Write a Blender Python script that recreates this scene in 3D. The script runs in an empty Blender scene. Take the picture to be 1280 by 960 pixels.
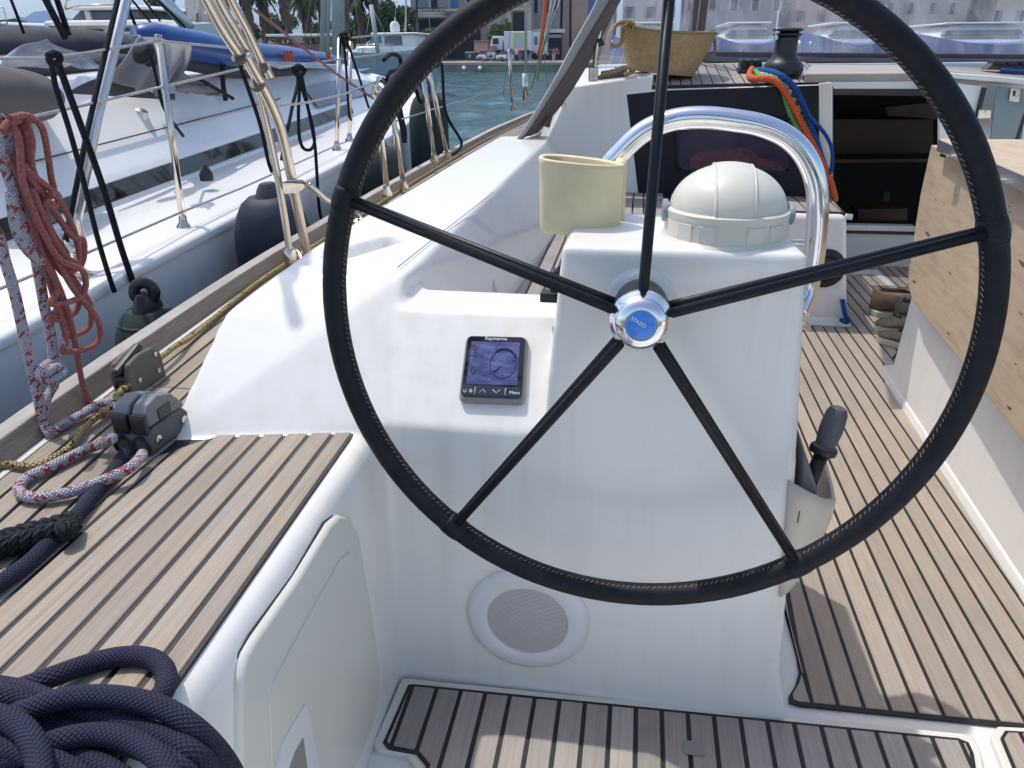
import bpy, bmesh, math, random
import numpy as np
from mathutils import Vector, Matrix, noise
random.seed(7)
rad = math.radians
SC = bpy.context.scene
COL = SC.collection

# ------------------------------------------------------------------ camera, sky, sun, exposure
F_PX, PW, PH = 935.0, 1280.0, 960.0
YAW, PITCH, ROLL = .162, .420, -.0055
CAM = np.array([-.016, -.90, 1.30])
_cy, _sy, _cp, _sp = math.cos(YAW), math.sin(YAW), math.cos(PITCH), math.sin(PITCH)
_w = np.array([-_sy*_cp, _cy*_cp, -_sp]); _r0 = np.array([_cy, _sy, 0.]); _u0 = np.cross(_r0, _w)
_r = math.cos(ROLL)*_r0 + math.sin(ROLL)*_u0
_u = -math.sin(ROLL)*_r0 + math.cos(ROLL)*_u0
cam_d = bpy.data.cameras.new('camera'); cam = bpy.data.objects.new('camera', cam_d); COL.objects.link(cam)
cam_d.sensor_width = 36.0; cam_d.lens = F_PX/PW*36.0
cam_d.clip_start = .02; cam_d.clip_end = 20000
M = Matrix.Identity(4)
for i in range(3):
    M[i][0] = _r[i]; M[i][1] = _u[i]; M[i][2] = -_w[i]; M[i][3] = CAM[i]
cam.matrix_world = M
SC.camera = cam

SUN_DIR = Vector((-.38, .22, 1.0)).normalized()        # towards the sun
elev = math.asin(SUN_DIR.z)
world = bpy.data.worlds.new('World'); SC.world = world; world.use_nodes = True
wn = world.node_tree; bg = wn.nodes['Background']
sky = wn.nodes.new('ShaderNodeTexSky'); sky.sky_type = 'NISHITA'; sky.sun_disc = False
sky.sun_elevation = elev; sky.sun_rotation = math.atan2(SUN_DIR.x, SUN_DIR.y)
sky.air_density = 1.0; sky.dust_density = 2.0; sky.ozone_density = .7
wn.links.new(sky.outputs[0], bg.inputs[0]); bg.inputs[1].default_value = .15
sl = bpy.data.lights.new('sun', 'SUN'); sl.energy = 2.0; sl.angle = rad(.8); sl.color = (1, .955, .89)
sun = bpy.data.objects.new('sun', sl); COL.objects.link(sun)
sun.rotation_euler = (-SUN_DIR).to_track_quat('-Z', 'Y').to_euler(); sun.location = (-5, 2, 12)
SC.view_settings.view_transform = 'Standard'; SC.view_settings.look = 'None'
SC.view_settings.exposure = .58; SC.view_settings.gamma = 1
SC.render.resolution_x, SC.render.resolution_y = 1024, 768
try:
    SC.cycles.max_bounces = 8; SC.cycles.transparent_max_bounces = 12
except Exception: pass

# a pixel of the photograph becomes a point on a real plane of the place
def ray(x, y): return _w + _r*(x-PW/2)/F_PX - _u*(y-PH/2)/F_PX
def Zp(x, y, z): d = ray(x, y); return CAM + d*(z-CAM[2])/d[2]
def Yp(x, y, v): d = ray(x, y); return CAM + d*(v-CAM[1])/d[1]
def Xp(x, y, v): d = ray(x, y); return CAM + d*(v-CAM[0])/d[0]

# ------------------------------------------------------------------ object helpers
WLOC = {}
def link(o): COL.objects.link(o); return o
def tag(o, label=None, cat=None, group=None, kind=None):
    if label: o['label'] = label
    if cat: o['category'] = cat
    if group: o['group'] = group
    if kind: o['kind'] = kind
    return o
def thing(name, label, cat, loc, group=None, kind=None):
    o = bpy.data.objects.new(name, None); link(o)
    o.empty_display_size = .05
    o.location = Vector(loc); WLOC[o.name] = Vector(loc)
    return tag(o, label, cat, group, kind)
def mesh(name, V, Fc, mat, parent=None, smooth=False, uv=None, loc=None, mats=None, fmat=None):
    V = np.asarray(V, float).reshape(-1, 3)
    if parent is not None: L = WLOC[parent.name]
    elif loc is not None: L = Vector(loc)
    else:
        mn, mx = V.min(0), V.max(0); L = Vector(((mn[0]+mx[0])/2, (mn[1]+mx[1])/2, mn[2]))
    me = bpy.data.meshes.new(name)
    me.from_pydata((V-np.array(L)).tolist(), [], [list(f) for f in Fc])
    if uv is not None:
        ul = me.uv_layers.new(name='UVMap')
        li = np.zeros(len(me.loops), dtype=np.int32); me.loops.foreach_get('vertex_index', li)
        if callable(uv): ul.data.foreach_set('uv', np.asarray(uv(me, li), np.float32).ravel())
        else: ul.data.foreach_set('uv', np.asarray(uv, np.float32)[li].ravel())
    for m in (mats or [mat]): me.materials.append(m)
    if fmat is not None: me.polygons.foreach_set('material_index', np.asarray(fmat, np.int32))
    if smooth:
        me.polygons.foreach_set('use_smooth', np.ones(len(me.polygons), bool))
    me.update()
    o = bpy.data.objects.new(name, me); link(o)
    if parent is not None:
        o.parent = parent; WLOC[o.name] = WLOC[parent.name]
    else:
        o.location = L; WLOC[o.name] = L
    return o
def bevel(o, w, seg=3, ang=35, smooth=True):
    m = o.modifiers.new('bevel', 'BEVEL'); m.width = w; m.segments = seg
    m.limit_method = 'ANGLE'; m.angle_limit = rad(ang)
    if smooth:
        for p in o.data.polygons: p.use_smooth = True
        n = o.modifiers.new('wn', 'WEIGHTED_NORMAL'); n.keep_sharp = False
    return o
def hull(pts):
    bm = bmesh.new()
    for p in pts: bm.verts.new(Vector(p))
    r = bmesh.ops.convex_hull(bm, input=bm.verts)
    bmesh.ops.delete(bm, geom=[v for v in bm.verts if not v.link_faces], context='VERTS')
    bmesh.ops.dissolve_limit(bm, angle_limit=rad(1), verts=bm.verts, edges=bm.edges)
    bmesh.ops.recalc_face_normals(bm, faces=bm.faces)
    bm.verts.index_update()
    V = [tuple(v.co) for v in bm.verts]; Fc = [[v.index for v in f.verts] for f in bm.faces]
    bm.free(); return V, Fc
def box(a, b):
    return hull([(x, y, z) for x in (a[0], b[0]) for y in (a[1], b[1]) for z in (a[2], b[2])])
def join(*parts):
    V, Fc = [], []
    for v, f in parts:
        n = len(V); V += [tuple(p) for p in v]; Fc += [[i+n for i in q] for q in f]
    return V, Fc
def frame_box(c, ex, ey, ez, sx, sy, sz):
    c = np.array(c, float); ex, ey, ez = [np.array(e, float) for e in (ex, ey, ez)]
    return hull([c+ex*i*sx/2+ey*j*sy/2+ez*k*sz/2 for i in (-1, 1) for j in (-1, 1) for k in (-1, 1)])
def prism(poly, d):
    """planar 3-D polygon pushed along vector d"""
    P = [np.array(p, float) for p in poly]; n = len(P); d = np.array(d, float)
    V = P + [p+d for p in P]
    Fc = [list(range(n))[::-1], list(range(n, 2*n))] + [[i, (i+1) % n, n+(i+1) % n, n+i] for i in range(n)]
    bm = bmesh.new(); vs = [bm.verts.new(Vector(v)) for v in V]
    for f in Fc: bm.faces.new([vs[i] for i in f])
    bmesh.ops.recalc_face_normals(bm, faces=bm.faces); bm.verts.index_update()
    Fc = [[v.index for v in f.verts] for f in bm.faces]; bm.free()
    return V, Fc
def spline(P, n=8, closed=False):
    P = [np.array(p, float) for p in P]; m = len(P); out = []
    rng = range(m if closed else m-1)
    for i in rng:
        if closed: a, b, c, d = P[(i-1) % m], P[i], P[(i+1) % m], P[(i+2) % m]
        else: a, b, c, d = P[max(i-1, 0)], P[i], P[i+1], P[min(i+2, m-1)]
        for k in range(n):
            t = k/n
            out.append(.5*((2*b)+(-a+c)*t+(2*a-5*b+4*c-d)*t*t+(-a+3*b-3*c+d)*t**3))
    if not closed: out.append(P[-1])
    return out
def sweep(P, r, seg=10, closed=False, caps=True, sx=1.0, up=None):
    """tube along a polyline, returns V, F, UV (u round, v metres/circumference)"""
    P = np.array(P, float); n = len(P)
    R_ = np.full(n, r) if np.isscalar(r) else np.array(r, float)
    if len(R_) != n: R_ = np.interp(np.linspace(0, 1, n), np.linspace(0, 1, len(R_)), R_)
    if closed: T = np.roll(P, -1, 0)-np.roll(P, 1, 0)
    else: T = np.gradient(P, axis=0)
    T /= np.linalg.norm(T, axis=1)[:, None]+1e-12
    a = np.array(up if up is not None else ((0, 0, 1) if abs(T[0][2]) < .9 else (1, 0, 0)), float)
    N = a-T[0]*(a@T[0]); N /= np.linalg.norm(N)
    Ns = [N]
    for i in range(1, n):
        v = Ns[-1]-T[i]*(Ns[-1]@T[i]); Ns.append(v/(np.linalg.norm(v)+1e-12))
    Ns = np.array(Ns); Bs = np.cross(T, Ns)
    L = np.concatenate([[0], np.cumsum(np.linalg.norm(np.diff(P, axis=0), axis=1))])
    V, UV, Fc = [], [], []
    rings = n+(1 if closed else 0)
    tot = L[-1]+(np.linalg.norm(P[0]-P[-1]) if closed else 0)
    rm = float(R_.mean())
    for i in range(rings):
        j = i % n
        for k in range(seg+1):
            th = 2*math.pi*k/seg
            V.append(P[j]+R_[j]*(math.cos(th)*Ns[j]*sx+math.sin(th)*Bs[j]))
            UV.append((k/seg, (L[j] if i < n else tot)/(2*math.pi*rm)))
    s1 = seg+1
    for i in range(rings-1):
        for k in range(seg):
            Fc.append([i*s1+k, i*s1+k+1, (i+1)*s1+k+1, (i+1)*s1+k])
    if caps and not closed:
        for i, rev in ((0, True), (rings-1, False)):
            c = len(V); V.append(P[i]); UV.append((.5, UV[i*s1][1]))
            for k in range(seg):
                f = [c, i*s1+k, i*s1+k+1]; Fc.append(f[::-1] if rev else f)
    return V, Fc, UV
def tube(name, P, r, mat, parent=None, seg=10, closed=False, n=0, caps=True, sx=1.0):
    if n: P = spline(P, n, closed)
    V, Fc, UV = sweep(P, r, seg, closed, caps, sx)
    Fc = [f[::-1] for f in Fc]
    return mesh(name, V, Fc, mat, parent, True, UV)
def tubes(name, paths, r, mat, parent=None, seg=8, n=0, closed=False):
    V, Fc, UV = [], [], []
    for k, P in enumerate(paths):
        if n: P = spline(P, n, closed)
        a, b, c = sweep(P, r[k] if isinstance(r, (list, tuple)) else r, seg, closed); o = len(V)
        V += a; UV += c; Fc += [[i+o for i in f][::-1] for f in b]
    return mesh(name, V, Fc, mat, parent, True, UV)
def axes(n, up=(0, 0, 1)):
    n = np.array(n, float); n /= np.linalg.norm(n); up = np.array(up, float)
    if abs(n@up) > .98: up = np.array((0, 1, 0.))
    x = np.cross(up, n); x /= np.linalg.norm(x); return x, np.cross(n, x), n
def lathe_geo(c, n, prof, seg=32, sx=1., sy=1., up=(0, 0, 1)):
    """profile [(radius, height along n)] turned about n through c"""
    ex, ey, en = axes(n, up); c = np.array(c, float); V, Fc = [], []
    for (r, h) in prof:
        for k in range(seg):
            t = 2*math.pi*k/seg
            V.append(c+en*h+r*(math.cos(t)*ex*sx+math.sin(t)*ey*sy))
    for i in range(len(prof)-1):
        for k in range(seg):
            k2 = (k+1) % seg
            Fc.append([i*seg+k, i*seg+k2, (i+1)*seg+k2, (i+1)*seg+k])
    if prof[0][0] > 1e-6: Fc.append(list(range(seg))[::-1])
    if prof[-1][0] > 1e-6: Fc.append(list(range((len(prof)-1)*seg, len(prof)*seg)))
    return V, Fc
def lathe(name, c, n, prof, mat, parent=None, seg=32, sx=1., sy=1., up=(0, 0, 1), flat=None):
    V, Fc = lathe_geo(c, n, prof, seg, sx, sy, up)
    o = mesh(name, V, Fc, mat, parent, True)
    shade_angle(o, 40)
    return o
def shade_angle(o, deg=40):
    me = o.data
    bm = bmesh.new(); bm.from_mesh(me)
    bmesh.ops.remove_doubles(bm, verts=bm.verts, dist=1e-5)
    lim = rad(deg)
    for e in bm.edges:
        if len(e.link_faces) == 2: e.smooth = e.calc_face_angle(0) < lim
    for f in bm.faces: f.smooth = True
    bm.to_mesh(me); bm.free(); return o
def bx(name, a, b, mat, parent=None, bev=.004, seg=2):
    V, Fc = box(a, b); o = mesh(name, V, Fc, mat, parent)
    if bev: bevel(o, bev, seg)
    return o
def hl(name, pts, mat, parent=None, bev=.006, seg=3):
    V, Fc = hull(pts); o = mesh(name, V, Fc, mat, parent)
    if bev: bevel(o, bev, seg)
    return o
def grid(name, f, nu, nv, mat, parent=None, smooth=True, uv=True, loc=None):
    V = [f(i/nu, j/nv) for j in range(nv+1) for i in range(nu+1)]
    Fc = [[j*(nu+1)+i, j*(nu+1)+i+1, (j+1)*(nu+1)+i+1, (j+1)*(nu+1)+i] for j in range(nv) for i in range(nu)]
    UV = [(i/nu, j/nv) for j in range(nv+1) for i in range(nu+1)]
    return mesh(name, V, Fc, mat, parent, smooth, UV, loc)
def solidify(o, t, off=-1):
    m = o.modifiers.new('thick', 'SOLIDIFY'); m.thickness = t; m.offset = off; return o
def bake(o):
    """apply all modifiers of o"""
    dg = bpy.context.evaluated_depsgraph_get(); dg.update()
    me = bpy.data.meshes.new_from_object(o.evaluated_get(dg)); old = o.data
    o.modifiers.clear(); o.data = me; me.name = old.name; bpy.data.meshes.remove(old)
    return o
def moulded(name, solids, voxel, iters, mat, parent=None, post=None):
    """several overlapping solids become one moulding with rounded edges and fillets"""
    V, Fc = join(*solids)
    o = mesh(name, V, Fc, mat, parent)
    m = o.modifiers.new('r', 'REMESH'); m.mode = 'VOXEL'; m.voxel_size = voxel; m.use_smooth_shade = True
    s = o.modifiers.new('s', 'SMOOTH'); s.factor = .5; s.iterations = iters
    bake(o)
    me = o.data
    co = np.zeros(len(me.vertices)*3); me.vertices.foreach_get('co', co); co = co.reshape(-1, 3)
    if post:
        L = np.array(WLOC[o.name]); co = post(co+L)-L
        me.vertices.foreach_set('co', co.ravel())
    me.polygons.foreach_set('use_smooth', np.ones(len(me.polygons), bool)); me.update()
    return o
def clip(poly, axis, lim, keep_less):
    out = []; n = len(poly)
    for i in range(n):
        a, b = poly[i], poly[(i+1) % n]
        ia = (a[axis] <= lim) if keep_less else (a[axis] >= lim); ib = (b[axis] <= lim) if keep_less else (b[axis] >= lim)
        if ia: out.append(a)
        if ia != ib:
            t = (lim-a[axis])/(b[axis]-a[axis]); out.append((a[0]+(b[0]-a[0])*t, a[1]+(b[1]-a[1])*t))
    return out
def planks(parent, poly, us, zt, th, gap, mat, frame=None, axis=0, name='plank', zf=None):
    """cut polygon into boards between successive seam positions us; each board its own object"""
    mk = []
    for a, b in zip(us[:-1], us[1:]):
        p = clip(clip(poly, axis, a+gap/2, False), axis, b-gap/2, True)
        q = []
        for pt in p:
            if not q or abs(pt[0]-q[-1][0])+abs(pt[1]-q[-1][1]) > 1e-4: q.append(pt)
        if len(q) > 2 and abs(q[0][0]-q[-1][0])+abs(q[0][1]-q[-1][1]) < 1e-4: q.pop()
        if len(q) < 3: continue
        ar = abs(sum(q[i][0]*q[(i+1) % len(q)][1]-q[(i+1) % len(q)][0]*q[i][1] for i in range(len(q))))/2
        if ar < 2e-5: continue
        dz = random.uniform(-.0006, .0006)
        if frame: P = [frame(x, y, zt+dz) for x, y in q]; d = np.array(frame(0, 0, -th))-np.array(frame(0, 0, 0))
        else:
            P = [(x, y, (zf(x, y) if zf else zt)+dz) for x, y in q]; d = (0, 0, -th)
        V, Fc = prism(P, d)
        o = mesh(name, V, Fc, mat, parent); bevel(o, .0012, 1, smooth=False); mk.append(o)
    return mk
def text(name, s, size, mat, parent, c, ex, ey, ext=.0004, align='CENTER'):
    cu = bpy.data.curves.new(name, 'FONT'); cu.body = s; cu.size = size; cu.extrude = ext
    cu.align_x = align; cu.align_y = 'CENTER'
    t = bpy.data.objects.new(name, cu); link(t)
    dg = bpy.context.evaluated_depsgraph_get(); dg.update()
    me = bpy.data.meshes.new_from_object(t.evaluated_get(dg)); bpy.data.objects.remove(t); bpy.data.curves.remove(cu)
    ex = np.array(ex, float); ey = np.array(ey, float); ex /= np.linalg.norm(ex); ey /= np.linalg.norm(ey); ez = np.cross(ex, ey)
    V = [np.array(c)+ex*v.co.x+ey*v.co.y+ez*v.co.z for v in me.vertices]; Fc = [list(p.vertices) for p in me.polygons]
    bpy.data.meshes.remove(me)
    return mesh(name, V, Fc, mat, parent)
def copy_tree(o, off, label=None, parent=None):
    c = o.copy(); link(c); c.parent = parent
    if parent is None:
        c.location = o.location+Vector(off); WLOC[c.name] = WLOC[o.name]+Vector(off)
        if label: c['label'] = label
    for ch in list(o.children): copy_tree(ch, (0, 0, 0), None, c)
    return c
# ------------------------------------------------------------------ materials
class NT:
    def __init__(s, name):
        s.m = bpy.data.materials.new(name); s.m.use_nodes = True; s.t = s.m.node_tree; s.t.nodes.clear()
        s.out = s.n('ShaderNodeOutputMaterial')
    def n(s, typ, **k):
        x = s.t.nodes.new(typ)
        for a, b in k.items(): setattr(x, a, b)
        return x
    def l(s, a, b): s.t.links.new(a, b)
    def set(s, sock, v):
        if isinstance(v, bpy.types.NodeSocket): s.l(v, sock)
        else:
            if isinstance(v, tuple) and len(v) == 3 and sock.type == 'RGBA': v = v+(1,)
            sock.default_value = v
    def math(s, op, a, b=0., c=0., clamp=False):
        x = s.n('ShaderNodeMath', operation=op, use_clamp=clamp)
        for i, v in enumerate((a, b, c)): s.set(x.inputs[i], v)
        return x.outputs[0]
    def vmath(s, op, a, b):
        x = s.n('ShaderNodeVectorMath', operation=op); s.set(x.inputs[0], a); s.set(x.inputs[1], b); return x.outputs[0]
    def mix(s, f, a, b):
        x = s.n('ShaderNodeMix', data_type='RGBA'); s.set(x.inputs[0], f); s.set(x.inputs[6], a); s.set(x.inputs[7], b); return x.outputs[2]
    def noise(s, v, scale, detail=4., rough=.55, dist=0.):
        x = s.n('ShaderNodeTexNoise'); s.set(x.inputs['Vector'], v); x.inputs['Scale'].default_value = scale
        x.inputs['Detail'].default_value = detail; x.inputs['Roughness'].default_value = rough; x.inputs['Distortion'].default_value = dist
        return x.outputs[0]
    def ramp(s, f, stops):
        x = s.n('ShaderNodeValToRGB'); s.set(x.inputs[0], f); e = x.color_ramp.elements
        while len(e) < len(stops): e.new(.5)
        for i, (p, c) in enumerate(stops):
            e[i].position = p; e[i].color = (c if isinstance(c, tuple) else (c, c, c))+(1,)
        return x.outputs[0]
    def coord(s, what='Object'): return s.n('ShaderNodeTexCoord').outputs[what]
    def rnd(s): return s.n('ShaderNodeObjectInfo').outputs['Random']
    def scale(s, v, sc): return s.vmath('MULTIPLY', v, sc)
    def bump(s, h, st=.3, d=.01):
        x = s.n('ShaderNodeBump'); s.set(x.inputs['Height'], h); x.inputs['Strength'].default_value = st; x.inputs['Distance'].default_value = d
        return x.outputs[0]
    def pbr(s, col, rough=.5, metal=0., normal=None, coat=0., **k):
        b = s.n('ShaderNodeBsdfPrincipled'); s.set(b.inputs['Base Color'], col); s.set(b.inputs['Roughness'], rough)
        s.set(b.inputs['Metallic'], metal); b.inputs['Coat Weight'].default_value = coat
        if normal is not None: s.l(normal, b.inputs['Normal'])
        for a, v in k.items(): s.set(b.inputs[a.replace('_', ' ')], v)
        s.l(b.outputs[0], s.out.inputs[0]); s.b = b; return s
MAT = {}
def plain(name, col, rough=.5, metal=0., coat=0., var=.06, scale=6., bump=0., bscale=200., **k):
    """a surface colour with slight wear: low-frequency tint, roughness change and fine relief"""
    t = NT(name); v = t.coord()
    f = t.noise(v, scale, 5, .6)
    lo = tuple(c*(1-var) for c in col); hi = tuple(min(1, c*(1+var)) for c in col)
    c = t.ramp(f, [(.3, lo), (.7, hi)])
    r = t.math('ADD', t.math('MULTIPLY', t.noise(v, scale*3, 4), .16), max(0, rough-.08))
    nm = t.bump(t.noise(v, bscale, 3), bump, .002) if bump else None
    t.pbr(c, r, metal, nm, coat, **k); MAT[name] = t.m; return t.m
def teak(name, a, b, c, grain=(190, 3.6, 190), wear=.5):
    t = NT(name); v = t.coord(); rn = t.rnd()
    off = t.n('ShaderNodeCombineXYZ'); t.l(t.math('MULTIPLY', rn, 37.), off.inputs[0]); t.l(t.math('MULTIPLY', rn, 91.), off.inputs[1])
    v2 = t.vmath('ADD', v, off.outputs[0])
    g1 = t.noise(t.scale(v2, grain), 1., 6, .65, .4)
    g2 = t.noise(t.scale(v2, tuple(x*3.4 for x in grain)), 1., 3, .7)
    big = t.noise(v2, 3.1, 4, .6)
    col = t.ramp(t.math('ADD', t.math('MULTIPLY', g1, .7), t.math('MULTIPLY', g2, .3)), [(.30, a), (.5, b), (.72, c)])
    grey = t.mix(t.math('MULTIPLY', t.ramp(big, [(.42, 0.), (.68, 1.)]), wear), col, (.30, .262, .22))
    sp = t.ramp(t.noise(v2, 23., 3, .7), [(.68, 0.), (.78, 1.)])
    col = t.mix(t.math('ADD', t.math('MULTIPLY', sp, .28), t.math('MULTIPLY', t.ramp(t.noise(v2, 1.7, 5, .65, .5), [(.56, 0.), (.70, 1.)]), .22)), grey, (.13, .105, .085))
    k = t.math('ADD', t.math('MULTIPLY', rn, .25), .865)
    hs = t.n('ShaderNodeHueSaturation'); t.l(col, hs.inputs['Color']); t.l(k, hs.inputs['Value'])
    h = t.math('ADD', t.math('MULTIPLY', g2, .6), t.math('MULTIPLY', g1, .5))
    t.pbr(hs.outputs[0], t.math('ADD', t.math('MULTIPLY', g1, .2), .55), 0, t.bump(h, .35, .0025), Specular_IOR_Level=.3)
    MAT[name] = t.m; return t.m
teak('teak_sole', (.295, .235, .185), (.395, .33, .268), (.475, .405, .338), wear=.45)
teak('teak_seat', (.225, .18, .132), (.325, .268, .205), (.405, .345, .275), wear=.5)
teak('teak_dark', (.28, .245, .215), (.38, .335, .295), (.47, .42, .375), wear=.55)
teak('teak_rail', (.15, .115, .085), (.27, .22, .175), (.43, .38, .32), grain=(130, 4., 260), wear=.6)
teak('teak_rail_top_lit', (.30, .27, .23), (.42, .385, .34), (.52, .48, .43), grain=(130, 4., 130), wear=.6)  # paler copy for the top face: weathered, with sunlight painted into the colour
teak('table_wood', (.40, .285, .185), (.53, .395, .265), (.61, .47, .335), grain=(14, 5, 40), wear=.25)
def gelcoat(name, col, streak=.5, rough=.3, dirt=(.55, .50, .40)):
    t = NT(name); v = t.coord()
    st = t.noise(t.scale(v, (22, 22, 1.2)), 1., 5, .6)
    bl = t.noise(v, 2.4, 5, .6); sp = t.noise(v, 90., 2, .5)
    f = t.math('MULTIPLY', t.ramp(t.math('MULTIPLY', st, t.math('ADD', bl, .5)), [(.48, 0.), (.85, 1.)]), streak*.35)
    c = t.mix(f, col, dirt)
    c = t.mix(t.math('MULTIPLY', t.ramp(sp, [(.74, 0.), (.78, 1.)]), .22), c, (.35, .32, .28))
    sc2 = t.noise(t.scale(v, (9, 150, 60)), 1., 3, .6); sm = t.noise(v, 6., 4, .6)
    c = t.mix(t.math('MULTIPLY', t.ramp(t.math('MULTIPLY', sc2, t.math('ADD', sm, .45)), [(.60, 0.), (.72, 1.)]), .07), c, (.42, .40, .36))
    c = t.mix(t.math('MULTIPLY', t.ramp(t.noise(v, 3.3, 6, .7, 1.), [(.55, 0.), (.75, 1.)]), .07), c, dirt)
    r = t.math('ADD', t.math('MULTIPLY', bl, .22), rough-.1)
    t.pbr(c, r, 0, t.bump(t.noise(v, 7., 2), .03, .01), .25, Coat_Roughness=.12); MAT[name] = t.m; return t.m
gelcoat('gelcoat', (.80, .785, .74), .9); gelcoat('gelcoat_far', (.82, .82, .80), .4)
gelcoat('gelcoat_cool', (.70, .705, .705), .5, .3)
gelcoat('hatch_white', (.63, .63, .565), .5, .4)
gelcoat('cream_edge', (.73, .71, .64), .5, .4)
gelcoat('compass_white', (.66, .635, .545), .5, .38)
gelcoat('throttle_cream', (.60, .54, .44), .6, .4, (.42, .33, .22))
plain('caulk', (.012, .012, .014), .55, bump=.2)
plain('steel', (.66, .60, .52), .17, 1., var=.12, scale=14)
plain('chrome', (.78, .78, .80), .10, 1., var=.05, scale=20)
plain('alu', (.60, .61, .63), .38, 1., var=.08, scale=9)
plain('alu_cream', (.68, .60, .49), .24, .85, var=.08, scale=5)
plain('wheel_leather', (.0075, .0085, .013), .5, var=.35, scale=30, bump=.4, bscale=420, Specular_IOR_Level=.22)
plain('wheel_paint', (.008, .009, .013), .42, var=.25, scale=40, bump=.1, Specular_IOR_Level=.25)
plain('stitch', (.24, .20, .155), .8)
plain('black_plastic', (.016, .016, .018), .42, var=.2, bump=.1)
plain('dark_plastic', (.035, .037, .042), .5, var=.15, bump=.15)
plain('clutch_lever', (.17, .175, .18), .55, var=.12, bump=.2)
plain('clutch_grey', (.085, .088, .09), .55, var=.15, bump=.2)
plain('clutch_olive', (.09, .088, .075), .55, var=.2, bump=.2)
plain('grip_grey', (.085, .095, .115), .6, var=.1, bump=.3)
plain('knob_grey', (.25, .28, .33), .5, var=.1)
plain('bezel_grey', (.24, .235, .21), .45, var=.08)
plain('screen_frame', (.010, .013, .022), .12, var=.1, coat=.5)
plain('button_panel', (.015, .025, .045), .35, var=.1)
plain('print_white', (.75, .77, .8), .5)
plain('print_gold', (.6, .45, .28), .45)
plain('print_dark', (.03, .035, .09), .5)
plain('hub_blue', (.02, .19, .62), .25, coat=.6, var=.08)
plain('pouch_cream', (.70, .61, .39), .55, var=.13, scale=9, bump=.15, bscale=60)
plain('pouch_inner', (.55, .42, .24), .7, var=.1)
plain('navy_gel', (.010, .012, .022), .38, var=.1, Specular_IOR_Level=.25)
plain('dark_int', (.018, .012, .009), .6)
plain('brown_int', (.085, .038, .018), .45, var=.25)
plain('acrylic_grey', (.17, .22, .24), .15, coat=.5, var=.06)
plain('canvas_brown', (.125, .105, .095), .85, var=.1, bump=.4, bscale=500)
plain('canvas_edge', (.33, .33, .33), .7, var=.08, bump=.3, bscale=400)
plain('canvas_piping', (.095, .055, .04), .8, var=.15)
plain('cover_grey', (.20, .195, .20), .9, var=.1, bump=.4, bscale=500)
plain('cover_dark', (.055, .058, .068), .9, var=.25, bump=.3, bscale=400)
plain('cover_brown', (.11, .10, .095), .9, var=.1, bump=.4, bscale=400)
plain('kayak_blue', (.004, .055, .235), .4, var=.12, coat=.2)
plain('kayak_grey', (.33, .40, .45), .45, var=.1)
plain('fender_navy', (.010, .018, .034), .62, var=.2, bump=.3, bscale=300)
plain('fender_green', (.014, .03, .028), .75, var=.3, bump=.5, bscale=300)
plain('fender_rib', (.022, .05, .035), .8, var=.3)
plain('black_rope', (.012, .013, .016), .75, var=.3, bump=.6, bscale=600)
plain('wire', (.50, .46, .42), .35, .8, var=.15, scale=30)
plain('window_dark', (.012, .013, .016), .12, coat=.5, var=.2)
plain('window_grey', (.10, .11, .13), .15, coat=.4, var=.2)
plain('glass_blue', (.10, .17, .24), .1, coat=.5, var=.15)
plain('straw', (.44, .29, .14), .8, var=.2, scale=40, bump=.6, bscale=220)
plain('winch_black', (.028, .03, .034), .42, .2, var=.15, scale=30)
plain('shoe_olive', (.20, .155, .095), .85, var=.2, scale=30, bump=.4, bscale=400)
plain('shoe_brown', (.16, .105, .072), .75, var=.25, scale=30, bump=.4, bscale=300)
plain('shoe_sole', (.48, .45, .34), .7, var=.1)
plain('shoe_lining', (.13, .065, .035), .8)
plain('lace', (.04, .035, .025), .8)
plain('hill_near', (.05, .07, .055), .95, var=.2, scale=.004); plain('hill_far', (.06, .08, .07), .95, var=.15, scale=.003)
plain('quay_stone', (.25, .235, .20), .9, var=.25, scale=.6, bump=.5, bscale=8)
plain('quay_edge', (.40, .36, .31), .9, var=.12, scale=.7)
plain('paving', (.34, .28, .235), .95, var=.1, scale=.4)
plain('wall_beige', (.42, .36, .315), .9, var=.08, scale=.4); plain('wall_mauve', (.36, .32, .34), .9, var=.08, scale=.4)
plain('wall_pink', (.47, .33, .27), .9, var=.07, scale=.4); plain('wall_cream', (.55, .50, .42), .9, var=.06, scale=.4)
plain('roof_tile', (.33, .15, .09), .9, var=.2, scale=2.)
plain('shutter_blue', (.08, .20, .36), .7); plain('awning', (.5, .46, .4), .9); plain('dark_gap', (.03, .028, .028), .8)
plain('van_white', (.72, .73, .74), .3, coat=.4); plain('ad_yellow', (.62, .58, .10), .5); plain('ad_blue', (.35, .55, .75), .5)
plain('tyre', (.02, .02, .02), .8); plain('bin_dark', (.035, .035, .04), .5); plain('car_white', (.66, .67, .7), .25, coat=.5)
plain('orange', (.72, .13, .045), .6, var=.15); plain('buoy_white', (.75, .75, .72), .5)
plain('bark', (.10, .075, .055), .95, var=.3, scale=3); plain('skirt', (.20, .125, .07), .95, var=.35, scale=3)
plain('skin', (.45, .27, .19), .6); plain('cloth_blue', (.10, .18, .36), .85); plain('cloth_dark', (.03, .03, .035), .9)
plain('cloth_white', (.6, .6, .6), .9); plain('cloth_red', (.4, .07, .06), .9); plain('hair', (.03, .02, .015), .8)
plain('orange_cloth', (.62, .21, .10), .9, var=.55, scale=26)
plain('boat_blue', (.03, .10, .33), .4, coat=.2)
def leaf(name, a, b):
    t = NT(name); c = t.mix(t.noise(t.coord(), .9, 3), a, b); t.pbr(c, .7, 0, None, 0., Specular_IOR_Level=.2); MAT[name] = t.m
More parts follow.
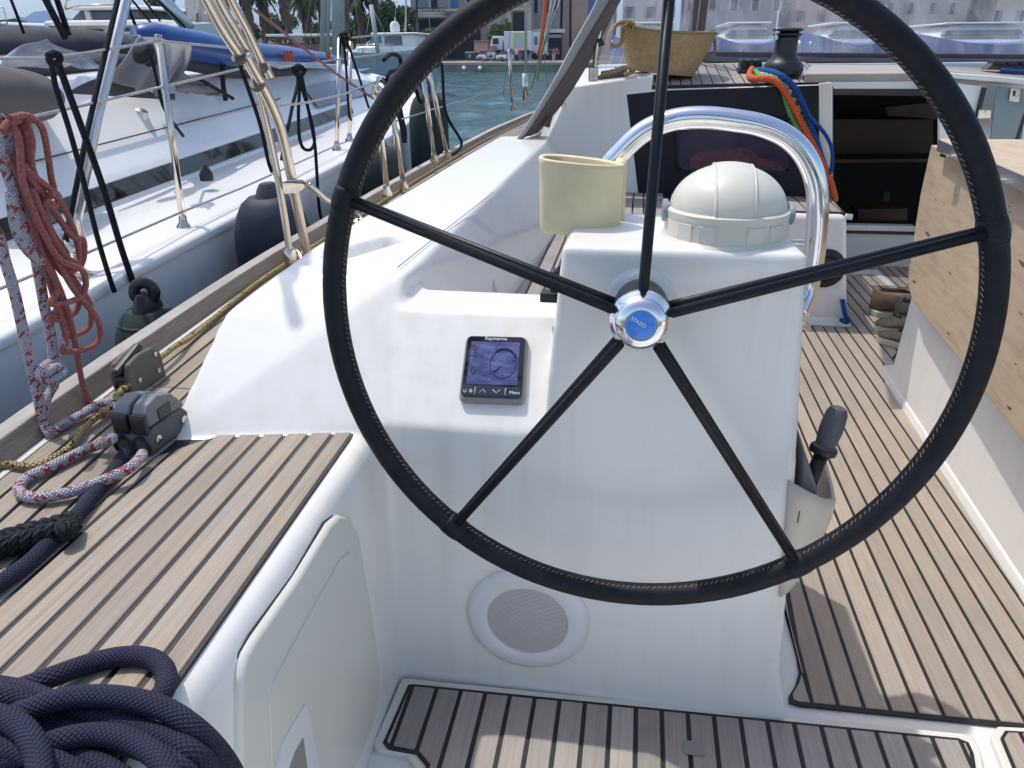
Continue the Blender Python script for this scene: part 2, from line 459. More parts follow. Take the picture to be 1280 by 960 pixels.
leaf('leaf_green', (.035, .075, .018), (.085, .13, .03)); leaf('leaf_light', (.07, .115, .03), (.13, .17, .05)); leaf('palm_leaf', (.045, .075, .02), (.10, .12, .04))
def rope_mat(name, base, fleck=None, thr=(.52, .60), strands=8, fsc=(1.5, 2.2), bump=.9, rough=.75, dark=.45):
    t = NT(name); uv = t.coord('UV'); s = t.n('ShaderNodeSeparateXYZ'); t.l(uv, s.inputs[0])
    u, v = s.outputs[0], s.outputs[1]; n = strands
    a = t.math('MULTIPLY', t.math('ADD', u, v), n); b = t.math('MULTIPLY', t.math('SUBTRACT', u, v), n)
    sa = t.math('ABSOLUTE', t.math('SINE', t.math('MULTIPLY', a, math.pi))); sb = t.math('ABSOLUTE', t.math('SINE', t.math('MULTIPLY', b, math.pi)))
    h = t.math('MULTIPLY', t.math('POWER', sa, .5), t.math('POWER', sb, .5))
    c = base
    if fleck:
        fa = t.math('FLOOR', a); fb = t.math('FLOOR', b); cv = t.n('ShaderNodeCombineXYZ'); t.l(fa, cv.inputs[0]); t.l(fb, cv.inputs[1])
        nz = t.noise(t.scale(cv.outputs[0], (fsc[0]/n, fsc[1]/n, 1)), 1., 3, .7)
        c = t.mix(t.ramp(nz, [(thr[0], 0.), (thr[1], 1.)]), base, fleck)
    c2 = t.mix(t.math('MULTIPLY', t.math('SUBTRACT', 1., h), dark), c, (.01, .01, .012))
    t.pbr(c2, rough, 0, t.bump(h, bump, .004), 0., Specular_IOR_Level=.3); MAT[name] = t.m
rope_mat('rope_navy', (.024, .027, .060), strands=13, bump=.55, dark=.6)
rope_mat('rope_redwhite', (.56, .55, .62), (.48, .08, .07), (.53, .57), 9, (2.4, 4.), dark=.25)
rope_mat('rope_red', (.58, .17, .15), (.56, .34, .32), (.52, .60), 9, (5, 5), dark=.3)
rope_mat('rope_gold', (.50, .37, .15), (.06, .05, .03), (.56, .60), 5, (4, 4), dark=.4)
rope_mat('rope_orange', (.80, .14, .045), strands=6, dark=.35); rope_mat('rope_blue', (.015, .09, .36), strands=6, dark=.4)
rope_mat('rope_green', (.22, .50, .14), strands=6, dark=.35); rope_mat('rope_fleck', (.62, .60, .55), (.05, .10, .07), (.5, .53), 6, (3, 3), dark=.3)
rope_mat('rope_black', (.012, .014, .020), strands=7, dark=.6)
rope_mat('rope_pink', (.50, .26, .24), strands=6, dark=.35)
rope_mat('rope_straw', (.50, .33, .16), strands=4, dark=.6)
def vinyl():
    t = NT('vinyl'); v = t.coord('UV')
    st = t.noise(t.scale(v, (14, 1.6, 1)), 1., 6, .7, .8); sm = t.noise(v, 5., 4)
    f = t.math('ADD', t.math('MULTIPLY', t.ramp(t.math('ADD', t.math('MULTIPLY', st, .7), t.math('MULTIPLY', sm, .3)), [(.40, 0.), (.68, 1.)]), .30), .12)
    b = t.n('ShaderNodeBsdfPrincipled'); b.inputs['Base Color'].default_value = (.74, .77, .84, 1); b.inputs['Roughness'].default_value = .35
    tl = t.n('ShaderNodeBsdfTranslucent'); tl.inputs[0].default_value = (.74, .77, .84, 1)
    ms0 = t.n('ShaderNodeMixShader'); ms0.inputs[0].default_value = .5; t.l(b.outputs[0], ms0.inputs[1]); t.l(tl.outputs[0], ms0.inputs[2])
    tr = t.n('ShaderNodeBsdfTransparent'); tr.inputs[0].default_value = (.9, .93, .96, 1)
    ms = t.n('ShaderNodeMixShader'); t.l(f, ms.inputs[0]); t.l(tr.outputs[0], ms.inputs[1]); t.l(ms0.outputs[0], ms.inputs[2])
    t.l(ms.outputs[0], t.out.inputs[0]); MAT['vinyl'] = t.m
vinyl()
def clear_plastic():
    t = NT('clear_plastic'); v = t.coord()
    b = t.n('ShaderNodeBsdfPrincipled'); b.inputs['Base Color'].default_value = (.5, .53, .6, 1); b.inputs['Roughness'].default_value = .12
    tr = t.n('ShaderNodeBsdfTransparent'); tr.inputs[0].default_value = (.8, .84, .9, 1)
    ms = t.n('ShaderNodeMixShader'); t.l(t.math('ADD', t.math('MULTIPLY', t.noise(v, 9., 4), .5), .15), ms.inputs[0]); t.l(tr.outputs[0], ms.inputs[1]); t.l(b.outputs[0], ms.inputs[2])
    t.l(ms.outputs[0], t.out.inputs[0]); MAT['clear_plastic'] = t.m
clear_plastic()
plain('mast_grey', (.52, .49, .46), .45, var=.08)
def smoked():
    t = NT('smoked_window'); v = t.coord()
    b = t.n('ShaderNodeBsdfPrincipled'); b.inputs['Base Color'].default_value = (.05, .05, .11, 1); b.inputs['Roughness'].default_value = .1
    tr = t.n('ShaderNodeBsdfTransparent'); tr.inputs[0].default_value = (.88, .72, .80, 1)
    ms = t.n('ShaderNodeMixShader'); t.l(t.math('ADD', t.math('MULTIPLY', t.noise(v, 7., 5), .7), .05), ms.inputs[0]); t.l(tr.outputs[0], ms.inputs[1]); t.l(b.outputs[0], ms.inputs[2]); t.l(ms.outputs[0], t.out.inputs[0]); MAT['smoked_window'] = t.m
smoked()
def screen():
    t = NT('lcd'); v = t.coord('UV')
    c = t.mix(t.ramp(t.noise(t.scale(v, (1.3, 3.2, 1)), 2., 3), [(.4, 0.), (.65, 1.)]), (.055, .06, .17), (.12, .135, .30))
    t.pbr(c, .14, 0, None, .4); MAT['lcd'] = t.m
screen()
def water():
    t = NT('water'); v = t.coord()
    a = t.noise(t.scale(v, (1., .30, 1.)), 2.0, 6, .66, .8); b = t.noise(t.scale(v, (1., .5, 1.)), .35, 3, .6); g = t.noise(v, .12, 3)
    h = t.math('ADD', t.math('MULTIPLY', a, .75), t.math('MULTIPLY', b, .2))
    c = t.mix(g, (.035, .095, .10), (.06, .13, .13))
    t.pbr(c, .07, 0, t.bump(h, .6, .5), 0., IOR=1.33); MAT['water'] = t.m
water()
def grille():
    t = NT('speaker_mesh'); v = t.coord('UV'); s = t.n('ShaderNodeSeparateXYZ'); t.l(v, s.inputs[0])
    x = t.math('MULTIPLY', s.outputs[0], 45.); y = t.math('MULTIPLY', s.outputs[1], 52.)
    x = t.math('ADD', x, t.math('MULTIPLY', t.math('MODULO', t.math('FLOOR', y), 2.), .5))
    fx = t.math('SUBTRACT', t.math('FRACT', x), .5); fy = t.math('SUBTRACT', t.math('FRACT', y), .5)
    d = t.math('SQRT', t.math('ADD', t.math('MULTIPLY', fx, fx), t.math('MULTIPLY', fy, fy)))
    hole = t.math('LESS_THAN', d, .31)
    c = t.mix(hole, (.62, .60, .59), (.10, .09, .09))
    t.pbr(c, .6, 0, t.bump(t.math('SUBTRACT', 1., hole), .5, .002)); MAT['speaker_mesh'] = t.m
grille()
# ================================================================== OWN YACHT: soles and decks
def P2(pts, z): return [tuple(Zp(x, y, z)[:2]) for x, y in pts]
def slab(name, px, y, th, mat, parent, bev=.004):
    """outline standing on the upright plane at distance y, given real thickness"""
    V, Fc = prism([Yp(a, b, y) for a, b in px], (0, th, 0)); o = mesh(name, V, Fc, mat, parent)
    if bev: bevel(o, bev, 2)
    return o
DZ = .63                                            # level of helm seat and side deck
sole = mesh('cockpit_sole', *box((-.52, -.9, -.06), (2.6, 4.25, -.012)), MAT['gelcoat'], loc=(0, 0, 0)); tag(sole, kind='structure')
o_px = [(982, 737), (991, 790), (999, 838), (994, 856), (986, 869), (987, 876), (1000, 880), (1280, 908)]
P = P2(o_px, 0)
outl = P + [(1.08, P[-1][1]+.02), (1.10, 2.3), (1.80, 2.45), (1.80, 4.2), (.2, 4.2), (.2, .95), (.33, .85)]
mesh('caulking', *prism([(x, y, -.0035) for x, y in outl], (0, 0, -.006)), MAT['caulk'], sole)
inn = [(x+.010, y+.008) for x, y in P[:6]] + [(x, y+.010) for x, y in P[6:]] + outl[len(P):]
planks(sole, inn, [.3225+.0543*k for k in range(-2, 28)], 0., .008, .0088, MAT['teak_sole'])
gt = [Zp(1050, 338, 0), Zp(1096, 338, 0), Zp(1140, 377, 0), Zp(1133, 377, 0), Zp(1092, 343, 0), Zp(1050, 343, 0)]
mesh('gutter', *prism([(p[0], p[1], .004) for p in gt], (0, 0, -.012)), MAT['cream_edge'], sole)
# unseen stern of the cockpit, added to bounce sunlight onto the console
st_ = thing('stern_moulding', 'unseen white stern moulding closing the cockpit behind the wheel, added for bounced sunlight', 'stern', (.9, -1.9, 0))
o = mesh('transom', *hull([(x, y, z) for x in (-1.0, 3.0) for y, z in ((-1.75, -.06), (-1.70, .42), (-2.3, .45), (-2.3, -.06))]), MAT['gelcoat'], st_); bevel(o, .03, 3)
o = mesh('stern_sole', *box((-.5, -1.78, -.06), (2.8, -.9, -.005)), MAT['gelcoat'], st_)
far_ = thing('far_coaming', 'white coaming along the other side of the cockpit beyond the table', 'coaming', (2.9, 1, 0))
o = mesh('wall', *hull([(x, y, z) for y in (-1.7, 3.3) for x, z in ((2.35, -.06), (2.45, .60), (2.75, .873), (3.0, .87), (3.15, .5), (3.15, -.06))]), MAT['gelcoat'], far_); bevel(o, .03, 3)
# foot panel in its moulded tray
tray_px = [(512, 849), (520, 848), (1192, 914), (1207, 920), (1214, 935)]
T = [(x, y-.020) for x, y in P2(tray_px, .0)]
T = [T[0], T[1], T[2], T[3], T[4], (.70, .20), (.69, -.02), (-.36, -.02), (-.36, .10), (-.385, .122), (-.445, .125), (-.462, .14)]
tp = thing('foot_panel', 'teak planked foot panel in cream moulded tray below the round speaker', 'deck panel', (.1, .15, -.012))
rimo = [(x*1.0+(-.018 if x < -.3 else .016 if x > .6 else 0), y+(.016 if y > .2 else 0)) for x, y in T]
rim = mesh('tray', *prism([(x, y, .004) for x, y in rimo], (0, 0, -.03)), MAT['cream_edge'], tp); bevel(rim, .006, 3)
def inset(poly, d):
    n = len(poly); out = []
    A = sum(poly[i][0]*poly[(i+1) % n][1]-poly[(i+1) % n][0]*poly[i][1] for i in range(n)); sgn = 1 if A > 0 else -1
    for i in range(n):
        p, q, r_ = [np.array(poly[j % n], float) for j in (i-1, i, i+1)]
        e1 = q-p; e2 = r_-q; e1 /= np.linalg.norm(e1); e2 /= np.linalg.norm(e2)
        n1 = np.array((-e1[1], e1[0]))*sgn; n2 = np.array((-e2[1], e2[0]))*sgn; m = n1+n2; m /= max(np.linalg.norm(m), 1e-6)
        out.append(tuple(q+m*d/max(.5, m@n1)))
    return out
mesh('caulking', *prism([(x, y, .0075) for x, y in inset(T, .004)], (0, 0, -.004)), MAT['caulk'], tp)
planks(tp, inset(T, .012), [-.057+.0545*k-.0545*8 for k in range(0, 24)], .0105, .006, .0095, MAT['teak_dark'])
mesh('lift_ring', *join(box((.148, .205, .011), (.188, .238, .0135))), MAT['bezel_grey'], tp)
T2 = [(.775, .355), (.80, .385), (1.3, .43), (1.3, -.02), (.75, -.02), (.762, .2)]
tp2 = thing('foot_panel', 'small teak panel beside the foot panel at the corner of the cockpit sole', 'deck panel', (1., .2, -.012))
rim = mesh('tray', *prism([(x, y, .004) for x, y in T2], (0, 0, -.03)), MAT['cream_edge'], tp2); bevel(rim, .006, 3)
mesh('caulking', *prism([(x, y, .0075) for x, y in inset(T2, .016)], (0, 0, -.004)), MAT['caulk'], tp2)
planks(tp2, inset(T2, .022), [.78+.0545*k for k in range(0, 10)], .0105, .006, .0095, MAT['teak_sole'])

# ------------------------------------------------------------------ console, pedestal, coaming: one moulding
def post(co):
    # hand pocket in the top of the coaming
    a = Zp(425, 325, .86)[:2]; b = Zp(489, 306, .86)[:2]
    a = np.array(a); b = np.array(b); d = b-a; L2 = d@d
    t = np.clip(((co[:, :2]-a)@d)/L2, 0, 1); dist = np.linalg.norm(co[:, :2]-(a+t[:, None]*d), axis=1)
    s = np.clip((.042-dist)/.016, 0, 1); s = s*s*(3-2*s)
    m = (co[:, 2] > .80)
    co[:, 2] -= s*.030*m
    # shallow dish of the pedestal face
    return co
CZ = .873
solids = [
    hull([(-.60, .332, -.05), (-.60, .72, -.05), (.30, .332, -.05), (.30, .72, -.05), (-.60, .332, .638), (-.60, .72, .638), (.10, .332, .638), (.10, .72, .638)]),
    hull([(-.215, .332, -.05), (.352, .332, -.05), (-.215, .66, -.05), (.352, .66, -.05), (-.132, .332, 1.0), (.262, .332, 1.0), (-.125, .62, 1.005), (.255, .62, 1.005), (.312, .332, .5), (-.165, .332, .5), (.315, .62, .5)]),
    hull([(-.15, .5, -.05), (.345, .5, -.05), (-.15, .5, .80), (.285, .5, .80), (-.15, .93, -.05), (.35, .93, -.05), (-.1, .90, .78), (.285, .90, .78)]),
    hull([(.255, .334, .06), (.29, .324, -.03), (.374, .324, -.03), (.336, .333, .15), (.336, .6, .15), (.366, .6, -.03), (.25, .6, -.03)]),
    hull([(x, y, z) for x in (-.62, -.06) for y, z in ((.332, .55), (.332, .638), (.508, .822), (.642, .822), (.642, .5))]),
    hull([(-.45, .332, .638), (-.876, .232, .62), (-.876, .232, .5), (-.845, .46, .80), (-.752, .56, CZ-.004), (-.482, .562, CZ), (-.45, .332, .4),
          (-.92, 1.2, .5), (-.92, 3.0, .5), (-.765, .8, CZ), (-.755, 2.2, CZ+.005), (-.74, 3.2, CZ+.01), (-.478, 1.5, CZ+.003), (-.475, 3.25, CZ+.01),
          (-.43, .62, .5), (-.40, 1.7, .5), (-.33, 2.4, .5), (-.30, 3.25, .5)]),
    hull([(x, y, z) for y in (-1.3, .42) for x, z in ((-1.02, .1), (-1.02, .6235), (-.512, .6235), (-.494, .614), (-.482, .592), (-.478, .55), (-.478, -.06), (-.9, -.06))]),
]
console = moulded('helm_console', solids, .0075, 12, MAT['gelcoat'], None, post)
tag(console, 'white moulded helm console with square pedestal, sloping instrument pod and side coaming', 'helm console')
# moulding joint along the top of the coaming, and the small knob on its inner face
sj = [Zp(497, 334, CZ+.006), Zp(540, 300, CZ+.006), Zp(580, 269, CZ+.007), Zp(617, 240, CZ+.008)]
tube('joint_line', sj, .0012, MAT['bezel_grey'], console, 6)
kp = np.array((-.424, 1.22, .655)); lathe('knob', kp, (1, -.1, .2), [(.0, 0), (.013, .0), (.013, .012), (.017, .014), (.017, .022), (.010, .027), (0, .028)], MAT['gelcoat'], console, 16)
# locker hatch on the wall under the helm seat
def wallp(y, z, off=0.): return (-.487+off, y, z)
hp = [(.283, .39), (.275, .44), (.25, .478), (.21, .49), (-.42, .49), (-.42, -.04), (.16, -.04), (.262, .10)]
def hatch(name, pl, off, th, mat, bev):
    V, Fc = prism([wallp(y, z, off) for y, z in pl], (-th, 0, 0)); o = mesh(name, V, Fc, mat, lh); bevel(o, bev, 4); return o
lh = thing('locker_hatch', 'pale oval-cornered locker hatch in the white wall below the teak helm seat', 'hatch', (-.487, 0, 0))
def roundpoly(pl, r, n=6):
    out = []; m = len(pl)
    for i in range(m):
        a, b, c = [np.array(pl[j % m], float) for j in (i-1, i, i+1)]
        d1 = (a-b); d2 = (c-b); l1 = np.linalg.norm(d1); l2 = np.linalg.norm(d2); rr = min(r, l1*.45, l2*.45)
        p = b+d1/l1*rr; q = b+d2/l2*rr
        for k in range(n+1):
            t = k/n; out.append(tuple((1-t)**2*p+2*t*(1-t)*b+t*t*q))
    return out
def hpx(pts, x): return [tuple(Xp(a, b, x)[1:]) for a, b in pts]
H0 = hpx([(300, 960), (299, 900), (301, 850), (311, 818), (323, 797), (375, 722), (415, 655), (427, 644), (438, 646), (450, 668), (464, 753), (476, 835), (474, 870), (464, 915), (445, 960)], -.470)
H0 += [(H0[-1][0]-.06, H0[-1][1]-.05), (H0[0][0]-.02, H0[0][1]-.10)]
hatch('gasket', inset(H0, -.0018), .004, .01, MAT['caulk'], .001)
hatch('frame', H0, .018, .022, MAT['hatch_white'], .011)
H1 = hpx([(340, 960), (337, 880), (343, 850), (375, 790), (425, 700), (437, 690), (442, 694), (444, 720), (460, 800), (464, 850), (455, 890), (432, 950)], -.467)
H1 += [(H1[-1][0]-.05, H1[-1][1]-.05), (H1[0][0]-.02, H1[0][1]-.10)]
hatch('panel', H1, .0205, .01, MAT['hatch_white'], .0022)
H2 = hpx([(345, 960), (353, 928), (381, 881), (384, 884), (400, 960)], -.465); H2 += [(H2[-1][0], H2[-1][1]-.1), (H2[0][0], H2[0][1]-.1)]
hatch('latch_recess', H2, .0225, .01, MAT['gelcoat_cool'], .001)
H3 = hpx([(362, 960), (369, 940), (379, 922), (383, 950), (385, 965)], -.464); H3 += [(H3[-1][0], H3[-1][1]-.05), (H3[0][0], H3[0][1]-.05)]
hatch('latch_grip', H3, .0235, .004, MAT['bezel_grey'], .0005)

# ------------------------------------------------------------------ helm seat of teak
hs = thing('helm_bench', 'weathered grey teak helm seat of long planks ending at the white console', 'seat', (-.7, -.1, .6))
seat_px_f = [(448, 530), (372, 530), (297, 534), (243, 545), (200, 570), (180, 586)]
Fp = P2(seat_px_f, DZ)
# the seams run a little inwards going forward: frame rotated about the inner edge
e0 = np.array(P2([(448, 530)], DZ)[0]); e1 = np.array(P2([(220, 850)], DZ)[0]); dv = (e0-e1)/np.linalg.norm(e0-e1); nv = np.array((-dv[1], dv[0]))
def sf(a, b, z): p = e0+nv*a+dv*b; return (p[0], p[1], z)
def inv(p): q = np.array(p)-e0; return (q@nv, q@dv)
sp = [inv(p) for p in Fp]
LB = [P2([q], DZ)[0] for q in ((197, 570), (92, 652), (15, 720))]
def xline(y): return LB[2][0]+(LB[0][0]-LB[2][0])*(y-LB[2][1])/(LB[0][1]-LB[2][1])
print('bench edge', LB)
poly = [(a, b-.008) for a, b in sp[:3]]+[inv(LB[0]), inv(LB[2]), inv((xline(-1.3), -1.3)), (0., -1.2)]
mesh('caulking', *prism([sf(a, b, DZ-.0022) for a, b in [(x+(-.002 if x < .01 else .0), y+.003) for x, y in poly]], (0, 0, -.010)), MAT['caulk'], hs)
def s_at(x, y): return inv(P2([(x, y)], DZ)[0])[0]
seams = [s_at(a/4, 480+b/4) for a, b in ((1280, 520), (1280, 370), (1280, 235), (1185, 220), (1060, 235), (930, 280))]
print('seat seams', [round(s, 3) for s in seams])
pitch = .0447
planks(hs, poly, [-.001]+[.036+pitch*k for k in range(0, 8)], DZ, .012, .0082, MAT['teak_seat'], frame=sf)

# ------------------------------------------------------------------ side deck and toe rail
RAIL = [(-1.3, -.90), (-.6, -.985), (.0, -1.075), (.3, -1.112), (.62, -1.144), (1.27, -1.195), (2.5, -1.235), (4., -1.25), (5.8, -1.245), (7.5, -1.17), (9.5, -.95), (11.5, -.5), (13.3, .3), (14.2, 1.0)]
def railx(y):
    return float(np.interp(y, [a for a, b in RAIL], [b for a, b in RAIL]))
ys = [-1.3+.25*k for k in range(0, 63)]
deck = thing('side_deck', None, None, (-1., 2, .6), kind='structure')
V = [(railx(y)-.05, y, DZ-.004) for y in ys]+[(-.55 if y < 3.4 else railx(y)+.55, y, DZ-.004) for y in ys]; n = len(ys)
Fc = [[i, n+i, n+i+1, i+1] for i in range(n-1)]
ck = mesh('caulking', V, Fc, MAT['caulk'], deck); solidify(ck, .02, -1)
for k in range(8):                                   # boards follow the rail
    for (ya, yb) in ((-1.3, .45), (.454, 2.9), (2.904, 5.2), (5.204, 8.4)):
        yy = np.linspace(ya, yb, 9)
        a = [max(railx(y)+.012+.0435*k, -1.4)+.004 for y in yy]; b = [railx(y)+.012+.0435*(k+1)-.004 for y in yy]
        if ya < .5:
            b = [min(q, xline(y)-.006) if y < .46 else q for q, y in zip(b, yy)]; a = [min(p_, q-.0005) for p_, q in zip(a, b)]
            if max(q-p_ for p_, q in zip(a, b)) < .003: continue
        if k > 3 and yb < 1.2: pass
        V = []; z0 = random.uniform(-.0006, .0006)
        for i in range(9): V += [(a[i], yy[i], DZ+z0), (b[i], yy[i], DZ+z0), (a[i], yy[i], DZ-.008), (b[i], yy[i], DZ-.008)]
        Fc = []
        for i in range(8):
            p, q = 4*i, 4*i+4; Fc += [[p, p+1, q+1, q], [p+2, p, q, q+2], [p+1, p+3, q+3, q+1]]
        Fc += [[0, 2, 3, 1], [32, 33, 35, 34]]
        mesh('plank', V, Fc, MAT['teak_seat'], deck)
# unseen topsides under the deck, navy added to cut bounce onto the next hull
V = []
for y in ys: V += [(railx(y)-.055, y, DZ+.01), (railx(y)-.01, y, -.2), (railx(y)+.25, y, -1.2)]
Fc = []
for i in range(n-1):
    for j in range(2): a = 3*i+j; Fc.append([a, a+3, a+4, a+1])
mesh('topside', V, Fc, MAT['navy_gel'], deck, True)
tr = thing('toe_rail', 'weathered teak toe rail along the outer edge of the side deck', 'toe rail', (-1.15, 2, DZ))
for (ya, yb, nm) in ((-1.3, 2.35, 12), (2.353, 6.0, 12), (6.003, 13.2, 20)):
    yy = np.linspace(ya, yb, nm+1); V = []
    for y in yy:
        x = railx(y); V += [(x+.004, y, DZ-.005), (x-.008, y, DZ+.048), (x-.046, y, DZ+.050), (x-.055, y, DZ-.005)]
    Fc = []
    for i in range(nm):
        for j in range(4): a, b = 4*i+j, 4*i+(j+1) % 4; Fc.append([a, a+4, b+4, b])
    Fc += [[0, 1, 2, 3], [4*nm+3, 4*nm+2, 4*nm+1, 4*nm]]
    o = mesh('rail_board', V, Fc, None, tr, mats=[MAT['teak_rail'], MAT['teak_rail_top_lit']], fmat=[1 if (k % 4 == 1 and k < 4*nm) else 0 for k in range(len(Fc))]); bevel(o, .004, 2)
# thin white waterway strip inside the rail
yy = np.linspace(-1.3, 8, 40); V = []
for y in yy: V += [(railx(y)+.004, y, DZ+.003), (railx(y)+.018, y, DZ+.003), (railx(y)+.018, y, DZ-.006)]
Fc = []
for i in range(39):
    for j in range(2): a = 3*i+j; Fc.append([a, a+1, a+4, a+3])
mesh('waterway', V, Fc, MAT['cream_edge'], deck)
# ================================================================== HELM: wheel, compass, rail, pod display, speaker, throttle
TAU = .108
KW = 1.26
WC = CAM+(np.array((0, 0, .998))-CAM)*KW
EX = np.array((1., 0, 0)); EV = np.array((0, math.sin(TAU), math.cos(TAU))); EN = np.array((0, -math.cos(TAU), math.sin(TAU)))
wh = thing('steering_wheel', 'large black five-spoke steering wheel with stitched leather rim and chrome hub', 'steering wheel', WC)
def wp(phi, r, off=0.): return WC+(EX*r*math.sin(phi)+EV*r*math.cos(phi)+EN*off)*KW
def kp_(prof): return [(r*KW, h*KW) for r, h in prof]
RR = .4; PH0 = .022
rim = tube('rim', [wp(2*math.pi*k/120, RR) for k in range(120)], .0155*KW, MAT['wheel_leather'], wh, 20, True)
for k in range(5):
    a = PH0+k*math.radians(72)
    tube('collar', [wp(a+t, RR) for t in np.linspace(-.035, .035, 7)], KW*np.array([.0158, .0166, .0170, .0170, .0170, .0166, .0158]), MAT['wheel_leather'], wh, 20)
# stitches along the inner side of the rim
V, Fc = [], []
for k in range(340):
    a = 2*math.pi*(k+random.uniform(-.15, .15))/340
    if min(abs((a-PH0-j*math.radians(72)+math.pi) % (2*math.pi)-math.pi) for j in range(5)) < .04: continue
    c = wp(a, RR-.0145, .0058); t = wp(a+.0022, RR-.0137, .0074)-c; t /= np.linalg.norm(t)
    L = random.uniform(.0022, .0042)
    nrm = (c-wp(a, RR)); nrm /= np.linalg.norm(nrm); b = np.cross(nrm, t); b /= np.linalg.norm(b)
    sk = t*.75+(wp(a+.01, RR)-wp(a, RR))/.004*.35; sk /= np.linalg.norm(sk); b = np.cross(nrm, sk); b /= np.linalg.norm(b)
    g = frame_box(c, sk, b, nrm, L*1.5*KW, .0007*KW, .0010*KW); o = len(V); V += g[0]; Fc += [[i+o for i in f] for f in g[1]]
tag(mesh('stitching', V, Fc, MAT['stitch'], wh), kind='stuff')
for k in range(5):
    a = PH0+k*math.radians(72)
    front = [wp(a, .034, .032), wp(a, .06, .030), wp(a, .388, .0085)]
    rear = [wp(a, .030, -.014), wp(a, .06, -.0125), wp(a, .388, -.0095)]
    s = tube('spoke', front, .0063*KW, MAT['wheel_paint'], wh, 12)
    tube('rear_bar', rear, .0062*KW, MAT['wheel_paint'], s, 12)
HB = WC
lathe('hub_body', HB, EN, kp_([(.0, -.055), (.035, -.055), (.037, -.02), (.037, .012), (.036, .034), (0, .034)]), MAT['wheel_paint'], wh, 40)
lathe('hub_cap', HB, EN, kp_([(.0370, .026), (.0378, .030), (.0378, .036), (.0360, .0395), (.0352, .041), (.033, .048), (.029, .0545), (.022, .0585), (.0188, .0588), (.018, .0575), (0, .0575)]), MAT['chrome'], wh, 48)
lathe('badge', HB, EN, kp_([(.0172, .057), (.0172, .0585), (.0165, .0590), (0, .0590)]), MAT['hub_blue'], wh, 40)
bd = math.radians(-30); tex = EX*math.cos(bd)+EV*math.sin(bd); tey = -EX*math.sin(bd)+EV*math.cos(bd)
text('badge_text', 'STAZO', .0062*KW, MAT['print_white'], wh, HB+(EN*.0592+EV*.0035-EX*.003)*KW, tex, tey)
lathe('hub_screw', HB+(EV*.0385+EN*.034)*KW, EV, kp_([(0, 0), (.003, 0), (.003, .003), (0, .003)]), MAT['steel'], wh, 12)
# steering shaft with its white collar on the pedestal
ax0 = HB-EN*.05*KW
yface = .332; tshaft = (yface-ax0[1])/(-EN[1]); q = ax0-EN*tshaft
sh = thing('steering_shaft', 'grey steering shaft and pale round collar between wheel hub and pedestal face', 'steering shaft', q)
tube('shaft', [ax0, q], .042, MAT['dark_plastic'], sh, 28)
lathe('collar', q, EN, [(.060, -.03), (.060, .004), (.0575, .009), (.050, .012), (.0, .012)], MAT['gelcoat_cool'], sh, 48)

# ------------------------------------------------------------------ compass under its white hood
CC = np.array((.143, .452, .99))
cp = thing('compass', 'steering compass under a cream domed hood on top of the pedestal', 'compass', CC)
lathe('base_ring', CC, (0, 0, 1), [(.112, 0), (.112, .010), (.106, .016), (.104, .048), (.1055, .050), (.1055, .058), (.101, .061), (0, .061)], MAT['compass_white'], cp, 64)
prof = [(.0985, .054)]+[(.0985*math.cos(t), .058+.074*math.sin(t)) for t in np.linspace(.0, math.pi/2, 14)]
prof[-1] = (0, prof[-1][1])
hood = lathe('hood', CC, (0, 0, 1), prof, MAT['compass_white'], cp, 64)
# raised band over the top of the hood, with a groove each side
def band(x0, x1, lift):
    V, Fc = [], []; nu, nvv = 12, 28
    for j in range(nvv+1):
        b = math.pi*j/nvv
        for i in range(nu+1):
            x = x0+(x1-x0)*i/nu; rr = math.sqrt(max(.0985**2-x*x, 1e-6))
            lf = lift if 0 < i < nu else -.002
            V.append((CC[0]+x, CC[1]-(rr+lf)*math.cos(b), CC[2]+.058+((rr/.0985)*.074+lf)*math.sin(b)))
    for j in range(nvv):
        for i in range(nu): a = j*(nu+1)+i; Fc.append([a, a+1, a+nu+2, a+nu+1])
    return V, Fc
o = mesh('hood_band', *band(-.034, .040, .0032), MAT['compass_white'], cp, True)
ribs = []
for dx in (-.028, .034):
    P = []
    for b in np.linspace(.05, math.pi-.05, 24):
        rr = math.sqrt(.0985**2-dx*dx); P.append((CC[0]+dx, CC[1]-(rr+.003)*math.cos(b), CC[2]+.058+((rr/.0985)*.074+.003)*math.sin(b)))
    ribs.append(P)
tubes('hood_rib', ribs, .0016, MAT['compass_white'], cp, 6)
for s in (-1, 1):
    o = lathe('side_knob', CC+np.array((s*.101, .0, .052)), (s, 0, 0), [(0, 0), (.018, 0), (.019, .003), (.019, .008), (.015, .010), (0, .010)], MAT['knob_grey'], cp, 24, 1., 1.5, (0, 1, 0))
for a in (-2.35, -1.95, -1.2, -.8):
    ex = np.array((math.cos(a), math.sin(a), 0)); ey = np.array((-math.sin(a), math.cos(a), 0))
    V, Fc = frame_box(CC+ex*.1047+np.array((0, 0, .030)), ey, (0, 0, 1), ex, .030, .028, .0022); o = mesh('base_lug', V, Fc, MAT['compass_white'], cp); bevel(o, .0015, 2)

